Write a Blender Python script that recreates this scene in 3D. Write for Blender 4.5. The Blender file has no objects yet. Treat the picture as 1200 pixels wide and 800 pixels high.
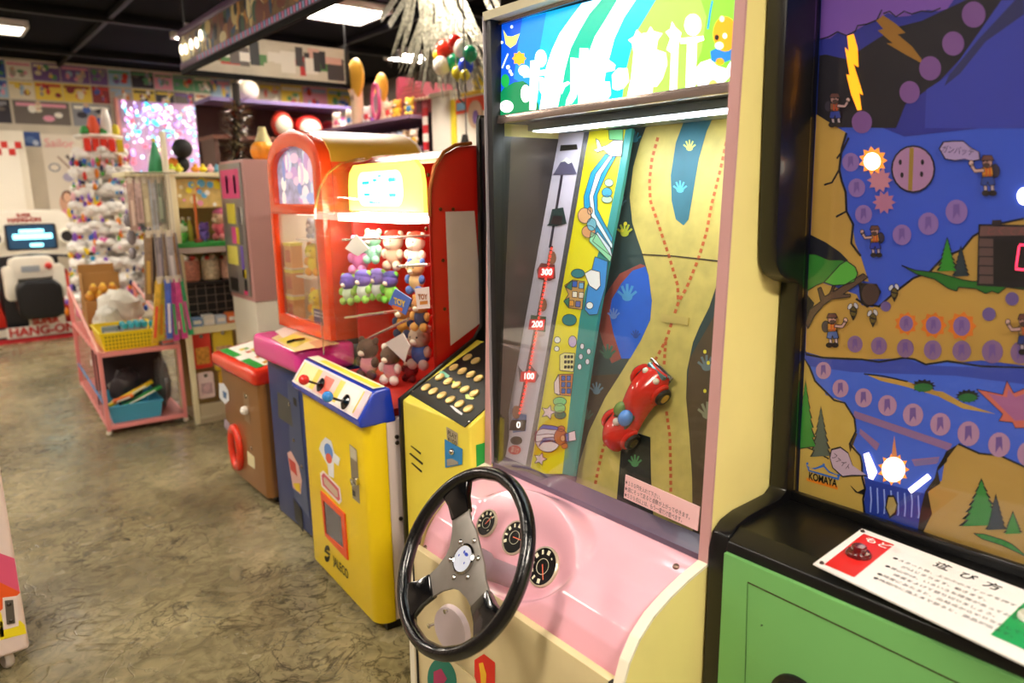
import bpy, bmesh, math, random
from mathutils import Vector, Matrix, noise as mnoise

# ---------------------------------------------------------------- camera
F = 840.0                       # focal length in pixels of the 1200 x 800 frame
PITCH, YAW, ROLL, CAMH = math.atan(172/840.0), math.radians(39.2), math.radians(-0.8), 1.45
C = Vector((0, 0, CAMH))
_f = Vector((math.sin(YAW)*math.cos(PITCH), math.cos(YAW)*math.cos(PITCH), -math.sin(PITCH)))
_r0 = Vector((math.cos(YAW), -math.sin(YAW), 0))
_u0 = _r0.cross(_f)
_r = _r0*math.cos(ROLL) + _u0*math.sin(ROLL)
_u = _u0*math.cos(ROLL) - _r0*math.sin(ROLL)
scn = bpy.context.scene
col = scn.collection
cam_d = bpy.data.cameras.new('camera'); cam = bpy.data.objects.new('camera', cam_d); col.objects.link(cam)
cam.matrix_world = Matrix(((_r.x, _u.x, -_f.x, C.x), (_r.y, _u.y, -_f.y, C.y), (_r.z, _u.z, -_f.z, C.z), (0, 0, 0, 1)))
cam_d.sensor_width = 36; cam_d.lens = 36*F/1200; cam_d.clip_start = 0.02
cam_d.dof.use_dof = True; cam_d.dof.focus_distance = 1.75; cam_d.dof.aperture_fstop = 2.4
scn.camera = cam

# ---------------------------------------------------------------- world, exposure
scn.view_settings.view_transform = 'Standard'; scn.view_settings.look = 'None'
scn.view_settings.gamma = 1; scn.view_settings.use_curve_mapping = False
scn.view_settings.exposure = 0.7
w = bpy.data.worlds.new('world'); scn.world = w; w.use_nodes = True
w.node_tree.nodes['Background'].inputs[0].default_value = (0.9, 0.85, 0.8, 1)
w.node_tree.nodes['Background'].inputs[1].default_value = 0.02
LAMP = 2.6                      # strength factor of the ceiling panels

# ---------------------------------------------------------------- pixel helpers
def ray(px, py): return _f + _r*((px-600)/F) - _u*((py-400)/F)
def onx(px, py, x): d = ray(px, py); return C + d*(x/d.x)
def ony(px, py, y): d = ray(px, py); return C + d*(y/d.y)
def onz(px, py, z): d = ray(px, py); return C + d*((z-CAMH)/d.z)
class Plane:
    """a plane in the place: point, normal towards the aisle"""
    def __init__(s, p, n): s.p = Vector(p); s.n = Vector(n).normalized()
    def at(s, px, py, off=0.0):
        d = ray(px, py); t = ((s.p + s.n*off - C).dot(s.n))/d.dot(s.n); q = C + d*t
        if Plane.lim: q.y = min(max(q.y, Plane.lim[0]), Plane.lim[1])
        return q
    lim = None
def inter(p, n, px, py): return Plane(p, n).at(px, py)

# ---------------------------------------------------------------- materials
def lin(c):
    if isinstance(c, str):
        c = tuple(int(c[i:i+2], 16)/255 for i in (0, 2, 4))
    return tuple((v/12.92 if v <= .04045 else ((v+.055)/1.055)**2.4) for v in c) + (1,)
_mats = {}
def mat(color, rough=.5, metal=0., emit=0., var=0., scale=30., bump=0., coat=0., spec=None, alpha=None, trans=0., name=None):
    key = (color, rough, metal, emit, var, scale, bump, coat, spec, alpha, trans)
    if key in _mats: return _mats[key]
    m = bpy.data.materials.new(name or ('mat_' + str(color)))
    m.use_nodes = True; nt = m.node_tree; b = nt.nodes['Principled BSDF']
    c = lin(color)
    b.inputs['Base Color'].default_value = c; b.inputs['Roughness'].default_value = rough; b.inputs['Metallic'].default_value = metal
    if spec is not None: b.inputs['Specular IOR Level'].default_value = spec
    if coat: b.inputs['Coat Weight'].default_value = coat; b.inputs['Coat Roughness'].default_value = .04
    if trans: b.inputs['Transmission Weight'].default_value = trans
    if emit:
        b.inputs['Emission Color'].default_value = c; b.inputs['Emission Strength'].default_value = emit
    if alpha is not None: b.inputs['Alpha'].default_value = alpha
    if var or bump:
        tc = nt.nodes.new('ShaderNodeTexCoord'); n = nt.nodes.new('ShaderNodeTexNoise'); n.inputs['Scale'].default_value = scale
        n.inputs['Detail'].default_value = 6
        nt.links.new(tc.outputs['Object'], n.inputs['Vector'])
        if var:
            mx = nt.nodes.new('ShaderNodeMixRGB'); mx.blend_type = 'MULTIPLY'; mx.inputs[1].default_value = c; mx.inputs[0].default_value = 1
            rp = nt.nodes.new('ShaderNodeValToRGB'); lo = 1-var
            rp.color_ramp.elements[0].color = (lo, lo, lo, 1); rp.color_ramp.elements[0].position = .3; rp.color_ramp.elements[1].position = .65
            nt.links.new(n.outputs['Fac'], rp.inputs[0]); nt.links.new(rp.outputs[0], mx.inputs[2]); nt.links.new(mx.outputs[0], b.inputs['Base Color'])
            if emit: nt.links.new(mx.outputs[0], b.inputs['Emission Color'])
        if bump:
            bp = nt.nodes.new('ShaderNodeBump'); bp.inputs['Strength'].default_value = bump; bp.inputs['Distance'].default_value = .01
            nt.links.new(n.outputs['Fac'], bp.inputs['Height']); nt.links.new(bp.outputs[0], b.inputs['Normal'])
    _mats[key] = m
    return m
def glass_mat(name, tint=(1, 1, 1), refl=.05, rough=.0, edge=1.0):
    """thin pane: lets light straight through, mirrors a little more at a grazing angle"""
    m = bpy.data.materials.new(name); m.use_nodes = True; nt = m.node_tree; nt.nodes.clear()
    o = nt.nodes.new('ShaderNodeOutputMaterial'); mix = nt.nodes.new('ShaderNodeMixShader')
    t = nt.nodes.new('ShaderNodeBsdfTransparent'); t.inputs[0].default_value = (*tint, 1)
    g = nt.nodes.new('ShaderNodeBsdfGlossy'); g.inputs['Roughness'].default_value = rough
    lw = nt.nodes.new('ShaderNodeLayerWeight'); lw.inputs[0].default_value = .25
    ma = nt.nodes.new('ShaderNodeMath'); ma.operation = 'MULTIPLY_ADD'; ma.inputs[1].default_value = edge*.5; ma.inputs[2].default_value = refl
    nt.links.new(lw.outputs['Fresnel'], ma.inputs[0]); nt.links.new(ma.outputs[0], mix.inputs[0])
    nt.links.new(t.outputs[0], mix.inputs[1]); nt.links.new(g.outputs[0], mix.inputs[2]); nt.links.new(mix.outputs[0], o.inputs[0])
    return m
GLASS = glass_mat('clear_glass', (.97, .985, .98), .018, edge=.7)
GLASS_K = glass_mat('dark_glass', (.95, .95, .97), .02, edge=.6)
ACRYL = glass_mat('clear_acrylic', (.985, .975, .95), .03, .03)
BAGPL = glass_mat('thin_clear_bag', (.93, .93, .92), .10, .18)

# ---------------------------------------------------------------- mesh helpers
class MB:
    def __init__(s, M=None): s.v = []; s.f = []; s.M = M
    def _add(s, vs, fs):
        o = len(s.v); s.v += [Vector(v) for v in vs]; s.f += [tuple(i+o for i in f) for f in fs]; return s
    def box(s, a, b):
        x0, y0, z0 = a; x1, y1, z1 = b
        return s._add([(x0,y0,z0),(x1,y0,z0),(x1,y1,z0),(x0,y1,z0),(x0,y0,z1),(x1,y0,z1),(x1,y1,z1),(x0,y1,z1)],
                      [(0,3,2,1),(4,5,6,7),(0,1,5,4),(1,2,6,5),(2,3,7,6),(3,0,4,7)])
    def obox(s, c, ax, ay, az, hx, hy, hz):
        c = Vector(c); ax = Vector(ax).normalized(); ay = Vector(ay).normalized(); az = Vector(az).normalized()
        vs = [c + ax*hx*i + ay*hy*j + az*hz*k for k in (-1, 1) for (i, j) in ((-1,-1),(1,-1),(1,1),(-1,1))]
        return s._add(vs, [(0,3,2,1),(4,5,6,7),(0,1,5,4),(1,2,6,5),(2,3,7,6),(3,0,4,7)])
    def prism(s, poly, axis, a, b):
        """poly: 2d outline; axis 'y': (x,z) outline run from y=a to y=b, 'z': (x,y), 'x': (y,z)"""
        def P(p, t):
            return (p[0], t, p[1]) if axis == 'y' else ((p[0], p[1], t) if axis == 'z' else (t, p[0], p[1]))
        n = len(poly)
        vs = [P(p, a) for p in poly] + [P(p, b) for p in poly]
        fs = [tuple(range(n-1, -1, -1)), tuple(range(n, 2*n))] + [(i, (i+1) % n, n+(i+1) % n, n+i) for i in range(n)]
        return s._add(vs, fs)
    def slab(s, pts, n, t):
        """outline of 3d points given thickness t along -n"""
        n = Vector(n).normalized(); k = len(pts); pts = [Vector(p) for p in pts]
        vs = pts + [p - n*t for p in pts]
        return s._add(vs, [tuple(range(k)), tuple(range(2*k-1, k-1, -1))] + [(i, i+k, (i+1) % k + k, (i+1) % k) for i in range(k)])
    def poly(s, pts): return s._add(pts, [tuple(range(len(pts)))])
    def tube(s, pts, r, n=10, closed=False, flat=None):
        pts = [Vector(p) for p in pts]; k = len(pts); rs = r if isinstance(r, (list, tuple)) else [r]*k
        vs = []; fs = []; up = None
        for i, p in enumerate(pts):
            if closed: t = pts[(i+1) % k] - pts[i-1]
            else: t = pts[min(i+1, k-1)] - pts[max(i-1, 0)]
            t.normalize()
            if up is None:
                up = Vector((0, 0, 1)) if abs(t.z) < .9 else Vector((1, 0, 0))
            a = t.cross(up).normalized(); up = a.cross(t).normalized()
            for j in range(n):
                th = 2*math.pi*j/n; vs.append(p + (a*math.cos(th) + up*math.sin(th))*rs[i])
        m = k if closed else k-1
        for i in range(m):
            for j in range(n):
                i2 = (i+1) % k
                fs.append((i*n+j, i*n+(j+1) % n, i2*n+(j+1) % n, i2*n+j))
        if not closed: fs += [tuple(range(n-1, -1, -1)), tuple((k-1)*n+j for j in range(n))]
        return s._add(vs, fs)
    def lathe(s, prof, c, axis=(0, 0, 1), n=24, sy=1.0):
        """prof: (radius, height) pairs turned about axis from c"""
        c = Vector(c); ax = Vector(axis).normalized(); a = ax.orthogonal().normalized(); b = ax.cross(a)
        vs = []; fs = []; k = len(prof)
        for (r, h) in prof:
            for j in range(n):
                th = 2*math.pi*j/n; vs.append(c + ax*h + (a*math.cos(th) + b*math.sin(th)*sy)*max(r, 1e-5))
        for i in range(k-1):
            for j in range(n): fs.append((i*n+j, i*n+(j+1) % n, (i+1)*n+(j+1) % n, (i+1)*n+j))
        fs += [tuple(range(n-1, -1, -1)), tuple((k-1)*n+j for j in range(n))]
        return s._add(vs, fs)
    def ball(s, c, r, sc=(1, 1, 1), n=12, m=8, R=None):
        c = Vector(c); vs = []; fs = []
        for i in range(m+1):
            ph = math.pi*i/m
            for j in range(n):
                th = 2*math.pi*j/n
                d = Vector((math.sin(ph)*math.cos(th)*sc[0], math.sin(ph)*math.sin(th)*sc[1], math.cos(ph)*sc[2]))*r
                vs.append(c + (R @ d if R else d))
        for i in range(m):
            for j in range(n): fs.append((i*n+j, (i+1)*n+j, (i+1)*n+(j+1) % n, i*n+(j+1) % n))
        return s._add(vs, fs)
    def grid(s, fn, nu, nv, closed_u=False):
        vs = [fn(i/(nu-1), j/(nv-1)) for i in range(nu) for j in range(nv)]
        fs = [(i*nv+j, (i+1)*nv+j, (i+1)*nv+j+1, i*nv+j+1) for i in range(nu-1) for j in range(nv-1)]
        return s._add(vs, fs)
    def build(s, name, m, parent=None, bevel=0., seg=2, smooth=True, ang=40, double=False, kind=None, label=None):
        me = bpy.data.meshes.new(name)
        vs = [s.M @ v for v in s.v] if s.M else s.v
        me.from_pydata([tuple(v) for v in vs], [], s.f)
        bm = bmesh.new(); bm.from_mesh(me)
        bmesh.ops.remove_doubles(bm, verts=bm.verts, dist=1e-6)
        if bevel:
            es = [e for e in bm.edges if len(e.link_faces) == 2 and e.calc_face_angle(0) > .5]
            bmesh.ops.bevel(bm, geom=es, offset=bevel, segments=seg, profile=.6, affect='EDGES', clamp_overlap=True)
        bmesh.ops.recalc_face_normals(bm, faces=bm.faces)
        bm.to_mesh(me); bm.free()
        if smooth:
            me.polygons.foreach_set('use_smooth', [True]*len(me.polygons)); me.set_sharp_from_angle(angle=math.radians(ang))
        o = bpy.data.objects.new(name, me); me.materials.append(m if not isinstance(m, str) else mat(m)); col.objects.link(o)
        if parent: o.parent = parent; o.matrix_parent_inverse = MW[parent.name].inverted()
        MW[o.name] = Matrix()
        if kind: o['kind'] = kind
        if label: o['label'] = label
        return o
MW = {}
def thing(name, label, cat, loc=(0, 0, 0), rotz=0., group=None):
    o = bpy.data.objects.new(name, None); col.objects.link(o); o.empty_display_size = .05
    o.location = loc; o.rotation_euler = (0, 0, rotz); o['label'] = label; o['category'] = cat
    if group: o['group'] = group
    MW[o.name] = Matrix.Translation(Vector(loc)) @ Matrix.Rotation(rotz, 4, 'Z')
    return o
def tag(o, label, cat, group=None):
    o['label'] = label; o['category'] = cat
    if group: o['group'] = group
    return o
def struct(o): o['kind'] = 'structure'; return o
def dup(root, delta, label=None, group=None, rotz=0., scale=1.0):
    """copy a thing with its parts; delta moves it"""
    r = root.copy(); col.objects.link(r)
    r.location = root.location + Vector(delta); r.rotation_euler.z += rotz; r.scale = (scale,)*3
    if label: r['label'] = label
    if group: r['group'] = group
    for ch in list(root.children):
        c = ch.copy(); col.objects.link(c); c.parent = r; c.matrix_parent_inverse = ch.matrix_parent_inverse
        for g in ch.children:
            d = g.copy(); col.objects.link(d); d.parent = c; d.matrix_parent_inverse = g.matrix_parent_inverse
    return r
def art(name, px, plane, m, parent, off=.001, label=None):
    """flat print traced onto a real plane"""
    o = MB().poly([plane.at(x, y, off) for x, y in px]).build(name, m, parent, smooth=False, label=label)
    return o
def ell(cx, cy, rx, ry, n=20, rot=0.):
    c, s_ = math.cos(rot), math.sin(rot)
    return [(cx + rx*math.cos(t)*c - ry*math.sin(t)*s_, cy + rx*math.cos(t)*s_ + ry*math.sin(t)*c) for t in [2*math.pi*i/n for i in range(n)]]
def star(cx, cy, r1, r2, n, sy=1.0, rot=0.):
    return [(cx + (r1 if i % 2 == 0 else r2)*math.cos(rot+math.pi*i/n), cy + sy*(r1 if i % 2 == 0 else r2)*math.sin(rot+math.pi*i/n)) for i in range(2*n)]
def stroke(px, wd):
    """outline polygon of a poly-line of width wd (pixels)"""
    L = []; R = []
    for i, p in enumerate(px):
        a = px[max(i-1, 0)]; b = px[min(i+1, len(px)-1)]; dx, dy = b[0]-a[0], b[1]-a[1]; l = math.hypot(dx, dy) or 1
        nx, ny = -dy/l*wd/2, dx/l*wd/2; L.append((p[0]+nx, p[1]+ny)); R.append((p[0]-nx, p[1]-ny))
    return L + R[::-1]
def outline(px, wd):
    """thin closed line round a pixel outline, as quads"""
    out = []
    for i in range(len(px)):
        a, b = px[i], px[(i+1) % len(px)]
        if math.hypot(b[0]-a[0], b[1]-a[1]) > 1e-6: out.append(stroke([a, b], wd))
    return out
def line_art(name, px, wd, plane, m, parent, off):
    b = MB()
    for q in outline(px, wd): b.poly([plane.at(x, y, off) for x, y in q])
    return b.build(name, m, parent, smooth=False)
def strokes(name, polys, wd, plane, m, parent, off=.001):
    b = MB()
    for p in polys: b.poly([plane.at(x, y, off) for x, y in stroke(p, wd)])
    return b.build(name, m, parent, smooth=False)
def dashes(name, px, wd, nd, plane, m, parent, off=.001, duty=.5):
    """a dashed line along a pixel poly-line"""
    seg = [math.hypot(px[i+1][0]-px[i][0], px[i+1][1]-px[i][1]) for i in range(len(px)-1)]; T = sum(seg)
    def at(d):
        for i, l in enumerate(seg):
            if d <= l or i == len(seg)-1:
                t = d/l; return (px[i][0]+(px[i+1][0]-px[i][0])*t, px[i][1]+(px[i+1][1]-px[i][1])*t)
            d -= l
    b = MB()
    for k in range(nd):
        a = T*k/nd; e = a + T/nd*duty
        b.poly([plane.at(x, y, off) for x, y in stroke([at(a), at(e)], wd)])
    return b.build(name, m, parent, smooth=False)
def text(body, name, size, origin, ax, ay, m, parent, align='LEFT', thick=0., bold=0., sx=1.0, off=.0):
    """lettering laid on a plane: ax = reading direction, ay = up"""
    cu = bpy.data.curves.new(name, 'FONT'); cu.body = body; cu.size = size; cu.align_x = align; cu.align_y = 'CENTER'
    cu.extrude = thick; cu.offset = bold; cu.resolution_u = 3
    tmp = bpy.data.objects.new(name+'_tmp', cu); col.objects.link(tmp)
    dg = bpy.context.evaluated_depsgraph_get(); dg.update()
    me = bpy.data.meshes.new_from_object(tmp.evaluated_get(dg)); bpy.data.objects.remove(tmp)
    ax = Vector(ax).normalized(); ay = Vector(ay).normalized(); az = ax.cross(ay).normalized(); o_ = Vector(origin) + az*off
    M = Matrix(((ax.x*sx, ay.x, az.x, o_.x), (ax.y*sx, ay.y, az.y, o_.y), (ax.z*sx, ay.z, az.z, o_.z), (0, 0, 0, 1)))
    me.transform(M); me.name = name; me.materials.clear(); me.materials.append(m)
    o = bpy.data.objects.new(name, me); col.objects.link(o)
    if parent: o.parent = parent; o.matrix_parent_inverse = MW[parent.name].inverted()
    MW[o.name] = Matrix()
    return o
def px_text(body, name, px0, px1, pxh, plane, m, parent, off=.0015, bold=0.):
    """lettering whose base line runs between two pixels on a plane; pxh = height in pixels"""
    a = plane.at(*px0, off); b = plane.at(*px1, off); ax = (b-a).normalized(); ay = plane.n.cross(ax).normalized()
    h = (plane.at(px0[0], px0[1]-pxh, off)-a).length
    o = text(body, name, h*1.35, a, ax, ay, m, parent, bold=bold)
    xs = [(Vector(v.co)-a).dot(ax) for v in o.data.vertices]
    if xs:
        k = (b-a).length/max(max(xs), 1e-4)
        for v in o.data.vertices:
            d = Vector(v.co)-a; v.co = Vector(v.co) + ax*(d.dot(ax)*(k-1))
    return o
def rrect(y0, y1, z0, z1, r, n=5):
    out = []
    for (cy, cz, a0) in ((y1-r, z1-r, 0), (y0+r, z1-r, 90), (y0+r, z0+r, 180), (y1-r, z0+r, 270)):
        for i in range(n+1):
            a = math.radians(a0 + 90*i/n); out.append((cy + r*math.cos(a), cz + r*math.sin(a)))
    return out
def screw(c, n, r=.006, m=None, parent=None, name='screw'):
    return MB().lathe([(r, 0), (r, .002), (r*.6, .0042), (0, .0045)], c, n, 10).build(name, m or mat('9a948c', .3, 1), parent)
random.seed(7)

# ================================================================ the room
def floor_mat():
    m = bpy.data.materials.new('stained_concrete'); m.use_nodes = True; nt = m.node_tree; b = nt.nodes['Principled BSDF']
    N = nt.nodes.new; L = nt.links.new
    tc = N('ShaderNodeTexCoord')
    def noise(scale, detail, dist, vec=None):
        n = N('ShaderNodeTexNoise'); n.inputs['Scale'].default_value = scale; n.inputs['Detail'].default_value = detail; n.inputs['Distortion'].default_value = dist
        L(vec or tc.outputs['Object'], n.inputs['Vector']); return n
    def ramp(src, stops):
        r = N('ShaderNodeValToRGB'); els = r.color_ramp.elements
        while len(els) < len(stops): els.new(.5)
        for e, (p, c) in zip(els, stops): e.position = p; e.color = lin(c) if isinstance(c, str) else (c, c, c, 1)
        L(src, r.inputs[0]); return r
    def mix(kind, fac, a, c):
        x = N('ShaderNodeMixRGB'); x.blend_type = kind
        if isinstance(fac, float): x.inputs[0].default_value = fac
        else: L(fac, x.inputs[0])
        L(a, x.inputs[1]); L(c, x.inputs[2]); return x
    base = ramp(noise(1.1, 6, .6).outputs[0], [(.28, '655c44'), (.5, '928765'), (.74, 'bbae86')])
    fine = ramp(noise(16, 9, 1.2).outputs[0], [(.36, .42), (.60, 1.0)])
    c1 = mix('MULTIPLY', .65, base.outputs[0], fine.outputs[0])
    # trowel swirls: thin dark lines where a distorted noise crosses a level
    sw = noise(4.6, 6, 2.2); thin = ramp(sw.outputs[0], [(.465, 1.0), (.495, .30), (.52, 1.0)])
    sw2 = noise(11, 7, 2.4); thin2 = ramp(sw2.outputs[0], [(.545, 1.0), (.575, .36), (.60, 1.0)])
    mask = ramp(noise(1.7, 3, .2).outputs[0], [(.40, 0.15), (.56, 1.0)])
    c2 = mix('MULTIPLY', mask.outputs[0], c1.outputs[0], thin.outputs[0])
    c3 = mix('MULTIPLY', mask.outputs[0], c2.outputs[0], thin2.outputs[0])
    L(c3.outputs[0], b.inputs['Base Color'])
    rr = ramp(noise(5, 6, .5).outputs[0], [(.3, .16), (.7, .34)]); L(rr.outputs[0], b.inputs['Roughness'])
    bp = N('ShaderNodeBump'); bp.inputs['Strength'].default_value = .35; bp.inputs['Distance'].default_value = .004
    L(thin.outputs[0], bp.inputs['Height']); L(bp.outputs[0], b.inputs['Normal'])
    return m
CEIL = 3.0; XL, XR, YN, YF = -2.6, 5.2, -2.6, 9.95
struct(MB().box((XL, YN, -.1), (XR, YF, 0)).build('floor', floor_mat(), smooth=False))
struct(MB().box((XL, YN, CEIL), (XR, YF, CEIL+.1)).build('ceiling', mat('020203', .9, var=.3, scale=3, spec=.1), smooth=False))
struct(MB().box((XL-.1, YF, 0), (XR+.1, YF+.1, CEIL)).build('wall_back', mat('cfc3ae', .7, var=.12, scale=4), smooth=False))
struct(MB().box((XL-.1, YN, 0), (XL, YF, CEIL)).build('wall_left', mat('7d7168', .8, var=.1, scale=4), smooth=False))
struct(MB().box((XR, YN, 0), (XR+.1, YF, CEIL)).build('wall_right', mat('6b6058', .8, var=.1, scale=4), smooth=False))
struct(MB().box((XL-.1, YN-.1, 0), (XR+.1, YN, CEIL)).build('wall_near', mat('b9aca0', .8, var=.1, scale=4), smooth=False))
# black roof beams: several pieces of the setting
for i, y in enumerate((3.2, 5.2, 7.2, 9.0)):
    struct(MB().box((XL, y-.03, CEIL-.07), (XR, y+.03, CEIL)).build('trim_%d' % (i+1), mat('0b0b0e', .6, spec=.3), bevel=.004))
for i, x in enumerate((-.6, 1.5, 3.6)):
    struct(MB().box((x-.02, YN, CEIL-.05), (x+.02, YF, CEIL-.005)).build('trim_%d' % (i+5), mat('0d0d11', .6, spec=.3), bevel=.004))
def ceiling_light(cx, cy, sx, sy, label, s):
    t = thing('ceiling_light', label, 'ceiling light', (cx, cy, CEIL))
    b = MB()
    for (a, c) in (((cx-sx-.03, cy-sy-.03), (cx-sx, cy+sy+.03)), ((cx+sx, cy-sy-.03), (cx+sx+.03, cy+sy+.03)),
                   ((cx-sx, cy-sy-.03), (cx+sx, cy-sy)), ((cx-sx, cy+sy), (cx+sx, cy+sy+.03))):
        b.box((*a, CEIL-.06), (*c, CEIL+.001))
    b.build('frame', mat('d8d4cc', .4), t, bevel=.004)
    MB().box((cx-sx, cy-sy, CEIL-.05), (cx+sx, cy+sy, CEIL-.03)).build('diffuser', mat('fff3e2', .4, emit=s*LAMP, name='lamp_panel'), t, smooth=False)
    return t
for (cx, cy, sx, sy, lb, s) in (
        (3.02, 5.85, .26, .26, 'bright square ceiling panel beside the silver tinsel fringe', 14),
        (.55, 8.1, .42, .2, 'dim long ceiling panel above the motorbike ride game', 2),
        (-.9, .9, .6, .15, 'long ceiling panel over the aisle in front of the mountain game', 14),
        (-.9, 3.2, .6, .15, 'long ceiling panel over the aisle facing the crane machine', 15),
        (-1.2, 6.0, .6, .15, 'long ceiling panel over the far aisle before the wire rack', 16),
        (-1.1, 8.5, .6, .15, 'added unseen long ceiling panel over the aisle end beside the white locker', 18),  # added out of view to brighten the far end
        (.5, -1.3, .6, .2, 'long ceiling panel near the entrance wall behind the games', 18),
        (2.35, 7.4, .22, .22, 'added unseen square ceiling panel behind the hanging sign box', 16),  # from here down: hidden panels added to brighten the back area
        (3.7, 8.75, .25, .25, 'added unseen square ceiling panel before the bright poster strip', 30),
        (4.5, 7.2, .2, .2, 'added unseen square ceiling panel behind the tinsel fringe', 16),
        (2.35, 4.2, .25, .25, 'added unseen square ceiling panel over the crane machine', 14),
        (4.6, 4.9, .25, .25, 'added unseen square ceiling panel behind the toy shelving', 14),
        (4.3, 2.6, .3, .3, 'added unseen square ceiling panel behind the row of games', 10)):
    ceiling_light(cx, cy, sx, sy, lb, s)

# ================================================================ the bear driving game
DY0, DY1 = .7925, 1.54
CREAM = mat('f0e08e', .45, var=.06, scale=6); CREAM2 = mat('e2cf9e', .42, var=.05, scale=8)
PINK = mat('f5b6c4', .16, coat=.6, var=.03, scale=4); TRIMP = mat('c99a98', .35)
WHITE = mat('f4efe4', .4); BLACK = mat('0b0b0d', .35); BLK_G = mat('08080a', .12, coat=.5); CHROME = mat('c8c6c2', .12, 1.0)
CL_Y = {}
drv = thing('driving_game', 'tall cream driving game with pink dashboard and black steering wheel', 'arcade machine', (1.3, 1.175, 0))
Plane.lim = (DY0+.0215, DY1-.0215)      # the prints of this game stay between its side panels
FR = [(1.198, 1.90), (1.155, .705)]
KN = [(1.155, .705), (1.09, .692), (1.035, .676), (.985, .655), (.945, .625), (.918, .588), (.902, .545), (.892, .48), (.886, .40), (.882, .04)]
prof = [(1.72, 0.04), (1.72, 1.90)] + FR + KN[1:]
for (a, b) in ((DY0, DY0+.0185), (DY1-.02, DY1)):
    MB().prism(prof, 'y', a, b).build('side_panel', CREAM, drv, bevel=.002)
    edge = [(1.198, 1.90), (1.155, .705)]
    MB().obox(((1.198+1.155)/2-.001, (a+b)/2, (1.90+.705)/2), (.036, 0, 1), (0, 1, 0), (1, 0, -.036), .597, .0115, .003).build('edge_trim', TRIMP, drv)
    bt = MB()
    kk = KN
    for i in range(len(kk)-1):
        p, q = Vector((kk[i][0], 0, kk[i][1])), Vector((kk[i+1][0], 0, kk[i+1][1])); t = (q-p).normalized()
        nrm = Vector((t.z, 0, -t.x)); nrm = nrm if nrm.x < .2 and nrm.z > -.5 else -nrm
        bt.obox(((p.x+q.x)/2, (a+b)/2, (p.z+q.z)/2), t, (0, 1, 0), nrm, (q-p).length/2+.002, .0115, .003)
    bt.build('edge_trim', mat('f3e9d2', .35), drv)
# body: back, plinth, floor of the display
MB().box((1.70, DY0+.02, .04), (1.718, DY1-.02, 1.885)).build('back_panel', mat('2a2830', .6), drv)
MB().box((1.00, DY0+.03, 0), (1.70, DY1-.03, .05)).build('plinth', BLACK, drv)
MB().box((1.16, DY0+.02, 1.875), (1.715, DY1-.02, 1.895)).build('top_panel', mat('d8cfae', .5), drv)
MB().box((1.515, DY1-.023, .72), (1.70, DY1-.0201, 1.60)).box((1.19, DY1-.023, .72), (1.515, DY1-.0201, 1.60)).build('inner_wall', mat('0e0c14', .3), drv)
MB().box((1.42, DY1-.0232, .78), (1.44, DY1-.0235, 1.60)).build('wall_strip', mat('6a6070', .3), drv)
# front lower panel with seam
PL = Plane((.893, 0, .3), (-1, 0, .02))
MB().box((.892, DY0+.021, .305), (.912, DY1-.021, .548)).build('front_panel', CREAM2, drv, bevel=.003)
MB().box((.892, DY0+.021, .05), (.912, DY1-.021, .302)).build('front_panel', CREAM2, drv, bevel=.003)
for y in (DY0+.0205, DY1-.0235): MB().box((.888, y, .05), (.90, y+.003, .55)).build('edge_gasket', BLACK, drv)
# pink moulded console with a round dash recess
WC = Vector((.834, 1.193, .663)); WN = Vector((-math.cos(math.radians(34)), math.sin(math.radians(3)), math.sin(math.radians(34)))).normalized()
CP = [(1.165, .700), (1.10, .688), (1.04, .672), (.995, .650), (.957, .620), (.931, .585), (.917, .548), (.909, .525)]
def cp(t):
    seg = [math.dist(CP[i], CP[i+1]) for i in range(len(CP)-1)]; d = t*sum(seg)
    for i, l in enumerate(seg):
        if d <= l or i == len(seg)-1:
            k = d/l; return Vector((CP[i][0]+(CP[i+1][0]-CP[i][0])*k, 0, CP[i][1]+(CP[i+1][1]-CP[i][1])*k))
        d -= l
def sstep(a, b, x): x = min(1, max(0, (x-a)/(b-a))); return x*x*(3-2*x)
RC = Vector((.968, 1.225, .618))
def console(u, v):
    y = DY0+.021 + (DY1-DY0-.042)*u
    p = cp(v); q = cp(min(1, v+.02)) - cp(max(0, v-.02)); n = Vector((q.z, 0, -q.x)).normalized()
    if n.z < 0: n = -n
    s = (v-.50)*.315
    d = math.hypot((y-RC.y)/1.30, s*1.12)
    bulge = .012*math.exp(-(((y-RC.y)/.20)**2))*sstep(0, .15, v)
    rec = sstep(.168, .145, d)
    pp = Vector((p.x, y, p.z)) + n*(bulge - .011*sstep(.0, .2, v))
    if rec > 0:      # sink to a flat dial face square to the steering column
        face = RC - WN*.028
        g = (pp - face).dot(WN)
        pp = pp - WN*(g - .0)*rec*min(1, .95)
    return pp
MB().grid(console, 110, 72).build('console', PINK, drv, ang=75)
MB().tube([(x+.006, DY1-.0225, z-.003) for x, z in KN[1:]], .0035, 6).build('edge_gasket', BLACK, drv)
DP = Plane(RC - WN*.028, WN)
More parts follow.
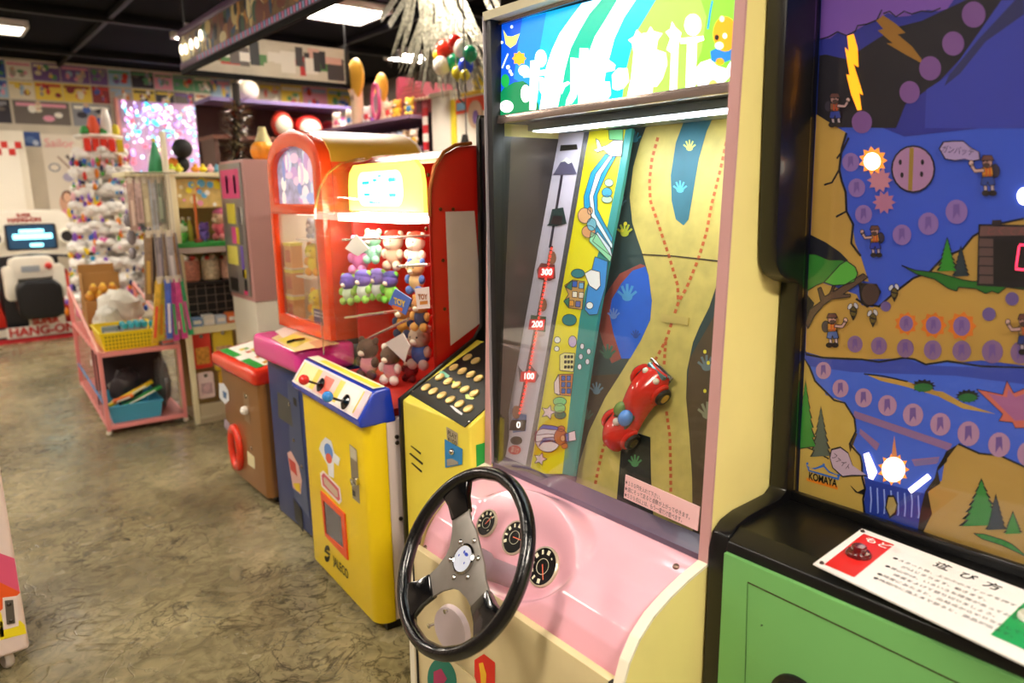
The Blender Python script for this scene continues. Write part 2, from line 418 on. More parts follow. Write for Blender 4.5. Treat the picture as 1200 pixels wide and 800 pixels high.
# dials
for i, (gx, gy, gr) in enumerate(((571, 613, .032), (604, 630, .038), (637, 664, .042))):
    c = DP.at(gx, gy, .002); near = min((Vector(console(u/110, v/70)) for u in range(111) for v in range(71)), key=lambda q: (q-C).normalized().cross(ray(gx, gy).normalized()).length)
    if (near-C).length < (c-C).length: c = near + WN*.003
    MB().lathe([(gr+.004, -.004), (gr+.004, .004), (gr, .006), (gr, .001)], c, WN, 28).build('dial_bezel', mat('d9c9b0', .25, .3), drv)
    g = MB().lathe([(gr, 0), (gr, .003)], c, WN, 28).build('dial_face', mat('0d0d0e', .25), drv)
    ax = Vector((0, -1, 0)); ay = WN.cross(ax).normalized()*-1; ay = ay if ay.z > 0 else -ay
    b = MB(); o = c + WN*.0036
    for k in range(9 + (i == 2)*2):
        a = math.radians(-40 + 32*k); dirn = ax*math.cos(a) + ay*math.sin(a); sd = WN.cross(dirn)
        b.obox(o + dirn*gr*.78, dirn, sd, WN, gr*.12, gr*(.06 if k % 2 else .1), .0003)
    b.build('dial_mark', mat('ece3c4', .5), g)
    ring = [o + (ax*math.cos(t) + ay*math.sin(t))*gr*.42 for t in [2*math.pi*j/20 for j in range(20)]]
    MB().tube(ring, .0007, 6, closed=True).build('dial_ring', mat('d8d0b4', .5), g)
    a = math.radians(65-60*i); MB().obox(o + (ax*math.cos(a)+ay*math.sin(a))*gr*.3, ax*math.cos(a)+ay*math.sin(a), WN.cross(ax*math.cos(a)+ay*math.sin(a)), WN, gr*.42, .0012, .0006).build('needle', mat('e06a4a', .4), g)
# steering column and wheel
wa = Vector((0, -1, 0)); wb = WN.cross(wa).normalized(); wb = wb if wb.z > 0 else -wb
wa = wb.cross(WN).normalized()
MB().lathe([(.025, -.20), (.025, -.07), (.034, -.055), (.036, -.035), (.028, -.014), (.026, -.004)], WC, WN, 24).build('steering_column', mat('a08c98', .45), drv)
wheel = MB(); R0 = .195
ringp = [WC + (wa*math.cos(t) + wb*math.sin(t))*R0 + WN*.012 for t in [2*math.pi*j/72 for j in range(72)]]
def rim(u, v):
    t = 2*math.pi*u; th = 2*math.pi*v
    rad = wa*math.cos(t) + wb*math.sin(t)
    gr = 1 + .05*math.cos(18*t)*max(0, -math.cos(th))
    return WC + WN*.012 + rad*(R0 + .0155*math.cos(th)*gr) + WN*(.0165*math.sin(th))
MB().grid(rim, 144, 20).build('steering_wheel_rim', mat('07070a', .2, coat=.35, bump=.15, scale=160), drv, ang=80)
def wang(px, py):
    p = Plane(WC, WN).at(px, py) - WC; return math.atan2(p.dot(wb), p.dot(wa))
GREY = mat('8b857f', .42, .55, var=.08, scale=40)
angs = [wang(540, 587), wang(490, 700), wang(574, 727)]
hub = MB()
def wp(r, a, h): return WC + (wa*math.cos(a)+wb*math.sin(a))*r + WN*h
out = []
for i, a in enumerate(sorted(angs)):
    w1, w2 = .30, .125
    out += [(.066, a-.70), (.088, a-.36), (.150, a-.165), (.150, a+.165), (.088, a+.36), (.066, a+.70)]
pts = [wp(r, a, .006) for r, a in out]
hub.slab(pts, WN, .006); hub.build('spoke_plate', GREY, drv, bevel=.0012)
for a in angs:
    sl = [wp(.112, a-.25, .010), wp(.112, a+.25, .010), wp(.150, a+.21, .014), wp(R0+.002, a+.25, .018), wp(R0+.002, a-.25, .018), wp(.150, a-.21, .014)]
    MB().slab(sl, WN, .018).build('spoke_cover', BLK_G, drv, bevel=.004)
MB().lathe([(.034, .005), (.034, .010), (.030, .0125), (.0285, .0115), (.0285, .009)], WC, WN, 32).build('hub_ring', CHROME, drv)
emb = MB().lathe([(.0285, .009), (.0285, .0108)], WC, WN, 32).build('hub_emblem', mat('cfd6ea', .3, var=.1, scale=60), drv)
b = MB()
for (dx, dy, rx, ry) in ((.006, .012, .007, .004), (-.004, .014, .003, .004), (-.016, .002, .002, .003), (.011, -.006, .002, .003)):
    b.poly([WC + wa*(dx+rx*math.cos(t)) + wb*(dy+ry*math.sin(t)) + WN*.0113 for t in [2*math.pi*j/10 for j in range(10)]])
b.build('emblem_mark', mat('2342b8', .4), emb)
for k in range(6): screw(wp(.045, .4+k*math.pi/3, .006), WN, .0062, CHROME, drv, 'hub_bolt')
# console screws
for (x, y) in ((790, 664), (645, 745), (705, 794), (499, 641)):
    best = min(((console(u/60, v/40), 0) for u in range(61) for v in range(41)), key=lambda q: (Vector(q[0])-C).normalized().cross(ray(x, y).normalized()).length)
    screw(best[0], (-.7, 0, .7), .0075, mat('8a6f62', .3, .9), drv)
# things stuck to the front panel
PF = Plane((.892, 0, .3), (-1, 0, 0))
def dome(px, rx, ry, h, m, name):
    pts = [PF.at(x, y, 0) for x, y in px]; k = len(pts); c = sum(pts, Vector())/k
    b = MB(); b._add(pts + [c + (p-c)*.93 + Vector((-h, 0, 0)) for p in pts], [tuple(range(2*k-1, k-1, -1))] + [(i, (i+1) % k, k+(i+1) % k, k+i) for i in range(k)])
    return b.build(name, m, drv)
dome(ell(532, 736, 18, 30, 28, -.35), 0, 0, .012, mat('d9c9d0', .3), 'oval_cover')
for (x, y) in ((527, 714), (508, 731)):
    c = PF.at(x, y, .005); MB().lathe([(.004, 0), (.004, .012), (.006, .013), (.006, .016)], c, (-1, 0, 0), 10).build('stud', CHROME, drv)
st = art('round_sticker', ell(518, 797, 17, 26, 28, -.1), PF, mat('0f7a66', .4), drv, .001)
art('sticker_print', [(508, 787), (517, 783), (524, 795), (516, 806), (508, 800)], PF, mat('b03060', .4), st, .0018)
st = art('red_sticker', [(556, 773), (567, 766), (580, 776), (580, 806), (560, 806), (556, 792)], PF, mat('e02a1c', .35), drv, .001)
art('sticker_print', [(561, 777), (566, 776), (570, 790), (569, 806), (564, 806), (563, 790)], PF, mat('f0b828', .4), st, .0018)
# ---- glass front
G = Plane((1.155, 0, .705), (-1, 0, .036))
gp = [(1.160, DY0+.02, .70), (1.160, DY1-.02, .70), (1.193, DY1-.02, 1.632), (1.193, DY0+.02, 1.632)]
MB().slab(gp, G.n, .004).build('glass_front', GLASS, drv, smooth=False)
MB().box((1.165, DY1-.045, .71), (1.205, DY1-.0201, 1.885)).build('glass_stile', mat('07070b', .45), drv, bevel=.002)
MB().box((1.158, DY1-.024, .71), (1.166, DY1-.0205, 1.885)).build('stile_bead', mat('cfc8d0', .2, .6), drv)
# added ledge inside the glass, its purple imitates the console's reflection
MB().prism([(1.163, .69), (1.24, .70), (1.20, .735), (1.163, .712)], 'y', DY0+.021, DY1-.021).build('reflection_sill', mat('6e5f76', .25, coat=.3), drv)
# ---- header box
HZ0, HZ1 = 1.632, 1.882
def hx(z): return 1.155 + .036*(z-.705)
HP = Plane((hx(1.7), 0, 1.7), (-1, 0, .036))
MB().prism([(hx(HZ0)+.008, HZ0), (1.35, HZ0), (1.35, HZ1), (hx(HZ1)+.008, HZ1)], 'y', DY0+.021, DY1-.021).build('header_box', mat('2a2a30', .5), drv)
for (za, zb) in ((HZ0-.004, HZ0+.016), (HZ1-.016, HZ1+.004)):
    MB().prism([(hx(za)-.006, za), (hx(za)+.012, za), (hx(zb)+.012, zb), (hx(zb)-.006, zb)], 'y', DY0+.021, DY1-.0201).build('header_rail', mat('b5a39c', .25, .8), drv, bevel=.002)
EH = .6     # the header is lit from behind
hd = art('header_panel', [(584, 29), (862, -44), (866, 0), (858, 108), (584, 140.5)], HP, mat('07b4ef', .3, emit=EH), drv, -.004)
def H(name, px, c, off, e=EH): return art(name, px, HP, mat(c, .3, emit=e), hd, off)
H('panel_print', [(584, 29), (640, 15), (632, 60), (625, 90), (626, 136), (584, 140.5)], '0a8af0', -.0036)
H('panel_print', [(584, 29), (612, 22), (606, 60), (602, 92), (616, 100), (584, 112)], '0b55dc', -.0034)
H('panel_print', [(682, 4), (706, -2), (690, 17), (679, 36), (669, 56), (662, 82), (658, 105), (652, 132), (631, 135), (636, 105), (640, 79), (647, 58), (656, 39), (669, 21)], 'ffffff', -.0032, 1.5)
H('panel_print', [(706, -2), (728, -8), (709, 24), (697, 43), (690, 62), (682, 84), (677, 129), (652, 132), (658, 105), (662, 82), (669, 56), (679, 36), (690, 17)], '06b89a', -.0032)
H('panel_print', [(728, -8), (755, -15), (731, 21), (720, 45), (712, 75), (700, 126), (677, 129), (682, 84), (690, 62), (697, 43), (709, 24)], 'ffffff', -.0032, 1.5)
H('panel_print', [(755, -15), (781, -21), (757, 19), (746, 37), (739, 60), (733, 84), (728, 123), (700, 126), (712, 75), (720, 45), (731, 21)], '08d2f4', -.0032)
H('panel_print', [(781, -21), (862, -42), (866, 0), (858, 108), (728, 123), (733, 84), (739, 60), (746, 37), (757, 19)], '86e23a', -.0032)
H('panel_print', [(781, -21), (812, -29), (828, 20), (822, 60), (800, 114), (728, 123), (733, 84), (739, 60), (746, 37), (757, 19)], 'a2e458', -.0030)
def s1(pts): return [(570+x/5.333, y/5.333) for x, y in pts]
def s2(pts): return [(720+x/5.333, y/5.333) for x, y in pts]
H('panel_print', s1([(72, 600), (110, 550), (170, 515), (230, 505), (265, 530), (325, 650), (332, 715), (68, 748)]), '06804e', -.0026)
for pl in ([(230, 455), (365, 435), (368, 470), (232, 485)], [(275, 380), (335, 375), (322, 560), (308, 685), (268, 685)], [(335, 480), (355, 485), (372, 560), (352, 600), (330, 560)]):
    H('header_letter', s1(pl), 'ffffff', -.0020, 1.7)
H('header_letter', s1(ell(245, 585, 30, 55)), 'ffffff', -.0020, 1.7); H('header_letter', s1(ell(340, 365, 36, 55)), 'ffffff', -.0020, 1.7)
H('header_letter', s1([(525, 360), (575, 365), (580, 540), (560, 610), (535, 645), (495, 658), (500, 625), (525, 570)]), 'ffffff', -.0020, 1.7)
H('header_letter', s1([(470, 525), (510, 508), (522, 520), (490, 545), (470, 590)]), 'ffffff', -.0020, 1.7)
H('header_letter', s1([(583, 300), (637, 303), (645, 350), (760, 370), (806, 405), (800, 440), (745, 450), (735, 510), (770, 510), (778, 590), (745, 632), (705, 640), (690, 690), (572, 692)]), 'ffffff', -.0020, 1.7)
H('header_letter', [(717, 88), (724, 80), (735, 80), (737, 95), (731, 103), (724, 106), (718, 104)], 'ffffff', -.0020, 1.7)
H('header_letter', s2([(85, 250), (120, 230), (140, 185), (165, 210), (205, 205), (225, 165), (245, 195), (300, 210), (270, 250), (262, 310), (320, 330), (330, 400), (300, 490), (265, 540), (240, 540), (235, 590), (190, 590), (150, 600), (80, 600), (105, 480), (120, 330), (110, 270)]), 'ffffff', -.0020, 1.7)
H('header_letter', s2([(320, 200), (350, 180), (360, 135), (380, 170), (418, 205), (400, 270), (390, 560), (345, 570), (355, 330), (325, 310), (350, 240)]), 'ffffff', -.0020, 1.7)
H('header_letter', s2([(410, 240), (555, 225), (560, 250), (515, 265), (505, 550), (445, 560), (455, 270), (412, 272)]), 'ffffff', -.0020, 1.7)
H('header_letter', s2(ell(490, 155, 52, 68)), 'ffffff', -.0018, 1.7)
H('panel_print', s1([(105, 185), (130, 225), (160, 228), (210, 208), (185, 275), (150, 300), (120, 275)]), 'f4ec7a', -.0020)
H('panel_print', s1(star(205, 365, 46, 34, 8)), 'f2b21a', -.0020); H('panel_print', s1(ell(235, 440, 34, 34)), 'ffffff', -.0017, 1.4)
H('panel_print', s1(ell(118, 505, 26, 42)), '18a848', -.0020); H('panel_print', s1(ell(126, 665, 42, 38)), 'ffffff', -.0018, 1.2)
px_text('Kiss', 'maker_name', (587.5, 124.5), (599, 123), 7, HP, mat('2a3a6a', .4), hd, -.0012)
for (x, y, r) in ((97, 265, 8), (158, 168, 9), (135, 420, 12), (148, 446, 10), (158, 464, 9)): H('panel_print', s1(ell(x, y, r, r*1.2, 12)), 'f4fbff', -.0018)
H('panel_print', s1(stroke([(135, 335), (112, 390), (98, 425)], 9)), 'f4fbff', -.0018)
H('panel_print', s2(stroke([(612, 5), (598, 80), (584, 182)], 11)), '1490dc', -.0020)
# generic bear in a white car
H('panel_print', s2(ell(615, 540, 40, 44)), '20180c', -.0019, .2)
H('panel_print', s2([(500, 440), (540, 390), (600, 370), (640, 410), (700, 430), (745, 360), (748, 440), (720, 480), (640, 560), (540, 560), (505, 510)]), 'fff6fa', -.0017, 1.3)
H('panel_print', s2(ell(617, 535, 30, 38)), 'e6dc6a', -.0014)
H('panel_print', s2([(600, 320), (640, 300), (735, 300), (745, 370), (660, 400), (605, 380)]), '1f7cc8', -.0016)
H('panel_print', s2(ell(692, 212, 76, 110)), 'f0a418', -.0015); H('panel_print', s2(ell(672, 118, 16, 20)), 'f8e6c0', -.0013)
H('panel_print', s2(ell(655, 285, 28, 24)), 'fff4e6', -.0013); H('panel_print', s2(ell(690, 224, 14, 18)), 'fffaf0', -.0013); H('panel_print', s2(ell(640, 234, 14, 18)), '30201a', -.0012, .1)
H('panel_print', s2(ell(660, 385, 26, 22)), 'f0a418', -.0013)
# ---- inside: score strip, picture strip, belt, lamp
S = Plane((1.185, 0, .71), (-1, 0, .258)); BP = Plane((1.222, 0, .71), (-1, 0, .258))
def S_(name, px, c, off=0., r=.35, e=0.): return art(name, px, S, mat(c, r, emit=e), drv, off)
MB().slab([S.at(*p) for p in ((652, 154), (691, 152), (621, 552), (614, 556), (585, 543))], S.n, .012).build('score_strip', mat('d9cfe2', .3, var=.05, scale=9), drv, smooth=False)
art('metal_edge', [(685, 152), (691, 152), (668, 285), (643, 425), (621, 550), (614, 556), (638, 425), (662, 285)], S, mat('a8a6b0', .25, .8), drv, .001)
yel = [(691, 152), (733, 152), (722, 215), (711, 269), (697, 308), (686, 340), (679, 374), (674, 420), (666, 490), (659, 555), (621, 555), (643, 425), (668, 285)]
MB().slab([S.at(*p, .001) for p in yel], S.n, .01).build('picture_strip', mat('eadd1c', .35), drv, smooth=False)
teal = [(733, 152), (741, 150), (730, 215), (721, 262), (712, 310), (702, 364), (693, 420), (672, 558), (659, 555), (666, 490), (674, 420), (679, 374), (686, 340), (697, 308), (711, 269), (722, 215)]
MB().slab([S.at(*p, .001) for p in teal], S.n, .01).build('teal_strip', mat('2f8f8e', .35), drv, smooth=False)
# score strip furniture
art('slot', [(657, 170), (676, 169), (677, 175), (656, 177)], S, BLACK, drv, .0015)
art('mountain_print', [(648, 205), (657, 190), (664, 184), (670, 190), (676, 204)], S, mat('5a5470', .4), drv, .0015); art('snow_print', [(657, 190), (664, 184), (670, 190), (666, 192), (662, 189)], S, WHITE, drv, .002)
art('groove', [(657, 205), (660, 205), (646, 290), (643, 290)], S, mat('241a30', .4), drv, .0015)
art('groove', [(645, 288), (648, 288), (608, 490), (605, 490)], S, mat('6a1410', .4), drv, .0015)
dashes('score_light', [(646.5, 290), (640, 325), (630, 380), (620, 435), (608, 487)], 2.0, 44, S, mat('ff3a2a', .4, emit=1.6), drv, .003, .55)
bx_ = art('display_block', [(643, 262), (647, 245), (660, 243), (664, 262), (652, 265), (641, 264)], S, mat('1c3a3c', .4), drv, .002)
art('display_screen', [(645, 262), (648, 253), (659, 253), (658, 264)], S, mat('2a1a20', .3), bx_, .003)
for (t_, cx, cy, c) in (('300', 641, 319, 'd42020'), ('200', 630, 380, 'd42020'), ('100', 620, 441, 'd42020'), ('0', 608, 498, '2a0d0d')):
    k = art('score_box', [(cx-9, cy-6), (cx+9, cy-6), (cx+7, cy+7), (cx-11, cy+6)], S, mat(c, .4, emit=.35 if c != '2a0d0d' else 0), drv, .0025)
    px_text(t_, 'score_number', (cx-7 if len(t_) > 1 else cx-3, cy), (cx+6 if len(t_) > 1 else cx+2, cy), 7.5, S, mat('fff0ea', .4, emit=1.4), k, .0035, .0006)
for (pl, c) in (([(629, 316), (634, 308), (650, 310), (651, 326), (644, 329), (631, 327)], '7a3434'), ([(622, 369), (640, 371), (639, 389), (621, 386)], '4a6a52'), ([(607, 428), (614, 437), (620, 425), (632, 440), (628, 447), (609, 446)], '5a5064'), ([(600, 492), (606, 484), (617, 486), (616, 505), (601, 507)], '5474b4')):
    art('score_print', pl, S, mat(c, .4), drv, .002)
for (x, y) in ((636, 357), (647, 302), (605, 483)): art('score_print', ell(x, y, 5, 8, 12), S, mat('9a6a50', .4), drv, .0022)
art('slot', ell(605, 516, 7, 5), S, mat('2a1416', .3), drv, .002)
k = art('sign_oval', ell(603, 527, 7.5, 5.5), S, mat('d02038', .35), drv, .002); px_text('まけ', 'sign_letters', (598, 526), (608, 529), 6, S, WHITE, k, .003)
# picture strip prints
OUTL = mat('33303a', .5)
def V(px, c, off=.0022):
    o = art('strip_print', px, S, mat(c, .38), drv, off); line_art('print_line', px, .75, S, OUTL, o, off+.0003)
def c3(pts): return [(580+x/5.333, 140+y/5.333) for x, y in pts]
def c5(pts): return [(580+x/5.333, 280+y/5.333) for x, y in pts]
def c7(pts): return [(580+x/5.333, 420+y/5.333) for x, y in pts]
V(c3([(710, 65), (800, 60), (800, 130), (715, 125)]), '7ed08c')
V(c3([(690, 215), (760, 225), (700, 330), (640, 470), (640, 560), (680, 640), (735, 740), (720, 830), (620, 740), (560, 600), (555, 480), (600, 330)]), '1f98cc', .002)
V(c3([(715, 225), (735, 232), (665, 340), (615, 480), (625, 590), (735, 780), (732, 810), (600, 600), (590, 480), (630, 340)]), 'dff2f8', .0028)
V(c3([(640, 700), (720, 800), (735, 860), (610, 760)]), 'd8e6f4', .003); V(c3([(600, 700), (640, 720), (730, 860), (720, 890), (590, 760)]), '8fd6a8', .0031)
V(c3([(615, 190), (640, 180), (630, 120), (650, 130), (665, 170), (700, 160), (740, 130), (800, 130), (790, 230), (720, 230), (680, 190), (640, 205)]), 'f4efe6', .0026)
V(c3(ell(712, 395, 28, 24)), 'a8dcae'); V(c3(ell(700, 455, 32, 30)), '3e9fc6', .0026); V(c3(ell(700, 498, 34, 24)), 'b4e0b4', .0024)
V(c3(ell(560, 600, 42, 48)), 'e0a878', .0030); V(c3(ell(595, 570, 16, 24)), 'e0a878', .0029); V(c3(ell(605, 655, 30, 40)), '6fb2c8', .0032); V(c3(ell(585, 700, 42, 38)), 'd89a68', .0031)
V(c5([(625, 110), (705, 140), (690, 300), (640, 470), (590, 475), (560, 440), (580, 300)]), '3a8fe0', .0026)
V(c5(ell(518, 215, 42, 28)), '2f7f8a', .003); V(c5([(560, 215), (600, 190), (655, 205), (660, 290), (635, 320), (590, 290)]), 'f2f2f6', .0032); V(c5(ell(592, 415, 22, 22)), 'f0f2fa', .0032)
V(c5([(435, 290), (485, 255), (560, 265), (545, 440), (460, 430), (430, 390), (460, 345)]), 'c89a5a', .003)
for (x, y, c) in ((500, 280, '3a62c8'), (540, 290, '7ab0e0'), (500, 345, 'f4ece0'), (540, 350, 'f0e4d0'), (480, 400, 'e09a3a'), (520, 405, '6a70c0')): V(c5([(x-15, y-18), (x+15, y-16), (x+13, y+20), (x-17, y+18)]), c, .0035)
V(c5([(440, 300), (485, 255), (480, 320)]), '2f7a6a', .0036); V(c5([(430, 385), (465, 365), (460, 430)]), '2f7a6a', .0036)
V(c5(ell(465, 505, 45, 36)), '2f7f8a', .003); V(c5(ell(390, 630, 20, 20)), 'f4f2f4', .003); V(c5(ell(386, 685, 16, 16)), 'f4f2f4', .003); V(c5(ell(485, 640, 26, 36)), 'c8b0e0', .003)
V(c5([(405, 725), (435, 710), (500, 715), (490, 830), (405, 820)]), 'efe6a0', .003)
for i in range(9): V(c5([(440+20*(i % 3)+a, 735+32*(i//3)+bb) for a, bb in ((-5, -7), (7, -7), (6, 8), (-6, 8))]), '30301a', .0036)
for i in range(5): V(c5(ell(545+(i % 2)*45-i*4, 670+i*32, 13, 18)), 'e8e2f2', .003)
V(c7([(370, 150), (395, 100), (490, 95), (475, 235), (385, 225), (370, 190)]), 'd8843a', .003); V(c7([(370, 150), (400, 100), (405, 228), (372, 215)]), 'eed8e4', .0034)
for i in range(6): V(c7([(428+34*(i % 2)+a, 122+40*(i//2)+bb) for a, bb in ((-12, -15), (12, -14), (10, 16), (-13, 15))]), '3a66c8', .0036)
V(c7(ell(405, 268, 42, 27)), '7fd08a', .003); V(c7(ell(405, 310, 36, 30)), '8fd48a', .0033); V(c7(ell(408, 352, 36, 26)), '1f8a6a', .0030)
V(c7(star(333, 335, 48, 22, 5)), 'f0d2e6', .003); V(c7(star(283, 628, 44, 20, 5)), 'f4d6ea', .003)
V(c7(ell(330, 502, 78, 84)), 'eaf0fa', .003)
for a in (-1, 0, 1):
    V(c7([(268+abs(a)*12, 470+a*52+14), (300, 455+a*42), (360, 455+a*36), (402, 470+a*40), (395, 490+a*44), (350, 480+a*36), (300, 480+a*42), (262+abs(a)*12, 498+a*52)]) if a else c7([(255, 480), (330, 470), (405, 478), (405, 520), (330, 512), (255, 520)]), '4a8ce6' if a else 'f4f6fc', .0036)
V(c7(ell(410, 490, 40, 50)), 'c88448', .004); V(c7(ell(415, 438, 22, 18)), 'c88448', .0039); V(c7(ell(435, 545, 20, 18)), 'c88448', .0039); V(c7(ell(425, 498, 16, 20)), 'e8c49a', .0045)
V(c7([(440, 470), (500, 450), (508, 510), (445, 520)]), 'efd2e2', .0042); V(c7([(435, 470), (460, 465), (462, 518), (438, 520)]), '3a78c8', .0044)
# belt with the painted road
bp_px = [(741, 150), (864, 133), (846, 420), (838, 640), (672, 566), (693, 420), (721, 262)]
belt = MB().slab([BP.at(*p) for p in [(738, 146), (880, 130), (866, 660), (640, 590), (672, 420), (705, 262)]], BP.n, .02).build('road_belt', mat('2c4446', .5, var=.3, scale=14), drv, smooth=False)
def B_(px, c, off=.001, var=.0, name='belt_print'): return art(name, px, BP, mat(c, .5, var=var, scale=25), belt, off)
B_([(671, 430), (693, 440), (727, 438), (709, 466), (690, 506), (672, 560), (640, 590)], '4a3a26', .0008, .3)
B_([(808, 420), (860, 330), (866, 660), (811, 640), (804, 466)], '54432a', .0008, .25)
road = [(757, 149), (750, 167), (742, 196), (738, 231), (741, 261), (747, 280), (752, 294), (760, 322), (764, 352), (762, 375), (751, 399), (738, 420), (727, 438), (709, 466), (690, 506), (678, 546), (672, 585), (812, 640), (811, 560), (808, 513), (804, 466), (805, 434), (808, 420), (812, 401), (820, 382), (831, 360), (841, 330), (848, 300), (866, 133)]
B_(road, 'd3c06a', .0010, .22)
B_([(801, 143), (792, 167), (786, 205), (787, 235), (792, 257), (801, 264), (807, 257), (812, 227), (819, 186), (828, 154), (835, 139)], '2a7086', .0016, .15)
B_([(728, 522), (740, 505), (762, 512), (763, 560), (766, 612), (722, 594)], '1e2420', .0016, .3)
def c6(pts): return [(700+x/5.333, 270+y/5.333) for x, y in pts]
B_(c6([(270, 208), (140, 270), (70, 370), (10, 480), (5, 600), (40, 720), (90, 830), (150, 800), (110, 640), (90, 520), (110, 420), (180, 320), (300, 222)]), '9a4a42', .0012, .15)
B_(c6([(300, 225), (320, 280), (340, 440), (330, 560), (270, 690), (205, 800), (150, 800), (100, 640), (75, 520), (90, 430), (150, 330), (220, 250)]), '1c5fd4', .0014, .08)
def plant(x, y, s, c, off=.002):
    for k in range(5):
        a = math.radians(-150+30*k); B_(stroke([(x, y), (x+s*math.cos(a)*.9, y+s*1.25*math.sin(a))], s*.22), c, off+k*.0002)
    B_(ell(x, y-s*.15, s*.45, s*.35, 10), c, off)
for (x, y, s, c) in ((797, 224, 10, '5ab8e0'), (808, 175, 9, 'd2dc7a'), (732, 275, 11, 'b8c038'), (735, 350, 14, '4a9ad8'), (719, 372, 9, '6a88d0'), (712, 418, 12, '3a6a58'), (699, 460, 10, '6a8aa0'), (688, 490, 9, '4a6a5a'), (828, 432, 13, '6a7a80'), (829, 488, 14, '8a8a70'), (744, 545, 10, '4a8a58'), (727, 240, 9, '4a6a7a'), (744, 165, 9, '3a90b0'), (745, 395, 7, '2a4a9a')): plant(x, y, s, c)
for (x, y) in ((826, 412), (830, 425), (826, 458), (836, 470), (733, 262), (729, 270)): B_(ell(x, y, 2, 2.4, 8), 'e0d23a', .0032)
OR = mat('c4602c', .5)
for pl, nd in (([(771, 161), (764, 186), (761, 212), (762, 235), (771, 261), (784, 300), (794, 334), (795, 354)], 24), ([(853, 158), (844, 199), (834, 239), (828, 272), (818, 304), (805, 336), (795, 354)], 24), ([(795, 354), (788, 375), (781, 397), (770, 418), (760, 432)], 10), ([(780, 400), (778, 430)], 4), ([(781, 482), (785, 511), (786, 560), (786, 612)], 16), ([(713, 512), (707, 524), (701, 549), (697, 570)], 8)):
    dashes('belt_print', pl, 3.4, nd, BP, OR, belt, .0022, .58)
B_(stroke([(752, 298), (790, 300), (844, 306)], 1.6), '3a2c18', .0022)
MB().slab([BP.at(*p, .004) for p in ((775, 368), (807, 372), (806, 381), (775, 377))], BP.n, .003).build('belt_clip', mat('c9b46a', .35, .3), drv, smooth=False)
# lamp box above the playfield
lb = MB().box((1.27, DY0+.03, 1.612), (1.45, DY1-.06, 1.632)).build('lamp_box', mat('8a98a8', .3, .4), drv, bevel=.002)
MB().box((1.275, DY0+.04, 1.6095), (1.34, DY1-.075, 1.6125)).build('lamp_tube_cover', mat('f4fbff', .4, emit=11), drv, smooth=False)
MB().box((1.24, DY0+.03, .70), (1.69, DY1-.03, .715)).build('display_floor', mat('3a3440', .5), drv)
# instruction plate on the glass
IP = [(733, 556), (820, 594), (817, 622), (731, 583)]
ipl = MB().slab([G.at(*p, .004) for p in IP], G.n, .0025).build('instruction_plate', mat('f0c4c4', .35), drv, smooth=False)
dr = (G.at(820, 594) - G.at(733, 556)).normalized(); dn = (G.at(731, 583) - G.at(733, 556)).normalized()
for i, t_ in enumerate(('★１００円を入れて下さい。', '★道にそって走ると点数が上がってゆきます。', '★５００点以上は、もう一度だけ遊べます。')):
    f0 = (.25 + .27*i); p0 = G.at(735+(731-733)*f0, 556+27*f0+1.2); L_ = (.50, .90, .80)[i]; p1 = G.at(733+87*L_-f0*2, 556+38*L_+27*f0+1.2)
    a = G.n
    ax = (p1-p0).normalized(); ay = a.cross(ax).normalized(); o = text(t_, 'instruction_letters', .0125, p0 + a*.0055, ax, ay, mat('2a1a1e', .5), ipl)
    xs = [(Vector(v.co)-p0).dot(ax) for v in o.data.vertices]; k = (p1-p0).length/max(xs)
    for v in o.data.vertices: v.co = Vector(v.co) + ax*((Vector(v.co)-p0).dot(ax)*(k-1))
# ---- the toy car on the belt
cc = BP.at(750, 478, .0055); N = BP.n; U = Vector((.258, 0, 1)).normalized(); W_ = Vector((0, -1, 0))
d0 = BP.at(722, 520) ; d1 = BP.at(782, 432); fw = (d1-d0).normalized(); fw = (fw - N*fw.dot(N)).normalized(); sd = fw.cross(N).normalized()
CL = (d1-d0).length
car = thing('toy_car', 'red toy convertible running on the painted road belt', 'toy car', tuple(cc))
cm = Matrix(((fw.x, sd.x, N.x, cc.x), (fw.y, sd.y, N.y, cc.y), (fw.z, sd.z, N.z, cc.z), (0, 0, 0, 1)))
RED = mat('d8261a', .2, coat=.5)
def carbody(u, v):
    # u along the car, v around the section
    x = (u-.5)*CL; t = math.pi*v
    wdt = .040*(1 - .35*abs(2*u-1)**3.2) + .004*math.sin(u*9)
    hgt = .030 + .018*math.exp(-((u-.68)/.22)**2) + .012*math.exp(-((u-.12)/.14)**2) - .010*math.exp(-((u-.40)/.08)**2)
    hgt *= (1 - .45*max(0, 2*u-1)**5 - .3*max(0, 1-2*u)**6)
    return Vector((x, wdt*math.cos(t)*(1+.0*u), .012 + hgt*math.sin(t)**.75 if math.sin(t) > 0 else .012))
MB(cm).grid(carbody, 36, 18).build('car_body', RED, car, ang=70)
MB(cm).box((-CL*.46, -.034, .008), (CL*.46, .034, .014)).build('chassis', mat('30181a', .4), car)
for (x, s) in ((CL*.30, 1), (CL*.30, -1), (-CL*.28, 1), (-CL*.28, -1)):
    wv = MB(cm).lathe([(.020, 0), (.022, .004), (.022, .014), (.019, .018), (.012, .019)], (x, s*.034, .018), (0, s, 0), 20).build('wheel', mat('1a1210', .45), car)
    MB(cm).lathe([(.012, .018), (.012, .020), (.004, .021)], (x, s*.034, .018), (0, s, 0), 16).build('hubcap', mat('c8a868', .2, .9), wv)
    MB(cm).tube([(x+.024*math.cos(a), s*.040, .018+.024*math.sin(a)) for a in [math.pi*i/8 for i in range(9)]], .006, 8).build('fender', RED, car)
MB(cm).box((CL*.48, -.040, .014), (CL*.52, .040, .022)).build('bumper', CHROME, car, bevel=.003)
MB(cm).box((CL*.44, -.030, .020), (CL*.485, .030, .034)).build('grille', mat('7a98a0', .2, .7), car, bevel=.004)
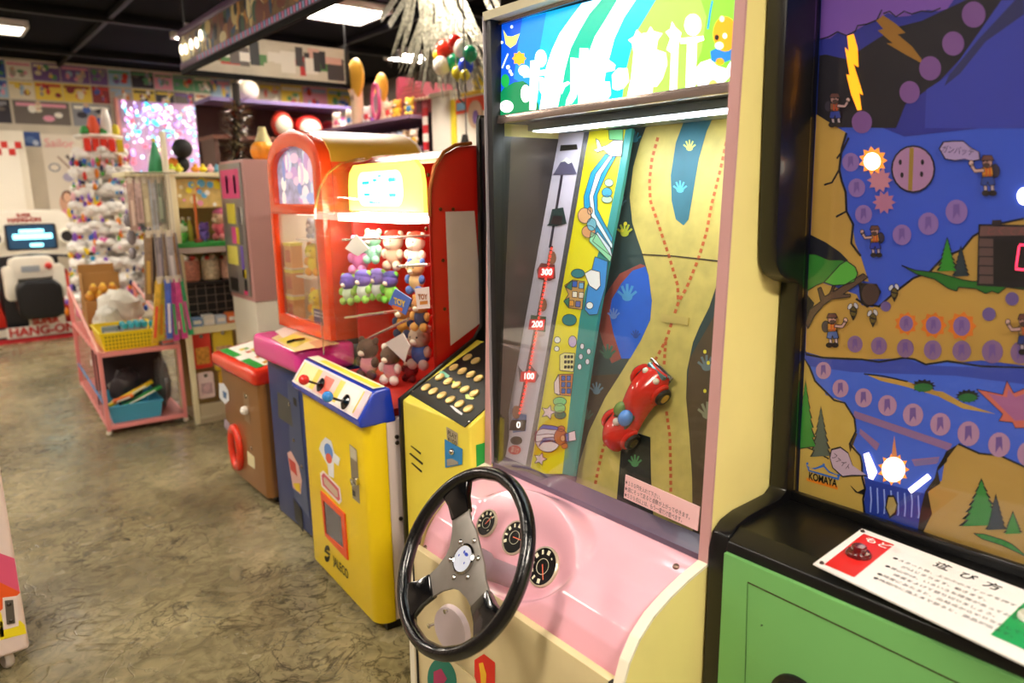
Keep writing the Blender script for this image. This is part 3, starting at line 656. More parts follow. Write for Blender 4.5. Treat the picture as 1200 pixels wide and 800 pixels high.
for s in (-1, 1): MB(cm).ball((CL*.40, s*.020, .038), .008, n=10, m=6).build('headlight', mat('f0ead8', .15), car)
for (x, y) in ((CL*.24, .004), (CL*.19, -.010), (CL*.19, .014)): MB(cm).ball((x, y, .050), .0055, n=8, m=6).build('bonnet_knob', mat('3a1410', .3), car)
MB(cm).box((-CL*.24, -.026, .030), (CL*.00, .026, .040)).build('cockpit', mat('3a4a2a', .4), car, bevel=.008)
MB(cm).ball((-CL*.10, .012, .046), .020, (1.1, .9, .8), 14, 9).build('blue_windscreen', mat('4a86d8', .1, coat=.5), car)
MB(cm).ball((-CL*.08, -.016, .044), .018, (1.1, .8, .8), 14, 9).build('green_seat', mat('6a8a3a', .25), car)
MB(cm).ball((-CL*.20, -.002, .046), .010, n=12, m=8).build('driver_head', mat('e8dcd0', .4), car)
Plane.lim = None

# ================================================================ the mountain climbing game
KY1, KY0 = .789, .02
km = thing('mountain_game', 'black cabinet with lit mountain climbing picture and green front', 'arcade machine', (1.5, .41, 0))
KB = mat('08080a', .3, coat=.15); GREEN = mat('6fae62', .5, var=.05, scale=5)
kp = [(1.75, .0), (1.75, 1.95), (1.252, 1.95), (1.260, 1.60), (1.270, 1.345), (1.275, 1.31), (1.291, 1.288), (1.330, 1.272), (1.360, 1.266), (1.368, .818), (1.345, .806), (1.225, .804), (1.185, .796), (1.160, .778), (1.150, .745), (1.148, .0)]
Plane.lim = (KY0+.0425, KY1-.0425)
for (a, b) in ((KY1-.040, KY1), (KY0, KY0+.04)):
    MB().prism(kp, 'y', a, b).build('side_panel', KB, km, bevel=.004, seg=2)
MB().box((1.70, KY0+.04, .02), (1.72, KY1-.04, 1.94)).build('back_panel', KB, km)
MB().box((1.27, KY0+.04, 1.90), (1.70, KY1-.04, 1.92)).build('top_panel', KB, km)
KA = Plane((1.416, 0, .795), (-1, 0, -.044)); KG = Plane((1.400, 0, .795), (-1, 0, -.044))
def kx(z): return 1.416 - .044*(z-.795)
pn = MB().slab([(kx(.79), KY0+.042, .79), (kx(.79), KY1-.041, .79), (kx(1.90), KY1-.041, 1.90), (kx(1.90), KY0+.042, 1.90)], KA.n, .01).build('picture_panel', mat('3a58c4', .3, emit=.10), km, smooth=False)
MB().slab([(kx(.79)-.02, KY0+.042, .788), (kx(.79)-.02, KY1-.041, .788), (kx(1.90)-.02, KY1-.041, 1.90), (kx(1.90)-.02, KY0+.042, 1.90)], KA.n, .004).build('glass_front', GLASS_K, km, smooth=False)
# counter and green front
MB().prism([(1.165, .752), (1.43, .770), (1.43, .792), (1.19, .792), (1.155, .772), (1.150, .752)], 'y', KY0+.04, KY1-.04).build('counter', mat('060607', .35), km, bevel=.003)
MB().box((1.385, KY0+.041, .791), (1.40, KY1-.041, .812)).build('glass_rail', KB, km, bevel=.002)
MB().box((1.142, KY0+.041, .02), (1.165, KY1-.041, .752)).build('front_panel', GREEN, km, bevel=.002)
KF = Plane((1.142, 0, .5), (-1, 0, 0))
strokes('door_seam', [[(876, 682), (1000, 741), (1122, 800)], [(1122, 800), (1200, 838)]], 1.6, KF, mat('3a2c14', .6), km)
strokes('door_seam', [[(876, 683), (873, 800)]], .8, KF, mat('3f6a38', .6), km)
MB().lathe([(.052, 0), (.052, .006), (.044, .009), (.038, .004), (.0, .003)], KF.at(934, 822, 0), (-1, 0, 0), 32).build('speaker_ring', mat('0c0c0c', .4), km)
screw(KF.at(893, 732), (-1, 0, 0), .0018, mat('4a6a40', .5), km)
# instruction plate, flat on the counter
ZP = .793; KT = Plane((0, 0, ZP), (0, 0, 1))
plate = [(953, 660), (1010, 619), (1230, 702), (1230, 792)]
kpl = MB().slab([KT.at(*p, .002) for p in plate], (0, 0, 1), .003).build('instruction_plate', mat('f0ece8', .35), km, smooth=False)
art('red_field', [(966, 661), (1012, 625), (1048, 638), (1001, 676)], KT, mat('d8201c', .4), kpl, .003)
art('green_field', [(1161, 743), (1200, 706), (1230, 716), (1230, 774)], KT, mat('0c9a52', .4), kpl, .003)
bt_ = MB().lathe([(.022, 0), (.022, .004), (.019, .008), (.013, .009), (.013, .017), (.011, .019), (0, .0195)], KT.at(1006, 650, .003), (0, 0, 1), 28).build('push_button', mat('5a0d10', .2, coat=.5), km)
MB().lathe([(.022, 0), (.022, .004), (.019, .008), (.013, .009)], KT.at(1212, 726, .003), (0, 0, 1), 28).build('button_collar', mat('f2efe6', .3), km)
MB().lathe([(.013, 0), (.013, .016), (.010, .019), (0, .0195)], KT.at(1212, 726, .005), (0, 0, 1), 24).build('push_button', mat('e8c41c', .25), km)
for p in ((963, 660), (1011, 623)): screw(KT.at(*p, .002), (0, 0, 1), .004, mat('5a4a44', .3, .7), km)
INK = mat('3a3a40', .6)
rd = (KT.at(1200, 690) - KT.at(1010, 619)).normalized(); ru = Vector((0, 0, 1)).cross(rd)
text('もどる', 'plate_letters', .024, KT.at(1013.5, 630.5, .0035), rd, ru, mat('f8e8e4', .5), kpl, bold=.0006)
for i_, ch_ in enumerate('遊び方'): text(ch_, 'plate_title', .026, KT.at(1095+29*i_, 660+11.5*i_, .0035), rd, ru, INK, kpl, bold=.0004)
for i, (x, y, t_) in enumerate(((1045, 655, '●スタート後、上の①のスイッチを押すと、登山'), (1043, 664, '　　がはじまります。動きます。'), (1037, 662, '●登山中は、いろいろな障害があっております。'), (1032, 671, '　　障害をよけて登り切りましょう。'), (1026, 671, '●障害にあたると、出発点からやりなおしです。'), (1020, 677, '●時間内に頂上まで登ると、景品が出ます。'))):
    p = KT.at(1046-4.6*i, 653+4.6*i, .0035)
    text(t_, 'plate_letters', .0098, p, rd, ru, INK, kpl, sx=1.12)
# ---- the picture (printed on a lit panel)
ke = .10
KLINE = mat('15121a', .6)
def K(px, c, off=.001, e=ke, name='picture_print', var=0., ol=0.):
    o = art(name, px, KA, mat(c, .6, emit=e, var=var, scale=9), pn, off)
    if ol: line_art('picture_line', px, ol, KA, KLINE, pn, off+.0005)
    return o
def q1(pts): return [(930+x/5.333, y/5.333) for x, y in pts]
def q2(pts): return [(1050+x/5.333, y/5.333) for x, y in pts]
def q3(pts): return [(930+x/5.333, 150+y/5.333) for x, y in pts]
def q4(pts): return [(1050+x/5.333, 150+y/5.333) for x, y in pts]
def q5(pts): return [(930+x/5.333, 280+y/5.333) for x, y in pts]
def q6(pts): return [(1050+x/5.333, 280+y/5.333) for x, y in pts]
def q7(pts): return [(930+x/4, 420+y/4) for x, y in pts]
def q8(pts): return [(1050+x/3.077, 420+y/3.077) for x, y in pts]
SAND = 'c39a44'; BLUE = '3d62cc'; INKC = '15121a'
# sky, dark peak, cloud
K([(945, -10), (1240, -10), (1240, 150), (1150, 150), (1060, 160), (1010, 140), (945, 140)], '232a8a', .0008)
K(q1([(80, 360), (200, 340), (330, 370), (480, 270), (640, 170), (800, 130), (1330, -120), (1330, 60), (900, 520), (700, 650), (640, 800), (60, 800)]), '120e1c', .0010, .02)
K(q2([(190, 560), (330, 470), (520, 200), (660, 0), (800, 0), (800, 800), (180, 800)]), '2f3aa0', .0011)
K(q2([(330, 470), (520, 240), (800, -60), (800, 90), (560, 260), (400, 460), (300, 540)]), '24285a', .0013)
K(q1([(100, -60), (760, -60), (1000, -60), (1000, 0), (960, 55), (900, 70), (840, 60), (780, 80), (720, 100), (650, 105), (590, 80), (520, 120), (440, 160), (390, 190), (330, 220), (280, 200), (230, 240), (150, 248), (80, 240)]), '7a4fa8', .0014)
for pl in ([(150, 248), (215, 232), (275, 198), (330, 222), (385, 195), (400, 160), (460, 150), (520, 125), (552, 60)], [(560, 85), (600, 70), (640, 105), (690, 70), (740, 88), (800, 68), (860, 75), (920, 50)]):
    K(q1(stroke(pl, 9)), INKC, .0020, .0)
K(q1([(335, 225), (375, 212), (400, 300), (405, 420), (375, 400), (400, 480), (435, 595), (410, 580), (425, 685), (400, 690), (360, 590), (330, 465), (350, 470), (320, 295), (345, 320)]), 'ff9a12', .0024, 1.1, 'lightning_bolt')
K(q1([(515, 130), (560, 95), (640, 150), (700, 205), (650, 215), (740, 290), (800, 370), (800, 395), (690, 335), (580, 270), (620, 270), (525, 190), (560, 180)]), '9a6a1c', .0022)
# sandstone cliff on the far left, tan ground
K(q3([(90, -80), (330, 30), (300, 150), (290, 260), (300, 330), (330, 420), (335, 530), (370, 620), (385, 720), (420, 800), (470, 960), (400, 950), (60, 820)]), SAND, .0016, .07, var=.12)
K([(930, 340), (1000, 352), (1008, 357), (1022, 360), (1032, 358), (1050, 340), (1072, 325), (1090, 318), (1105, 302), (1130, 290), (1142, 275), (1165, 262), (1240, 252), (1240, 470), (1200, 428), (1150, 422), (1120, 425), (1085, 426), (1050, 420), (1010, 421), (965, 418), (944, 412), (935, 385)], SAND, .0017, .07, var=.12)
K([(920, 290), (960, 330), (1004, 345), (1010, 358), (1000, 372), (920, 372)], SAND, .00165, .07)
crack = [(330, 30), (300, 130), (285, 260), (300, 330), (325, 400), (330, 520), (372, 600), (360, 720), (420, 800)]
K(q3(stroke(crack, 14)), INKC, .0024, 0.)
for pl in ([(285, 260), (240, 340), (190, 355)], [(330, 520), (265, 555)], [(270, 190), (300, 150)], [(300, 150), (345, 60)]): K(q3(stroke(pl, 12)), INKC, .0024, 0.)
K(stroke([(1003, 350), (1012, 356), (1030, 359), (1048, 343), (1070, 326), (1090, 318), (1105, 302), (1128, 292), (1140, 277), (1162, 264), (1200, 256)], 2.6), INKC, .0024, 0.)
# river
K([(925, 408), (945, 415), (965, 419), (1010, 421), (1030, 424), (1060, 419), (1072, 421), (1085, 427), (1110, 423), (1150, 429), (1240, 432), (1240, 700), (1000, 700), (925, 560)], BLUE, .0019, .12)
K([(925, 408), (950, 416), (1010, 423), (1060, 420), (1085, 428), (1240, 434), (1240, 455), (1120, 440), (1000, 436), (925, 425)], '3348a8', .0020, .10)
K(stroke([(925, 407), (945, 415), (965, 419), (1010, 421), (1030, 424), (1060, 419), (1072, 421), (1085, 427), (1110, 423), (1150, 429), (1240, 432)], 2.4), INKC, .0024, 0.)
K(q7([(330, 70), (400, 85), (520, 105), (640, 140), (780, 210), (640, 165), (520, 130), (410, 105)]), SAND, .0026); K(q7(stroke([(330, 72), (420, 82), (535, 108)], 7)), INKC, .0028, 0.)
K(q8([(100, 110), (170, 120), (240, 160), (360, 200), (240, 180), (160, 140)]), SAND, .0026)
for (x, y) in ((1082, 452), (1134, 464)):
    K(star(x, y, 15, 11, 13, .55), INKC, .0026, 0.); K(ell(x, y+2, 11, 5), '1f6a30', .0030)
K(q8([(290, 110), (385, 130), (400, 80), (425, 125), (480, 100), (480, 250), (430, 250), (420, 230), (370, 225), (385, 200)]), 'd06a58', .0026, ol=.8); K(q8([(330, 125), (400, 140), (405, 110), (430, 140), (480, 120), (480, 220), (430, 225), (400, 195)]), 'a86490', .0030)
# deep water and falls under the rapids
K([(1012, 560), (1090, 580), (1082, 680), (1000, 640)], '1e3a9a', .0022)
for i in range(9):
    x = 1020+i*8; K(stroke([(x, 570+i*1.5), (x+1, 585+(i*37 % 22)), (x, 600+(i*53 % 26))], 1.7), '8ea6e8', .0030)
# lower cliffs
K(q7([(-40, 0), (45, 0), (75, 40), (100, 100), (145, 150), (150, 170), (240, 205), (285, 280), (295, 340), (275, 400), (310, 450), (320, 490), (335, 590), (330, 680), (335, 760), (-40, 640)]), 'c9a94e', .0028, .09, var=.08)
K(q7(stroke([(45, 0), (75, 40), (100, 105), (145, 150), (190, 195), (240, 208), (285, 280), (292, 340), (262, 400), (312, 455), (320, 490), (322, 560), (335, 610), (325, 660), (335, 750)], 9)), INKC, .0034, 0.)
K(q7([(262, 590), (300, 625), (330, 610), (330, 640), (290, 628)]), INKC, .0036, 0.); K(q7([(285, 350), (258, 400), (265, 440), (300, 350)]), '5a4420', .0034, 0.)
K(q7(stroke([(-10, 380), (50, 410), (100, 432), (165, 470)], 7)), INKC, .0034, 0.)
K(q8([(180, 340), (225, 308), (300, 340), (370, 350), (470, 395), (600, 440), (600, 900), (80, 660), (85, 600), (100, 510), (130, 460), (165, 440)]), 'b99446', .0028, .09, var=.08)
K(q8(stroke([(225, 308), (300, 342), (375, 350), (480, 398), (600, 445)], 7)), INKC, .0034, 0.)
K(q8([(225, 308), (180, 335), (185, 370), (150, 405), (160, 450), (115, 480), (130, 560), (110, 600), (85, 655), (75, 640), (90, 540), (105, 480), (140, 430), (150, 390), (178, 345)]), '2a2010', .0034, 0.)
def fir(px, c, off):
    """toothed fir: trunk top, half width, height"""
    x, y, wd, h = px; n = 7; L_ = [(x, y)]; R_ = []
    for i in range(1, n+1):
        t = i/n; L_ += [(x-wd*t, y+h*t), (x-wd*t*.72, y+h*t)]; R_ += [(x+wd*t, y+h*t*.98), (x+wd*t*.72, y+h*t*.98)]
    K(L_ + R_[::-1], INKC, off, 0.); K([(x + (a-x)*.84, y+2.5 + (b_-y)*.96) for a, b_ in L_ + R_[::-1]], c, off+.0006, .07)
fir((944, 445, 14, 80), '1f8a2c', .0040); fir((962, 475, 13, 60), '4a5a54', .0038)
fir((1150, 560, 27, 56), '2f8a34', .0040); fir((1167, 578, 13, 42), '23343c', .0046); fir((1187, 598, 12, 26), '3a8a34', .0042)
fir((1110, 277, 13, 40), '2a8a20', .0040); fir((1126, 287, 11, 36), '24343a', .0038)
K(q6([(35, 165), (120, 195), (260, 210), (420, 255), (480, 265), (640, 255), (800, 275), (800, 315), (690, 300), (640, 340), (600, 325), (560, 340), (500, 310), (390, 300), (380, 325), (330, 310), (240, 250), (130, 220)]), '1d6a1c', .0034, ol=1.2)
K(q8([(280, 630), (320, 633), (390, 655), (420, 670), (480, 720), (440, 700), (380, 672), (310, 650)]), '2f8a34', .0034, ol=1.0)
# the broad tree and its branch
K([(935, 272), (950, 275), (968, 284), (984, 295), (994, 305), (980, 310), (955, 304), (935, 302)], '0d1424', .0036, 0.)
K(q5([(60, 90), (140, 95), (220, 130), (300, 130), (360, 155), (400, 210), (380, 265), (320, 285), (250, 290), (190, 270), (140, 290), (90, 320), (50, 330)]), '2a7a26', .0042, ol=1.2)
K(q5([(190, 270), (240, 215), (290, 160), (330, 135), (385, 175), (400, 215), (380, 265), (320, 285), (250, 290)]), '52a838', .0048, ol=1.2)
K(q5([(50, 525), (100, 440), (170, 390), (150, 310), (170, 300), (195, 360), (225, 340), (245, 290), (262, 292), (245, 330), (380, 250), (435, 215), (465, 240), (360, 310), (310, 345), (355, 345), (355, 362), (240, 375), (190, 410), (130, 480), (90, 560)]), '5e4636', .0046, .03, ol=1.2)
K(q5([(-20, 340), (60, 345), (130, 400), (100, 480), (50, 540), (-20, 540)]), '0c1020', .0038, 0.)
K(q5([(405, 270), (450, 275), (520, 280), (548, 330), (520, 390), (460, 430), (420, 400), (410, 330)]), '15100e', .0042, 0.); K(q5(ell(480, 345, 55, 68)), '4a342c', .0048, .03)
def bee(x, y):
    K(ell(x, y+2, 4, 6, 10), '6a5a1c', .0040, .02, ol=.9); K(ell(x-4, y-4, 2.4, 4, 10, .5), 'c8c4c8', .0044, ol=.7); K(ell(x+3, y-5, 2.4, 4, 10, -.4), 'c8c4c8', .0044, ol=.7); K(stroke([(x-3.5, y+1), (x+3.5, y+3)], 1.6), '15121a', .0046, 0.); K([(x-3, y+7), (x+3, y+7), (x, y+13)], '1c1610', .0042, 0.)
for (x, y) in ((1048, 341), (1000, 363), (1023, 371)): bee(x, y)
def climber(x, y, s, shirt='d89a2a', pants='2c4a9a', flip=1):
    w1 = .9
    K(ell(x-flip*s*.5, y-s*.1, s*.30, s*.45, 12), '3a3040', .0046, .02, ol=w1)
    for d in (-.15, .3):
        K(stroke([(x+s*d, y+s*.7), (x+s*(d+.05), y+s*1.25)], s*.22), 'c8b0b0', .0048, ol=w1); K(ell(x+s*(d-flip*.06), y+s*1.35, s*.26, s*.18, 10), '2a1e1a', .0054, 0., ol=w1)
    K([(x-s*.32, y+s*.2), (x+s*.36, y+s*.15), (x+s*.52, y+s*.8), (x+s*.08, y+s*.86), (x+s*.04, y+s*.6), (x-s*.06, y+s*.88), (x-s*.42, y+s*.8)], pants, .0058, ol=w1)
    K([(x-s*.35, y-s*.35), (x+s*.3, y-s*.4), (x+s*.42, y+s*.25), (x-s*.34, y+s*.3)], shirt, .0062, ol=w1)
    for d in (-.1, .12): K([(x+s*d, y-s*.34), (x+s*(d+.09), y-s*.34), (x+s*(d+.10), y+s*.24), (x+s*d, y+s*.24)], 'c84a1c', .0070)
    K(stroke([(x+flip*s*.2, y-s*.15), (x+flip*s*.8, y-s*.1), (x+flip*s*1.05, y-s*.5)], s*.24), 'c8a098', .0072, ol=w1); K(ell(x+flip*s*1.05, y-s*.6, s*.17, s*.2, 10), 'd0a89c', .0076, ol=w1)
    K(ell(x, y-s*.65, s*.33, s*.36, 14), 'c08e82', .0074, ol=w1); K(ell(x+flip*s*.05, y-s*.48, s*.24, s*.16, 12), '4a342c', .0080)
    for d in (.0, .22): K(ell(x+flip*s*d, y-s*.72, s*.05, s*.06, 8), '181214', .0082, 0.)
    K([(x-s*.42, y-s*.76), (x-s*.28, y-s*1.12), (x+s*.28, y-s*1.12), (x+s*.44, y-s*.78)], '6a4038', .0080, ol=w1)
# round step lamps
def lampdot(x, y, rx, ry, c='7d5a9c', off=.0036, e=.08, fig=True):
    K(ell(x, y, rx, ry, 18), c, off, e)
    if fig: K([(x-rx*.3, y-ry*.6), (x+rx*.25, y-ry*.65), (x+rx*.3, y+ry*.5), (x+rx*.05, y+ry*.1), (x-rx*.35, y+ry*.65)], c and '74589a', off+.0006, .05)
for (x, y, r) in ((1141, 17, 14), (1117, 51, 13), (1090, 80, 13), (1066, 108, 12), (1010, 143, 12)): lampdot(x, y, r, r*1.1, '7a4e8e', fig=False)
for (x, y, r) in ((997, 190, 10), (1004, 220, 10), (1012, 251, 10), (1057, 275, 11), (1088, 262, 12), (1121, 248, 13)): lampdot(x, y, r, r*1.1, '8a6aa8')
for (x, y, r) in ((1002, 403, 9), (1030, 405, 9.5), (1061, 408, 10), (1093, 410, 10.5), (1127, 411, 11), (1163, 412, 12.5), (1196, 413, 12)): lampdot(x, y, r, r*1.1, '85648e')
for (x, y, r) in ((1062, 379, 8), (1094, 381, 9), (1127, 382, 10)):
    K(star(x, y, r*1.75, r*1.35, 9), 'd8741c', .0033); lampdot(x, y, r, r*1.15, '83659c')
for (x, y, r) in ((1038, 359, 6), (1159, 368, 8), (1186, 350, 8)): lampdot(x, y, r, r, '6a568e', fig=False)
for (x, y, r) in ((965, 434, 9), (985, 455, 9.5), (1012, 466, 10), (1040, 475, 11), (1070, 486, 12), (1102, 497, 12), (1135, 508, 13), (1171, 521, 13), (1205, 532, 13)): lampdot(x, y, r, r*1.12, 'b48aa6')
# logs
for pl in ([(1001, 481), (1116, 520), (1112, 528), (1000, 489)], [(1008, 502), (1031, 520), (1027, 528), (1007, 508)], [(1068, 538), (1101, 535), (1098, 543), (1072, 546)]): K(pl, '8f6a92', .0030)
for pl in ([(1012, 532), (1018, 530), (1028, 553), (1023, 562), (1018, 560)], [(1064, 573), (1087, 555), (1091, 560), (1068, 578)]): K(pl, 'ffe8d8', .0044, 2.2, 'lit_log')
# lit lamps
K(star(1047, 550, 19, 13, 11), 'e8862a', .0040, .7); K([(1044, 540), (1048, 510), (1052, 540)], 'c07a4a', .0040, .3); K(ell(1047, 550, 13.5, 14.5), 'fff0c8', .0046, 3.0, 'lit_lamp')
K(stroke([(1047, 544), (1046, 552), (1057, 545)], 1.0), 'b89a6a', .0052, .4)
K(star(1023, 188, 17, 12, 11), 'e8862a', .0040, .7); K(ell(1022, 189, 9.5, 10), 'fff4d8', .0048, 5.0, 'lit_lamp')
K(star(1031, 211, 15, 10, 10), 'b87888', .0038, .12); K(star(1036, 237, 14, 9, 10), 'b0708a', .0037, .10)
K(ell(1200, 230, 8, 10), 'fff4dc', .0044, 4.0, 'lit_lamp')
# rope disc, speech bubbles, sign board
K(ell(1070, 198, 26, 28), INKC, .0036, 0.); K(ell(1070, 198, 24, 26), 'a87a9e', .0040); K([(1066, 173), (1071, 173), (1069, 223), (1064, 223)], '9a7a2c', .0046)
for (x, y) in ((1055, 190), (1057, 205), (1081, 190), (1080, 204)): K(ell(x, y, 2, 3.4, 8), INKC, .0046, 0.)
def bubble(px, c, words, a, b_):
    xs = [p[0] for p in px]; ys = [p[1] for p in px]; cx = sum(xs)/len(xs); cy = sum(ys)/len(ys)
    K([(cx+(x-cx)*1.07, cy+(y-cy)*1.12) for x, y in px], INKC, .0046, 0.); K(px, c, .0050); px_text(words, 'bubble_letters', a, b_, 7, KA, mat('2a2030', .5), pn, .0058)
bubble(q4([(275, 130), (300, 90), (360, 85), (420, 85), (460, 120), (515, 150), (520, 195), (470, 205), (430, 190), (370, 200), (310, 190)]), 'a890b8', 'ガンバッテ', (1103, 175), (1141, 179))
bubble(q7([(180, 430), (220, 420), (255, 445), (275, 500), (340, 545), (270, 545), (230, 550), (185, 510), (172, 465)]), 'c0a8b8', 'ファイト', (975, 533), (995, 549))
climber(1157, 202, 18, 'd0891a', '24408a', -1); climber(975, 384, 15, 'c8862a', '4a64a4', 1); climber(1025, 280, 14, 'c88a2a', '2036a0', -1); climber(978, 126, 15, '8a5a3a', '2a3a90', 1); climber(1200, 388, 18, 'a8824a', '2a3a7a', -1)
K(q4([(515, 600), (820, 605), (820, 1000), (505, 985)]), INKC, .0040, 0.); K(q4([(528, 612), (820, 618), (820, 670), (522, 675)]), '6a4a44', .0046)
for i in range(5): K(q4([(522, 690+58*i), (608, 692+58*i), (608, 742+58*i), (518, 740+58*i)]), '5a4440', .0046)
K(q4([(612, 700), (820, 705), (820, 960), (612, 950)]), '0a0809', .0048, 0.); K(q4([(600, 575), (660, 572), (662, 605), (598, 605)]), '2a2024', .0044, 0.)
px_text('とくてん', 'board_letters', (1155, 271), (1204, 272), 8, KA, mat('8a4a4a', .5), pn, .0055)
for pl in ([(770, 730), (800, 730)], [(770, 735), (750, 870)], [(745, 880), (800, 885)], [(800, 730), (830, 735)]): K(q4(stroke(pl, 13)), 'ff3050', .0060, 2.0, 'score_digit')
# maker's mark
K(q7([(58, 495), (80, 515), (105, 510), (140, 495), (165, 525), (195, 540), (215, 545), (212, 570), (70, 528)]), '2c68c0', .0042); K(q7([(72, 512), (100, 520), (140, 508), (165, 535), (205, 548), (205, 558), (75, 522)]), 'c9a94e', .0046, .09)
K(q7([(60, 558), (205, 598), (208, 615), (62, 572)]), 'ee8a1c', .0042); px_text('KOMAYA', 'maker_name', (947.5, 557.5), (981, 567), 9, KA, mat('14100e', .5), pn, .0052, .0006)
for (x, y) in ((64, 492), (141, 497), (214, 547)): K(q7(ell(x, y, 6, 6, 10)), '2c68c0', .0046)
K(q7([(440, 640), (470, 640), (490, 680), (480, 730), (450, 750), (428, 700)]), INKC, .0040, 0.); K(q7([(445, 650), (468, 650), (482, 685), (474, 720), (452, 738), (435, 698)]), 'b09a50', .0046)
K(q8([(60, 370), (150, 358), (155, 372), (75, 388)]), '7a6a98', .0032)
Plane.lim = None

# ================================================================ yellow coin pusher game
Q0, Q1 = 1.546, 1.920
cg = thing('coin_game', 'yellow sloped coin game with rows of gold discs on black', 'arcade machine', (1.35, 1.72, 0))
YEL = mat('efdc4e', .4, var=.05, scale=5)
cpf = [(1.093, .0), (1.097, .826), (1.395, .982), (1.424, 1.02), (1.428, 1.68), (1.434, 1.70), (1.74, 1.70), (1.74, 0)]
MB().prism(cpf, 'y', Q1-.016, Q1).build('side_panel', BLACK, cg, bevel=.003)
MB().prism([(1.101, .02), (1.104, .822), (1.40, .976), (1.42, .95), (1.42, .02)], 'y', Q0, Q1-.0165).build('front_body', YEL, cg, bevel=.007, seg=3)
MB().box((1.435, Q0, .95), (1.72, Q1-.0165, 1.69)).build('upper_body', mat('17141c', .3), cg)
MB().box((1.4205, Q0, .02), (1.72, Q1-.0165, .95)).build('lower_body', mat('3a3226', .5), cg)
KS = Plane((1.104, 0, .822), (-.4615, 0, .887)); KFp = Plane((1.1015, 0, .5), (-1, 0, .004))
def k5(pts): return [(460+x/5, 400+y/5) for x, y in pts]
Plane.lim = (Q0+.012, Q1-.0170)
MB().slab([KS.at(*p, .003) for p in k5([(92, 303), (485, 525), (560, 500), (700, 300), (700, -60), (520, 8)])], KS.n, .003).build('disc_panel', mat('060507', .45, spec=.25), cg, smooth=False)
GOLD = mat('d8b874', .35, .5)
for row in ([(197, 270), (240, 293), (290, 317), (340, 342), (393, 367), (445, 395)], [(278, 210), (327, 235), (375, 257), (425, 282), (480, 305)], [(360, 153), (410, 175), (460, 195), (505, 218)], [(440, 95), (488, 115)]):
    for p in row:
        c = KS.at(*k5([p])[0], .0035)
        MB().lathe([(.0165, 0), (.0165, .003), (.0145, .0042), (.012, .0034), (0, .0034)], c, KS.n, 18).build('gold_disc', GOLD, cg)
for p in ((118, 295), (487, 490)): screw(KS.at(*k5([p])[0], .003), KS.n, .004, CHROME, cg)
for (pl, c) in (([(345, 235), (360, 230), (400, 265), (385, 275)], 'b8d820'), ([(425, 312), (440, 308), (480, 330), (470, 340), (430, 335)], 'b8d820'), ([(275, 170), (300, 175), (335, 200), (325, 215), (275, 195)], '5aa88a'), ([(335, 375), (350, 375), (410, 420), (405, 432), (370, 410)], 'd8d8e0')): art('panel_print', k5(pl), KS, mat(c, .3), cg, .0034)
for pl in ([(105, 612), (112, 610), (168, 652), (164, 663)], [(97, 657), (105, 652), (180, 713), (174, 724)], [(108, 713), (115, 708), (173, 758), (168, 768)]): art('vent_slot', k5(pl), KFp, BLACK, cg, .0012)
pp_ = art('price_plate', k5([(315, 497), (382, 538), (382, 610), (318, 572)]), KFp, mat('c4b89a', .3, .4), cg, .001)
px_text('PLAY', 'price_letters', (524.5, 506.5), (535, 513), 6, KFp, mat('1a1612', .5), pp_, .0018); px_text('¥100', 'price_letters', (524.5, 514), (535, 520.5), 6, KFp, mat('1a1612', .5), pp_, .0018)
art('coin_plate', k5([(305, 570), (410, 630), (408, 720), (308, 740)]), KFp, mat('2a86c8', .35), cg, .0015)
MB().ball(KFp.at(530, 529, .004), .010, n=14, m=10).build('coin_knob', CHROME, cg)
art('coin_slot', k5([(318, 690), (345, 685), (385, 705), (385, 720), (318, 730)]), KFp, mat('c8c4bc', .25, .6), cg, .0025)
MB().box((1.125, Q0-.003, .60), (1.20, Q0+.001, .765)).build('green_trim', mat('1f9a3a', .4), cg, bevel=.002)
Plane.lim = None

# ================================================================ the plush toy crane machine
JR = math.radians(-3.5); JM = Matrix.Translation((1.008, 1.963, -.029)) @ Matrix.Rotation(JR, 4, 'Z') @ Matrix.Scale(1.02, 4)
jc = thing('crane_machine', 'yellow toy crane machine with blue console and clear domed red cabinet', 'arcade machine', tuple(JM @ Vector((.3, .3, 0))))
JY = mat('f0cf12', .38, var=.06, scale=4); JRED = mat('c41d14', .3, coat=.25, var=.06, scale=5)
def corner(x0, y0, y1, r, xb):
    out = [(xb, y0)]
    for i in range(6): a = math.radians(270 - 90*i/5); out.append((x0+r + r*math.cos(a), y0+r + r*math.sin(a)))
    for i in range(6): a = math.radians(180 - 90*i/5); out.append((x0+r + r*math.cos(a), y1-r + r*math.sin(a)))
    return out + [(xb, y1)]
MB(JM).prism(corner(0, 0, .61, .05, .065), 'z', .065, .757).build('front_shell', JY, jc, bevel=.004)
MB(JM).box((.066, .004, .065), (.64, .606, .76)).build('cabinet_body', mat('dccbc6', .5, var=.06, scale=8), jc, bevel=.004)
MB(JM).box((.04, .02, .0287), (.62, .59, .066)).build('plinth', BLACK, jc)
for z in (.70, .68, .42): MB(JM).lathe([(.007, 0), (.007, .004), (.003, .006)], (.10, .004, z), (0, -1, 0), 10).build('screw', mat('4a4038', .4, .8), jc)
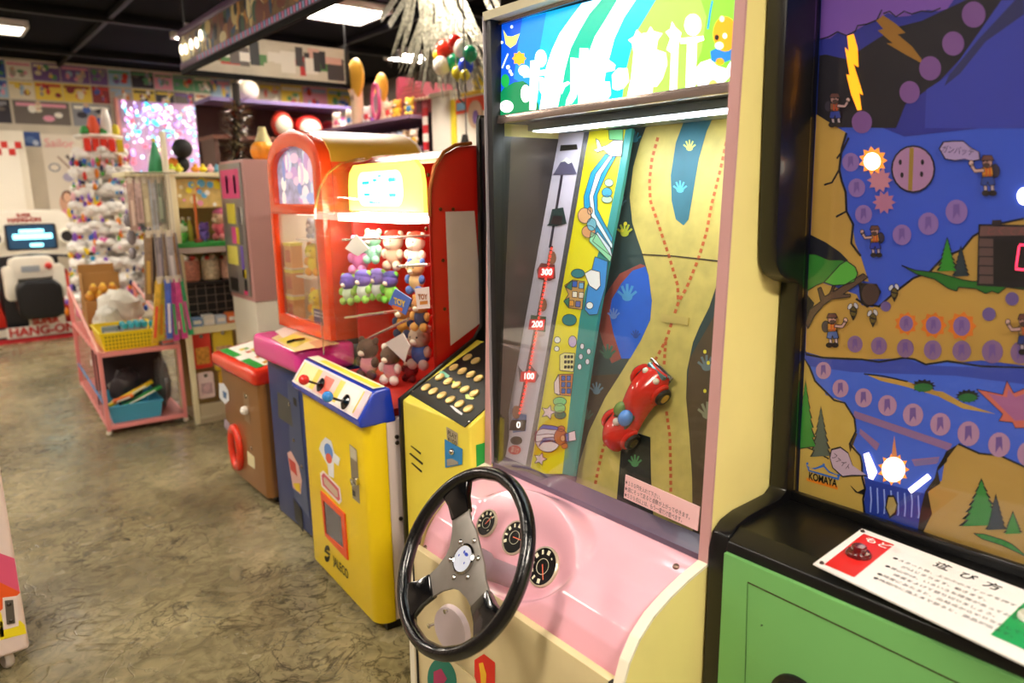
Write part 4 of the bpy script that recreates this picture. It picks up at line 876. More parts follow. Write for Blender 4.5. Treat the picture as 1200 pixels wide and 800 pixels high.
# console
MB(JM).prism([(-.022, .752), (-.026, .778), (.030, .858), (.085, .864), (.100, .752)], 'y', .0, .61).build('console', mat('1f3fc0', .25, coat=.4), jc, bevel=.008, seg=3)
pn_ = Vector((-.080, 0, .056)).normalized(); JPN = (JM.to_3x3() @ pn_).normalized(); JP = Plane(JM @ Vector((-.026, .3, .778)), JPN)
def jcon(y0, y1, t0, t1, off=.002):
    a = Vector((-.026, 0, .778)); d = Vector((.056, 0, .080))
    return [a + d*t + Vector((0, y, 0)) + pn_*off for (y, t) in ((y0, t0), (y1, t0), (y1, t1), (y0, t1))]
MB(JM).slab(jcon(.012, .598, .02, .98), pn_, .002).build('control_panel', mat('f4e4ea', .35), jc, smooth=False)
for (a, b, t0, t1, c, o) in ((.03, .58, .12, .9, 'f0d23a', .0026), (.06, .20, .10, .95, 'f6efe2', .0032), (.24, .40, .08, .92, 'f4c8c0', .0032), (.28, .36, .15, .8, 'e8563c', .0038), (.08, .18, .2, .85, 'f8f4ea', .0038), (.44, .57, .1, .9, 'f6e6a0', .0032), (.012, .05, .05, .95, 'f6c8d2', .0036)):
    MB(JM).poly(jcon(a, b, t0, t1, o)).build('panel_print', mat(c, .35), jc, smooth=False)
MB(JM).poly([Vector((x, y, .8655)) for x, y in ((.036, .02), (.036, .59), (.078, .59), (.078, .02))]).build('top_print', mat('f8f0d8', .35), jc, smooth=False)
MB(JM).poly([Vector((x, y, .866)) for x, y in ((.046, .03), (.046, .50), (.068, .50), (.068, .03))]).build('top_print', mat('f2e43a', .35), jc, smooth=False)
for (bx, by, sx, sy, c) in ((376, 451, 361, 444, 'e0241c'), (405, 471, 390, 464, '2a86d8')):
    c0 = JP.at(bx, by, .004); d0 = (JM.to_3x3() @ Vector((-.86, 0, .42))).normalized(); ln = .058
    j = MB().lathe([(.026, 0), (.026, .003), (.022, .005), (.010, .012), (.004, .013), (.0045, ln)], c0, d0, 18).build('joystick', BLK_G, jc)
    MB().ball(c0 + d0*(ln+.008), .0185, n=18, m=12).build('joystick_ball', mat(c, .15, coat=.5), j)
JF = Plane(JM @ Vector((0, .3, .4)), JM.to_3x3() @ Vector((-1, 0, 0)))
# prize chute, coin slot, maker's name, stickers
jf5 = lambda pts: [(350+x/3.2, 490+y/3.2) for x, y in pts]
ch = MB()
o_ = [JF.at(*p, .006) for p in jf5([(80, 272), (170, 360), (182, 532), (98, 440)])]; i_ = [JF.at(*p, .006) for p in jf5([(90, 305), (158, 370), (168, 490), (100, 432)])]
i2 = [p - JF.n*.004 for p in i_]; o2 = [p - JF.n*.006 for p in o_]
ch._add(o_ + i_ + o2 + i2, [(k, (k+1) % 4, 4+(k+1) % 4, 4+k) for k in range(4)] + [(k, 8+k, 8+(k+1) % 4, (k+1) % 4) for k in range(4)] + [(4+k, 4+(k+1) % 4, 12+(k+1) % 4, 12+k) for k in range(4)])
ch.build('chute_frame', mat('e8501c', .35), jc)
MB().poly([p + JF.n*.0005 for p in i2]).build('chute_flap', mat('4a4248', .2), jc, smooth=False)
art('coin_mech', jf5([(190, 95), (218, 118), (230, 322), (202, 298)]), JF, mat('a49a86', .3, .8), jc, .0012)
MB().obox(JF.at(416, 564, .008), (0, .3, 1), (0, 1, -.3), (1, 0, 0), .012, .020, .008).build('coin_lever', CHROME, jc, bevel=.003)
art('coin_slot', jf5([(200, 265), (212, 275), (214, 295), (202, 288)]), JF, BLACK, jc, .002)
art('coin_label', jf5([(192, 100), (217, 122), (219, 165), (194, 145)]), JF, mat('c8bea6', .4), jc, .002)
stk = art('white_sticker', jf5([(84, 90), (100, 70), (122, 85), (134, 130), (155, 150), (150, 180), (132, 165), (132, 225), (112, 215), (108, 175), (92, 145), (76, 115)]), JF, mat('eef0f4', .35), jc, .0012)
art('sticker_print', jf5(ell(112, 125, 15, 32, 16, -.25)), JF, mat('5a8ed8', .35), stk, .0016); art('sticker_print', jf5(ell(113, 150, 11, 20, 14, -.25)), JF, mat('e8604a', .35), stk, .002)
stk = art('name_sticker', jf5([(80, 205), (92, 195), (155, 260), (162, 312), (152, 322), (86, 255)]), JF, mat('f2e4e0', .35), jc, .0012)
art('sticker_print', jf5([(86, 214), (94, 205), (150, 264), (155, 304), (149, 310), (90, 250)]), JF, mat('d8566a', .35), stk, .0016); art('sticker_print', jf5([(92, 224), (98, 220), (145, 272), (148, 295), (140, 295), (96, 246)]), JF, mat('cdb49a', .35), stk, .002)
DK = mat('26221a', .5)
rg = [JF.at(*p, .001) for p in jf5(ell(107, 507, 10, 30, 24, -.15))]
strokes('maker_mark', [jf5([(98+7*math.cos(t)+9, 507+28*math.sin(t)) for t in [.3+i*.28 for i in range(10)]]), jf5([(98+7*math.cos(t)+9, 507+28*math.sin(t)) for t in [3.4+i*.28 for i in range(10)]]), jf5([(98, 495), (117, 512)])], 2.4, JF, DK, jc)
px_text('JALECO', 'maker_name', jf5([(130, 532)])[0], jf5([(186, 590)])[0], 10, JF, DK, jc, .0014, .0012)
# red cabinet
rp = [(.250, .76), (.250, 1.38), (.254, 1.46), (.272, 1.53), (.308, 1.575), (.350, 1.597), (.41, 1.605), (.64, 1.605), (.64, .76)]
for (a, b) in ((0, .014), (.596, .61)): MB(JM).prism(rp, 'y', a, b).build('side_panel', JRED, jc, bevel=.003)
MB(JM).prism([(.300, 1.566), (.350, 1.592), (.41, 1.600), (.635, 1.600), (.635, 1.585), (.41, 1.585), (.355, 1.577), (.31, 1.553)], 'y', .0145, .5955).build('roof', JRED, jc)
MB(JM).box((.620, .0145, .76), (.636, .5955, 1.59)).build('back_panel', mat('d8402c', .4), jc)
MB(JM).box((.10, .0145, .765), (.62, .5955, .79)).build('display_floor', mat('b8281c', .5), jc)
JS = Plane(JM @ Vector((.3, 0, 1)), JM.to_3x3() @ Vector((0, -1, 0)))
art('white_sheet', [(522, 248), (556, 247), (566, 376), (528, 405)], JS, mat('dccac8', .4, var=.05, scale=12), jc, .001)
for (x, y) in ((499.5, 268), (516, 245), (531, 245), (519, 305), (521, 362), (502, 205)): screw(JS.at(x, y, .0), JS.n, .006, mat('6a4a2a', .3, .8), jc)
MB(JM).box((.243, -.004, .76), (.252, .0, 1.40)).build('edge_strip', mat('a81810', .3), jc)
# clear dome
dp = [(.100, .866), (.098, 1.30), (.103, 1.40), (.122, 1.475), (.160, 1.535), (.215, 1.572), (.275, 1.586), (.31, 1.588)]
MB(JM).grid(lambda u, v: Vector((dp[round(u*(len(dp)-1))][0], .02+.57*v, dp[round(u*(len(dp)-1))][1])), len(dp), 2).build('clear_dome', ACRYL, jc, ang=60)
MB(JM).poly([Vector((x, .59, z)) for x, z in dp] + [Vector((.25, .59, 1.50)), Vector((.25, .59, .866))]).build('clear_side', ACRYL, jc, smooth=False)
MB(JM).poly([Vector((x, .02, z)) for x, z in dp] + [Vector((.25, .02, 1.50)), Vector((.25, .02, .866))]).build('clear_side', ACRYL, jc, smooth=False)
MB(JM).tube([Vector((x, .59, z)) for x, z in dp], .004, 8).build('dome_edge', glass_mat('acrylic_edge', (.98, .96, .9), .25, .1), jc)
MB(JM).tube([Vector((x-.006, -.004, z+.006)) for x, z in rp[1:7]], .006, 8).build('dome_rail', mat('b0622a', .3, .5), jc)
# lit yellow sign under the dome and its lamp
sg = MB(JM).prism([(.585, 1.40), (.585, 1.49), (.57, 1.535), (.53, 1.562), (.07, 1.562), (.03, 1.535), (.018, 1.49), (.018, 1.40)], 'x', .236, .250).build('lit_sign', mat('f6ea5a', .4, emit=1.1), jc, smooth=False)
MB(JM).prism(rrect(.15, .50, 1.418, 1.535, .045), 'x', .2352, .2362).build('sign_field', mat('fdf6c8', .4, emit=1.2), sg, smooth=False)
for (y0, y1, z0, z1) in ((.40, .46, 1.492, 1.504), (.40, .45, 1.452, 1.462), (.20, .25, 1.497, 1.511), (.19, .196, 1.455, 1.511), (.20, .25, 1.448, 1.46), (.34, .37, 1.50, 1.51), (.30, .33, 1.515, 1.522), (.27, .41, 1.426, 1.435)):
    MB(JM).box((.2338, y0, z0), (.2346, y1, z1)).build('sign_print', mat('14b8cc', .4, emit=.5), sg, smooth=False)
lt = MB(JM).box((.19, .05, 1.365), (.27, .585, 1.39)).build('lamp_cover', mat('fffbe8', .4, emit=10), jc, smooth=False)
MB(JM).box((.275, .02, 1.38), (.6, .59, 1.395)).build('lamp_deck', mat('f0e8d8', .5), jc)
# ---------------------------------------------------------------- soft toys
def plush(name, label, pos, s, head, body, limb, face=None, extra=None, group='soft toys in the crane machine', seat=True, ears=True, rot=None):
    """round headed soft toy: body one mesh, head with muzzle and ears, arms, legs"""
    p = Vector(pos); t = thing(name, label, 'soft toy', tuple(p - Vector((0, 0, s*.5))), 0, group)
    fx = Vector((-.92, -.38, 0)); sx = Vector((.38, -.92, 0)); up = Vector((0, 0, 1))
    def P(a, b, c): return p + sx*a*s + fx*b*s + up*c*s
    MB().ball(P(0, 0, -.12), s*.24, (.95, .95, 1.2), 14, 9).build('body', mat(body, .85, bump=.3, scale=120), t)
    h = MB().ball(P(0, .03, .27), s*.26, (1.05, 1.0, .98), 16, 10).build('head', mat(head, .85, bump=.3, scale=120), t)
    for k in (-1, 1):
        if ears: MB().ball(P(k*.22, -.02, .47), s*.09, (1, .7, 1.1), 10, 7).build('ear', mat(limb, .85), h)
        MB().ball(P(k*.25, .08, -.05), s*.10, (1, 1, 1.35), 10, 7).build('arm', mat(limb, .85), t)
        MB().ball(P(k*.16, .14, -.36), s*.12, (1, 1.2, 1.1), 10, 7).build('leg', mat(limb, .85), t)
        MB().ball(P(k*.09, .27, .31), s*.025, n=8, m=6).build('eye', mat('16120f', .3), h)
    MB().ball(P(0, .25, .20), s*.10, (1.2, .8, .8), 10, 7).build('muzzle', mat(face or 'efe2cc', .85), h)
    if extra: MB().ball(P(0, -.02, .42), s*.27, (1.03, 1.0, .62), 14, 8).build('cap', mat(extra, .8), h)
    return t
JI = lambda d: Plane(JM @ Vector((d, .3, 1)), JM.to_3x3() @ Vector((-1, 0, 0)))
toys = [('pink soft toy hanging under the lit yellow sign', 422, 300, .36, .17, 'e890c8', 'e478b8', 'e890c8', None),
        ('mint green soft toy behind a white card', 438, 290, .42, .15, '9ad8b8', 'a8e0c8', '9ad8b8', None),
        ('soft toy with red cap and tan face on the upper hook', 462, 295, .34, .16, 'e8c8b0', 'd8a890', 'e8c8b0', 'd8301c'),
        ('soft toy with red cap and white body beside the red panel', 488, 296, .36, .15, 'f0d8c8', 'e4dcd8', 'f0d8c8', 'dc3a20'),
        ('leftmost white and green soft toy with purple hood on the middle hook', 409, 340, .30, .14, '6a58b8', 'd8ecd0', 'a8d068', '7a68c8'),
        ('second white and green soft toy with purple hood on the middle hook', 426, 337, .33, .14, '7a66c4', 'dce8e0', '98cc5a', '6a58b8'),
        ('third white and green soft toy with lilac hood on the middle hook', 443, 335, .36, .14, '8a78cc', 'e4ecea', '88c850', '8a78d0'),
        ('green and purple soft toy half hidden by the blue tag', 458, 338, .40, .14, '6a58b0', '9ad858', '78c848', '4a4490'),
        ('tan soft toy in blue trousers lying under the upper hook', 488, 325, .34, .14, 'd8b078', 'e8c890', '5a7ac8', None),
        ('brown soft toy in orange and navy on the lower hook', 474, 375, .30, .15, 'c88a48', 'd89a40', '2c3458', None),
        ('brown soft toy with navy scarf against the red panel', 494, 368, .32, .14, 'a8703a', '3a3c60', 'd8a058', None),
        ('dark brown plush mouse with pink bow dress on the floor', 433, 430, .20, .17, '5a4238', 'e89aa8', '5a4238', None),
        ('dark brown plush mouse with white muzzle behind the console', 459, 428, .24, .16, '5e463a', 'd88a98', 'efe4dc', None),
        ('grey plush bear in blue patterned shirt beside the red panel', 493, 408, .28, .17, 'b09a88', '4a68b8', 'c8a8a0', None),
        ('small dark red soft toy in the heap by the red panel', 482, 440, .32, .12, '8a1c24', 'a82830', '7a1820', None)]
def toy_balls(q, s):
    fx = Vector((-.92, -.38, 0)); sx = Vector((.38, -.92, 0)); up = Vector((0, 0, 1))
    return [(q + sx*a*s + fx*f*s + up*u*s, r*s) for (a, f, u, r) in ((0, .03, .28, .28), (0, .02, -.12, .27), (.25, .08, -.05, .12), (-.25, .08, -.05, .12), (.16, .14, -.36, .135), (-.16, .14, -.36, .135), (0, .25, .2, .11))]
placed = []; JIV = JM.inverted(); FLOORZ = (JM @ Vector((0, 0, .79))).z
def sink(A, B): return sum(max(0., ra+rb-(pa-pb).length) for pa, ra in A for pb, rb in B)
for (lb, x, y, d0, s, h, bo, li, ex) in sorted(toys, key=lambda t: -t[4]):
    s *= .88; best = None; ref = (JI(d0).at(x, y)-C).length
    for dx in range(-8, 9, 2):
        for dy in (-6, -3, 0, 3, 6):
            for k in range(15, 56, 2):
                q = JI(k/100).at(x+dx, y+dy); sc_ = s*min(1.08, max(.92, (q-C).length/ref)); low = FLOORZ + .485*sc_
                if q.z < low: q.z = low
                l = JIV @ q
                if not (.025+.36*sc_ < l.y < .592-.36*sc_ and l.x > .115+.36*sc_ and l.x < .60-.30*sc_): continue
                B = toy_balls(q, sc_); cost = 14*sum(sink(B, P) for P in placed) + .25*abs(k/100-d0) + .006*(abs(dx)+abs(dy))
                if best is None or cost < best[0]: best = (cost, q, sc_, B)
    placed.append(best[3]); plush('soft_toy', lb, best[1], best[2], h, bo, li, 'f4ead8', ex)
# chrome hooks: a cross bar and a peg to the back wall, run where they clear the toys
for (p, q) in (((405, 372), (452, 366)), ((432, 396), (478, 374)), ((466, 312), (502, 310)), ((470, 392), (503, 388)), ((402, 281), (446, 279))):
    best = None
    for k in range(14, 58, 2):
        for dy in range(-9, 10, 3):
            pl = JI(k/100); a = pl.at(p[0], p[1]+dy); b_ = pl.at(q[0], q[1]+dy)
            la, lb2 = JIV @ a, JIV @ b_
            if not (la.y < .585 and lb2.y > .02): continue
            e = JM @ Vector((.622, lb2.y, lb2.z))
            pts = [(a.lerp(b_, i/14), .008) for i in range(15)] + [(b_.lerp(e, i/20), .007) for i in range(21)]
            c = sum(sink(pts, P) for P in placed)*10 + .004*abs(dy) + .1*abs(k/100-.25)
            if best is None or c < best[0]: best = (c, a, b_, e)
    MB().tube([best[1], best[2]], .006, 10).tube([best[2], best[3]], .005, 8).build('chrome_hook', mat('e4e2dc', .15, .9), jc)
# hanging cards and tags
def card(name, label, px, d, c, words=None, wc='f0c020', cat='tag'):
    pl = JI(d); o = MB().slab([pl.at(*p) for p in px], pl.n, .003).build(name, mat(c, .4), None, smooth=False); tag(o, label, cat)
    return o, pl
card('blank_card', 'blank white square card tilted in front of the pink toy', [(404, 291), (417, 275), (432, 291), (419, 300)], .118, 'f8f6f4', cat='card')
card('blank_card', 'large blank white card leaning on a dark brown plush mouse', [(451, 402), (472, 390), (480, 405), (474, 424)], .212, 'e4dcdc', cat='card')
o, pl = card('toy_tag', 'blue diamond swing tag with yellow TOY lettering', [(455, 356), (463, 338), (482, 350), (475, 369)], .118, '4a6ac8')
px_text('TOY', 'tag_letters', (461.5, 352), (475, 357), 7, pl, mat('f2c81c', .4), o, .0012, .001); art('tag_print', [(460, 357), (472, 361), (471, 365), (459, 360)], pl, mat('e0661c', .4), o, .0012)
o, pl = card('toy_tag', 'pale swing tag with brown print beside the red panel', [(486, 338), (502, 336), (503, 361), (489, 362)], .124, 'e8d4d0')
px_text('TOY', 'tag_letters', (490, 348), (501, 348), 6, pl, mat('a8581c', .4), o, .0012, .001); art('tag_print', [(492, 353), (501, 352), (501, 356), (492, 357)], pl, mat('c87a2a', .4), o, .0012)

# ================================================================ orange arched prize machine on navy base
om = thing('prize_machine', 'orange arched prize machine with navy base and pink console', 'arcade machine', (1.4, 2.93, 0))
NAVY = mat('23366e', .4, var=.08, scale=6); MAG = mat('ec3f9c', .22, coat=.5); ORG = mat('f04a1a', .22, coat=.5)
OY0, OY1 = 2.655, 3.195
MB().box((1.115, 2.66, .035), (1.70, 3.09, .76)).build('cabinet_body', NAVY, om, bevel=.012)
MB().box((1.15, 2.68, 0), (1.68, 3.07, .04)).build('plinth', BLACK, om)
OF = Plane((1.114, 0, .4), (-1, 0, 0)); OZ = Plane((0, 0, .872), (0, 0, 1))
def o8(pts): return [(300+x/3.81, 440+y/3.81) for x, y in pts]
art('service_door', o8([(95, 70), (150, 110), (165, 230), (100, 185)]), OF, mat('5a5a58', .35, .5), om, .0015)
art('coin_plate', o8([(140, 20), (185, 40), (240, 640), (170, 540), (150, 300)]), OF, mat('46547c', .35, .3), om, .001)
art('coin_slot', o8([(165, 95), (180, 105), (182, 140), (168, 128)]), OF, BLACK, om, .0025)
stk = art('prize_sticker', o8([(140, 345), (155, 335), (190, 400), (205, 470), (200, 530), (165, 500)]), OF, mat('e0b0a8', .4), om, .002)
art('sticker_print', o8([(145, 365), (175, 390), (185, 450), (155, 420)]), OF, mat('c8463c', .4), stk, .003); art('sticker_print', o8([(165, 480), (195, 480), (198, 522), (178, 510)]), OF, mat('e0c020', .4), stk, .003)
art('chute_opening', o8([(165, 545), (205, 600), (212, 700), (175, 640)]), OF, mat('08080a', .4), om, .002)
for p in ((170, 288), (205, 405), (150, 128)): screw(OF.at(*o8([p])[0], .002), (-1, 0, 0), .009, CHROME, om, 'lock')
MB().box((1.07, 2.645, .762), (1.33, 3.13, .872)).build('console', MAG, om, bevel=.035, seg=4)
for (pl, c, o) in (([(318, 396), (345, 383), (398, 402), (345, 412)], 'f2d8a0', .001), ([(322, 388), (340, 380), (352, 386), (332, 396)], 'f6eee2', .002), ([(325, 398), (345, 391), (365, 398), (345, 407)], 'f0e05a', .002), ([(362, 401), (382, 396), (393, 402), (372, 408)], 'd8a878', .002)): art('console_print', pl, OZ, mat(c, .35), om, o)
MB().tube([OZ.at(337, 401, .006), OZ.at(345, 398.5, .016), OZ.at(356, 397, .006)], .006, 8).build('handle', BLK_G, om)
def arch(y0, y1, z0, z1, r, n=10):
    out = [(y0, z0), (y1, z0)]; cy = (y0+y1)/2; hw = (y1-y0)/2
    return out + [(cy + hw*math.cos(math.pi*i/n), z1 - r + r*math.sin(math.pi*i/n)) for i in range(n+1)]
# arched front frame with two openings
def ring(outer, inner, x0, x1, name, m, par):
    n = len(outer); b = MB(); vs = []
    for x in (x0, x1): vs += [(x, *p) for p in outer] + [(x, *p) for p in inner]
    fs = []
    for k in range(n):
        j = (k+1) % n
        fs += [(k, j, n+j, n+k), (2*n+k, 3*n+k, 3*n+j, 2*n+j), (k, 2*n+k, 2*n+j, j), (n+k, n+j, 3*n+j, 3*n+k)]
    b._add(vs, fs); return b.build(name, m, par, bevel=.006, seg=2)
A_o = arch(OY0, OY1, 1.385, 1.722, .14); A_i = arch(OY0+.075, OY1-.055, 1.425, 1.655, .09)
ring(A_o, A_i, 1.225, 1.275, 'arch_frame', ORG, om)
R_o = [(OY0, .88), (OY1, .88), (OY1, 1.385), (OY0, 1.385)]; R_i = [(OY0+.06, .935), (OY1-.022, .935), (OY1-.028, 1.382), (OY0+.08, 1.382)]
ring(R_o, R_i, 1.225, 1.250, 'window_frame', ORG, om)
ap = MB().prism(arch(OY0+.074, OY1-.054, 1.424, 1.656, .09), 'x', 1.25, 1.256).build('arch_picture', mat('b8b4d4', .4, emit=.25, var=.5, scale=28), om, smooth=False)
rnd = random.Random(3)
for k in range(26):
    y, z = rnd.uniform(OY0+.10, OY1-.08), rnd.uniform(1.44, 1.62); w_, h_ = rnd.uniform(.012, .045), rnd.uniform(.01, .05)
    MB().poly([(1.2495-k*.00003, y + w_*math.cos(t), z + h_*math.sin(t)) for t in [2*math.pi*i/9 for i in range(9)]]).build('picture_print', mat(rnd.choice(['f4e8f0', 'a8b8e8', 'e8c8e0', 'd8e0f4', 'c8a0d0', 'f8f4ec', '8a98d0']), .4, emit=.25), ap, smooth=False)
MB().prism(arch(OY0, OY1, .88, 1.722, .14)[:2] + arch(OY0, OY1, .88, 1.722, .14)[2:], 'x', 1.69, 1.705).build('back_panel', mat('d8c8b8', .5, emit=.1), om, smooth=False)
for (y, nm) in ((OY0, 'side_panel'), (OY1-.012, 'side_panel')): MB().prism([(1.2505, .88), (1.69, .88), (1.69, 1.585), (1.2755, 1.585), (1.2755, 1.3845), (1.2505, 1.3845)], 'y', y, y+.012).build(nm, mat('d4451c' if y < 3 else 'cfc0b4', .3), om)
rf = [(OY0 + (OY1-OY0)*.5 + (OY1-OY0)*.5*math.cos(math.pi*i/10), 1.582 + .14*math.sin(math.pi*i/10)) for i in range(11)]
b = MB(); n_ = len(rf)
b._add([(1.276, *p) for p in rf] + [(1.70, *p) for p in rf], [(i, i+1, n_+i+1, n_+i) for i in range(n_-1)]); b.build('roof', mat('c8962c', .4), om, ang=60)
MB().slab([(1.241, OY0+.06, .935), (1.241, OY1-.022, .935), (1.241, OY1-.022, 1.385), (1.241, OY0+.06, 1.385)], (-1, 0, 0), .003).build('window_glass', GLASS, om, smooth=False)
MB().box((1.2505, OY0+.0125, .88), (1.69, OY1-.0125, .90)).build('display_floor', mat('e8d0b0', .5), om)
MB().box((1.32, OY0+.05, 1.375), (1.60, OY1-.06, 1.39)).build('lamp_cover', mat('fff8e8', .4, emit=2.5), om, smooth=False)
MB().box((1.50, OY0+.30, 1.235), (1.66, OY0+.312, 1.37)).build('rail', mat('e4d43a', .35), om); MB().box((1.50, OY0+.05, 1.225), (1.512, OY0+.33, 1.236)).build('rail', mat('e8c8a8', .35), om)
for i, (zc, c) in enumerate(((1.197, 'e8a860'), (1.076, 'd89050'), (.9548, 'e0a058'))):
    y0 = 3.118 + .006*i; dz = .055
    o = MB().box((1.262, y0-.030, zc-dz), (1.315, y0+.050, zc+dz)).build('prize_box', mat(c, .45), None, bevel=.002); tag(o, ('top', 'middle', 'lowest')[i] + ' small tan prize box in the orange machine window', 'box', 'boxes in the orange prize machine')
    MB().box((1.260, y0-.033, zc+dz-.012), (1.317, y0+.052, zc+dz+.001)).build('box_lid', mat('f2e45a', .4), o); MB().box((1.2605, y0-.02, zc-.03), (1.2622, y0+.035, zc+.025)).build('box_print', mat('c85a3a', .4), o)
    if i < 2: MB().box((1.255, y0-.036, zc-dz-.007), (1.40, 3.184, zc-dz+.0005)).build('small_shelf', mat('e8d8b8', .4), om)
for i, (q, s) in enumerate((((1.335, 3.005, 1.1795), .14), ((1.335, 2.995, .9720), .15))):
    plush('soft_toy', ('upper' if i == 0 else 'lower') + ' yellow and orange toy in the orange machine window', q, s, 'f2e02a', 'f0d81c', 'f0a82a', 'f8ee90', group='toys in the orange prize machine')
MB().box((1.27, 2.90, 1.105), (1.42, 3.07, 1.112)).build('small_shelf', mat('e8e0d0', .3), om); MB().box((1.42, 2.90, 1.10), (1.69, 2.92, 1.115)).build('shelf_arm', CHROME, om)
plush('soft_toy', 'grey and white toy at the top of the orange machine window', (1.335, 3.01, 1.3148), .085, 'b8b8c4', 'c8c8d0', 'a8a8b8', 'f0f0f0', group='toys in the orange prize machine')
MB().box((1.28, 2.94, 1.267), (1.40, 3.07, 1.274)).build('small_shelf', mat('e8e0d0', .3), om); MB().box((1.40, 2.94, 1.263), (1.69, 2.96, 1.276)).build('shelf_arm', CHROME, om)
o = MB().slab([(1.262, 2.76, .899), (1.262, 2.89, .899), (1.262, 2.89, .985), (1.262, 2.76, .985)], (-1, 0, 0), .004).build('price_card', mat('4a3c78', .4)); tag(o, 'small purple price card inside the orange machine window', 'card')
for z in (.972, .957): MB().box((1.2605, 2.77, z-.004), (1.2615, 2.88, z+.003)).build('card_print', mat('e8e0f0', .4), o)

# ================================================================ copper ball dispenser with red top
cd = thing('copper_machine', 'copper fronted candy dispenser with glossy red sloped top', 'vending machine', (1.3, 3.5, 0))
COP = mat('a87848', .32, .55, var=.1, scale=3)
MB().prism(corner(1.115, 3.215, 3.78, .035, 1.30), 'z', .045, .612).build('front_shell', COP, cd)
MB().box((1.30, 3.22, .045), (1.52, 3.775, .60)).build('cabinet_body', mat('0e0c10', .5), cd)
MB().box((1.17, 3.26, 0), (1.50, 3.74, .05)).build('plinth', BLACK, cd)
MB().prism([(1.085, .602), (1.085, .672), (1.50, .735), (1.50, .602)], 'y', 3.205, 3.815).build('top', mat('e8361c', .2, coat=.5), cd, bevel=.028, seg=4)
tp = Plane((1.085, 0, .672), (-.063, 0, .415)); tz = lambda x: .674 + (x-1.085)*.1518
for (x0, x1, y0, y1, c) in ((1.12, 1.47, 3.25, 3.77, 'f2efe4'), (1.12, 1.16, 3.55, 3.77, '1f9a3a'), (1.12, 1.16, 3.25, 3.45, '1f9a3a'), (1.36, 1.46, 3.27, 3.60, 'e8e23a'), (1.30, 1.46, 3.62, 3.75, 'f6f0d8')):
    k = .0004 if c != 'f2efe4' else 0
    MB().poly([(x, y, tz(x)+.001+k*4) for x, y in ((x0, y0), (x0, y1), (x1, y1), (x1, y0))]).build('top_print', mat(c, .35), cd, smooth=False)
for k in range(14):
    x, y = rnd.uniform(1.18, 1.34), rnd.uniform(3.27, 3.74)
    MB().poly([(x+a, y+bb, tz(x+a)+.0032) for a, bb in ((-.012, -.02), (.012, -.02), (.012, .02), (-.012, .02))]).build('top_print', mat(rnd.choice(['d8a03a', '6a9a4a', 'c85a3a', '9a8a5a', 'e8c84a']), .4), cd, smooth=False)
MB().lathe([(.075, 0), (.075, .006), (.06, .014), (0, .016)], (1.29, 3.50, tz(1.29)+.002), (-.15, 0, .98), 24).build('yellow_dish', mat('f0e21c', .3), cd)
CF = Plane((1.1145, 0, .4), (-1, 0, 0))
def e7(pts): return [(245+x/3.48, 390+y/3.48) for x, y in pts]
cen = CF.at(*e7([(117, 465)])[0], .0)
MB().tube([cen + Vector((-.008, .062*math.cos(t), .105*math.sin(t))) for t in [2*math.pi*i/28 for i in range(28)]], .021, 10, closed=True).build('chute_ring', mat('ee3a20', .25, coat=.4), cd)
MB().lathe([(.06, 0), (.06, .003)], cen, (-1, 0, 0), 24, 1.0).build('chute_opening', mat('0a0808', .4), cd)
stk = art('shield_sticker', e7([(40, 205), (60, 205), (78, 235), (82, 275), (65, 290), (42, 262)]), CF, mat('e8eaf0', .35), cd, .001); art('sticker_print', e7([(55, 235), (72, 245), (70, 270), (58, 262)]), CF, mat('3a6a9a', .4), stk, .002)
art('coin_plate', e7([(138, 240), (160, 255), (168, 375), (145, 355)]), CF, mat('b09070', .3, .8), cd, .001)
MB().ball(CF.at(*e7([(145, 316)])[0], .01), .022, n=14, m=10).build('coin_knob', mat('f0ece4', .2), cd)
art('yellow_label', e7([(155, 480), (185, 505), (188, 555), (158, 535)]), CF, mat('e8dcae', .4), cd, .001); art('coin_label', e7([(62, 345), (85, 370), (80, 400), (62, 385)]), CF, mat('a898a8', .4), cd, .001)
for p in ((173, 470), (150, 258)): screw(CF.at(*e7([p])[0], .001), (-1, 0, 0), .011, CHROME, cd, 'lock')
# purple and black shoe-like bag on the floor between the two
bg = thing('cloth_bag', 'small purple and black crumpled bag on the floor behind copper dispenser', 'bag', (1.20, 3.13, 0))
MB().ball((1.20, 3.135, .035), .05, (1.3, .9, .7), 12, 8).build('bag_body', mat('1c1626', .7, bump=.6, scale=40), bg); MB().ball((1.185, 3.13, .07), .035, (1.2, .9, .6), 12, 8).build('bag_top', mat('8a62c8', .6, bump=.5, scale=40), bg)

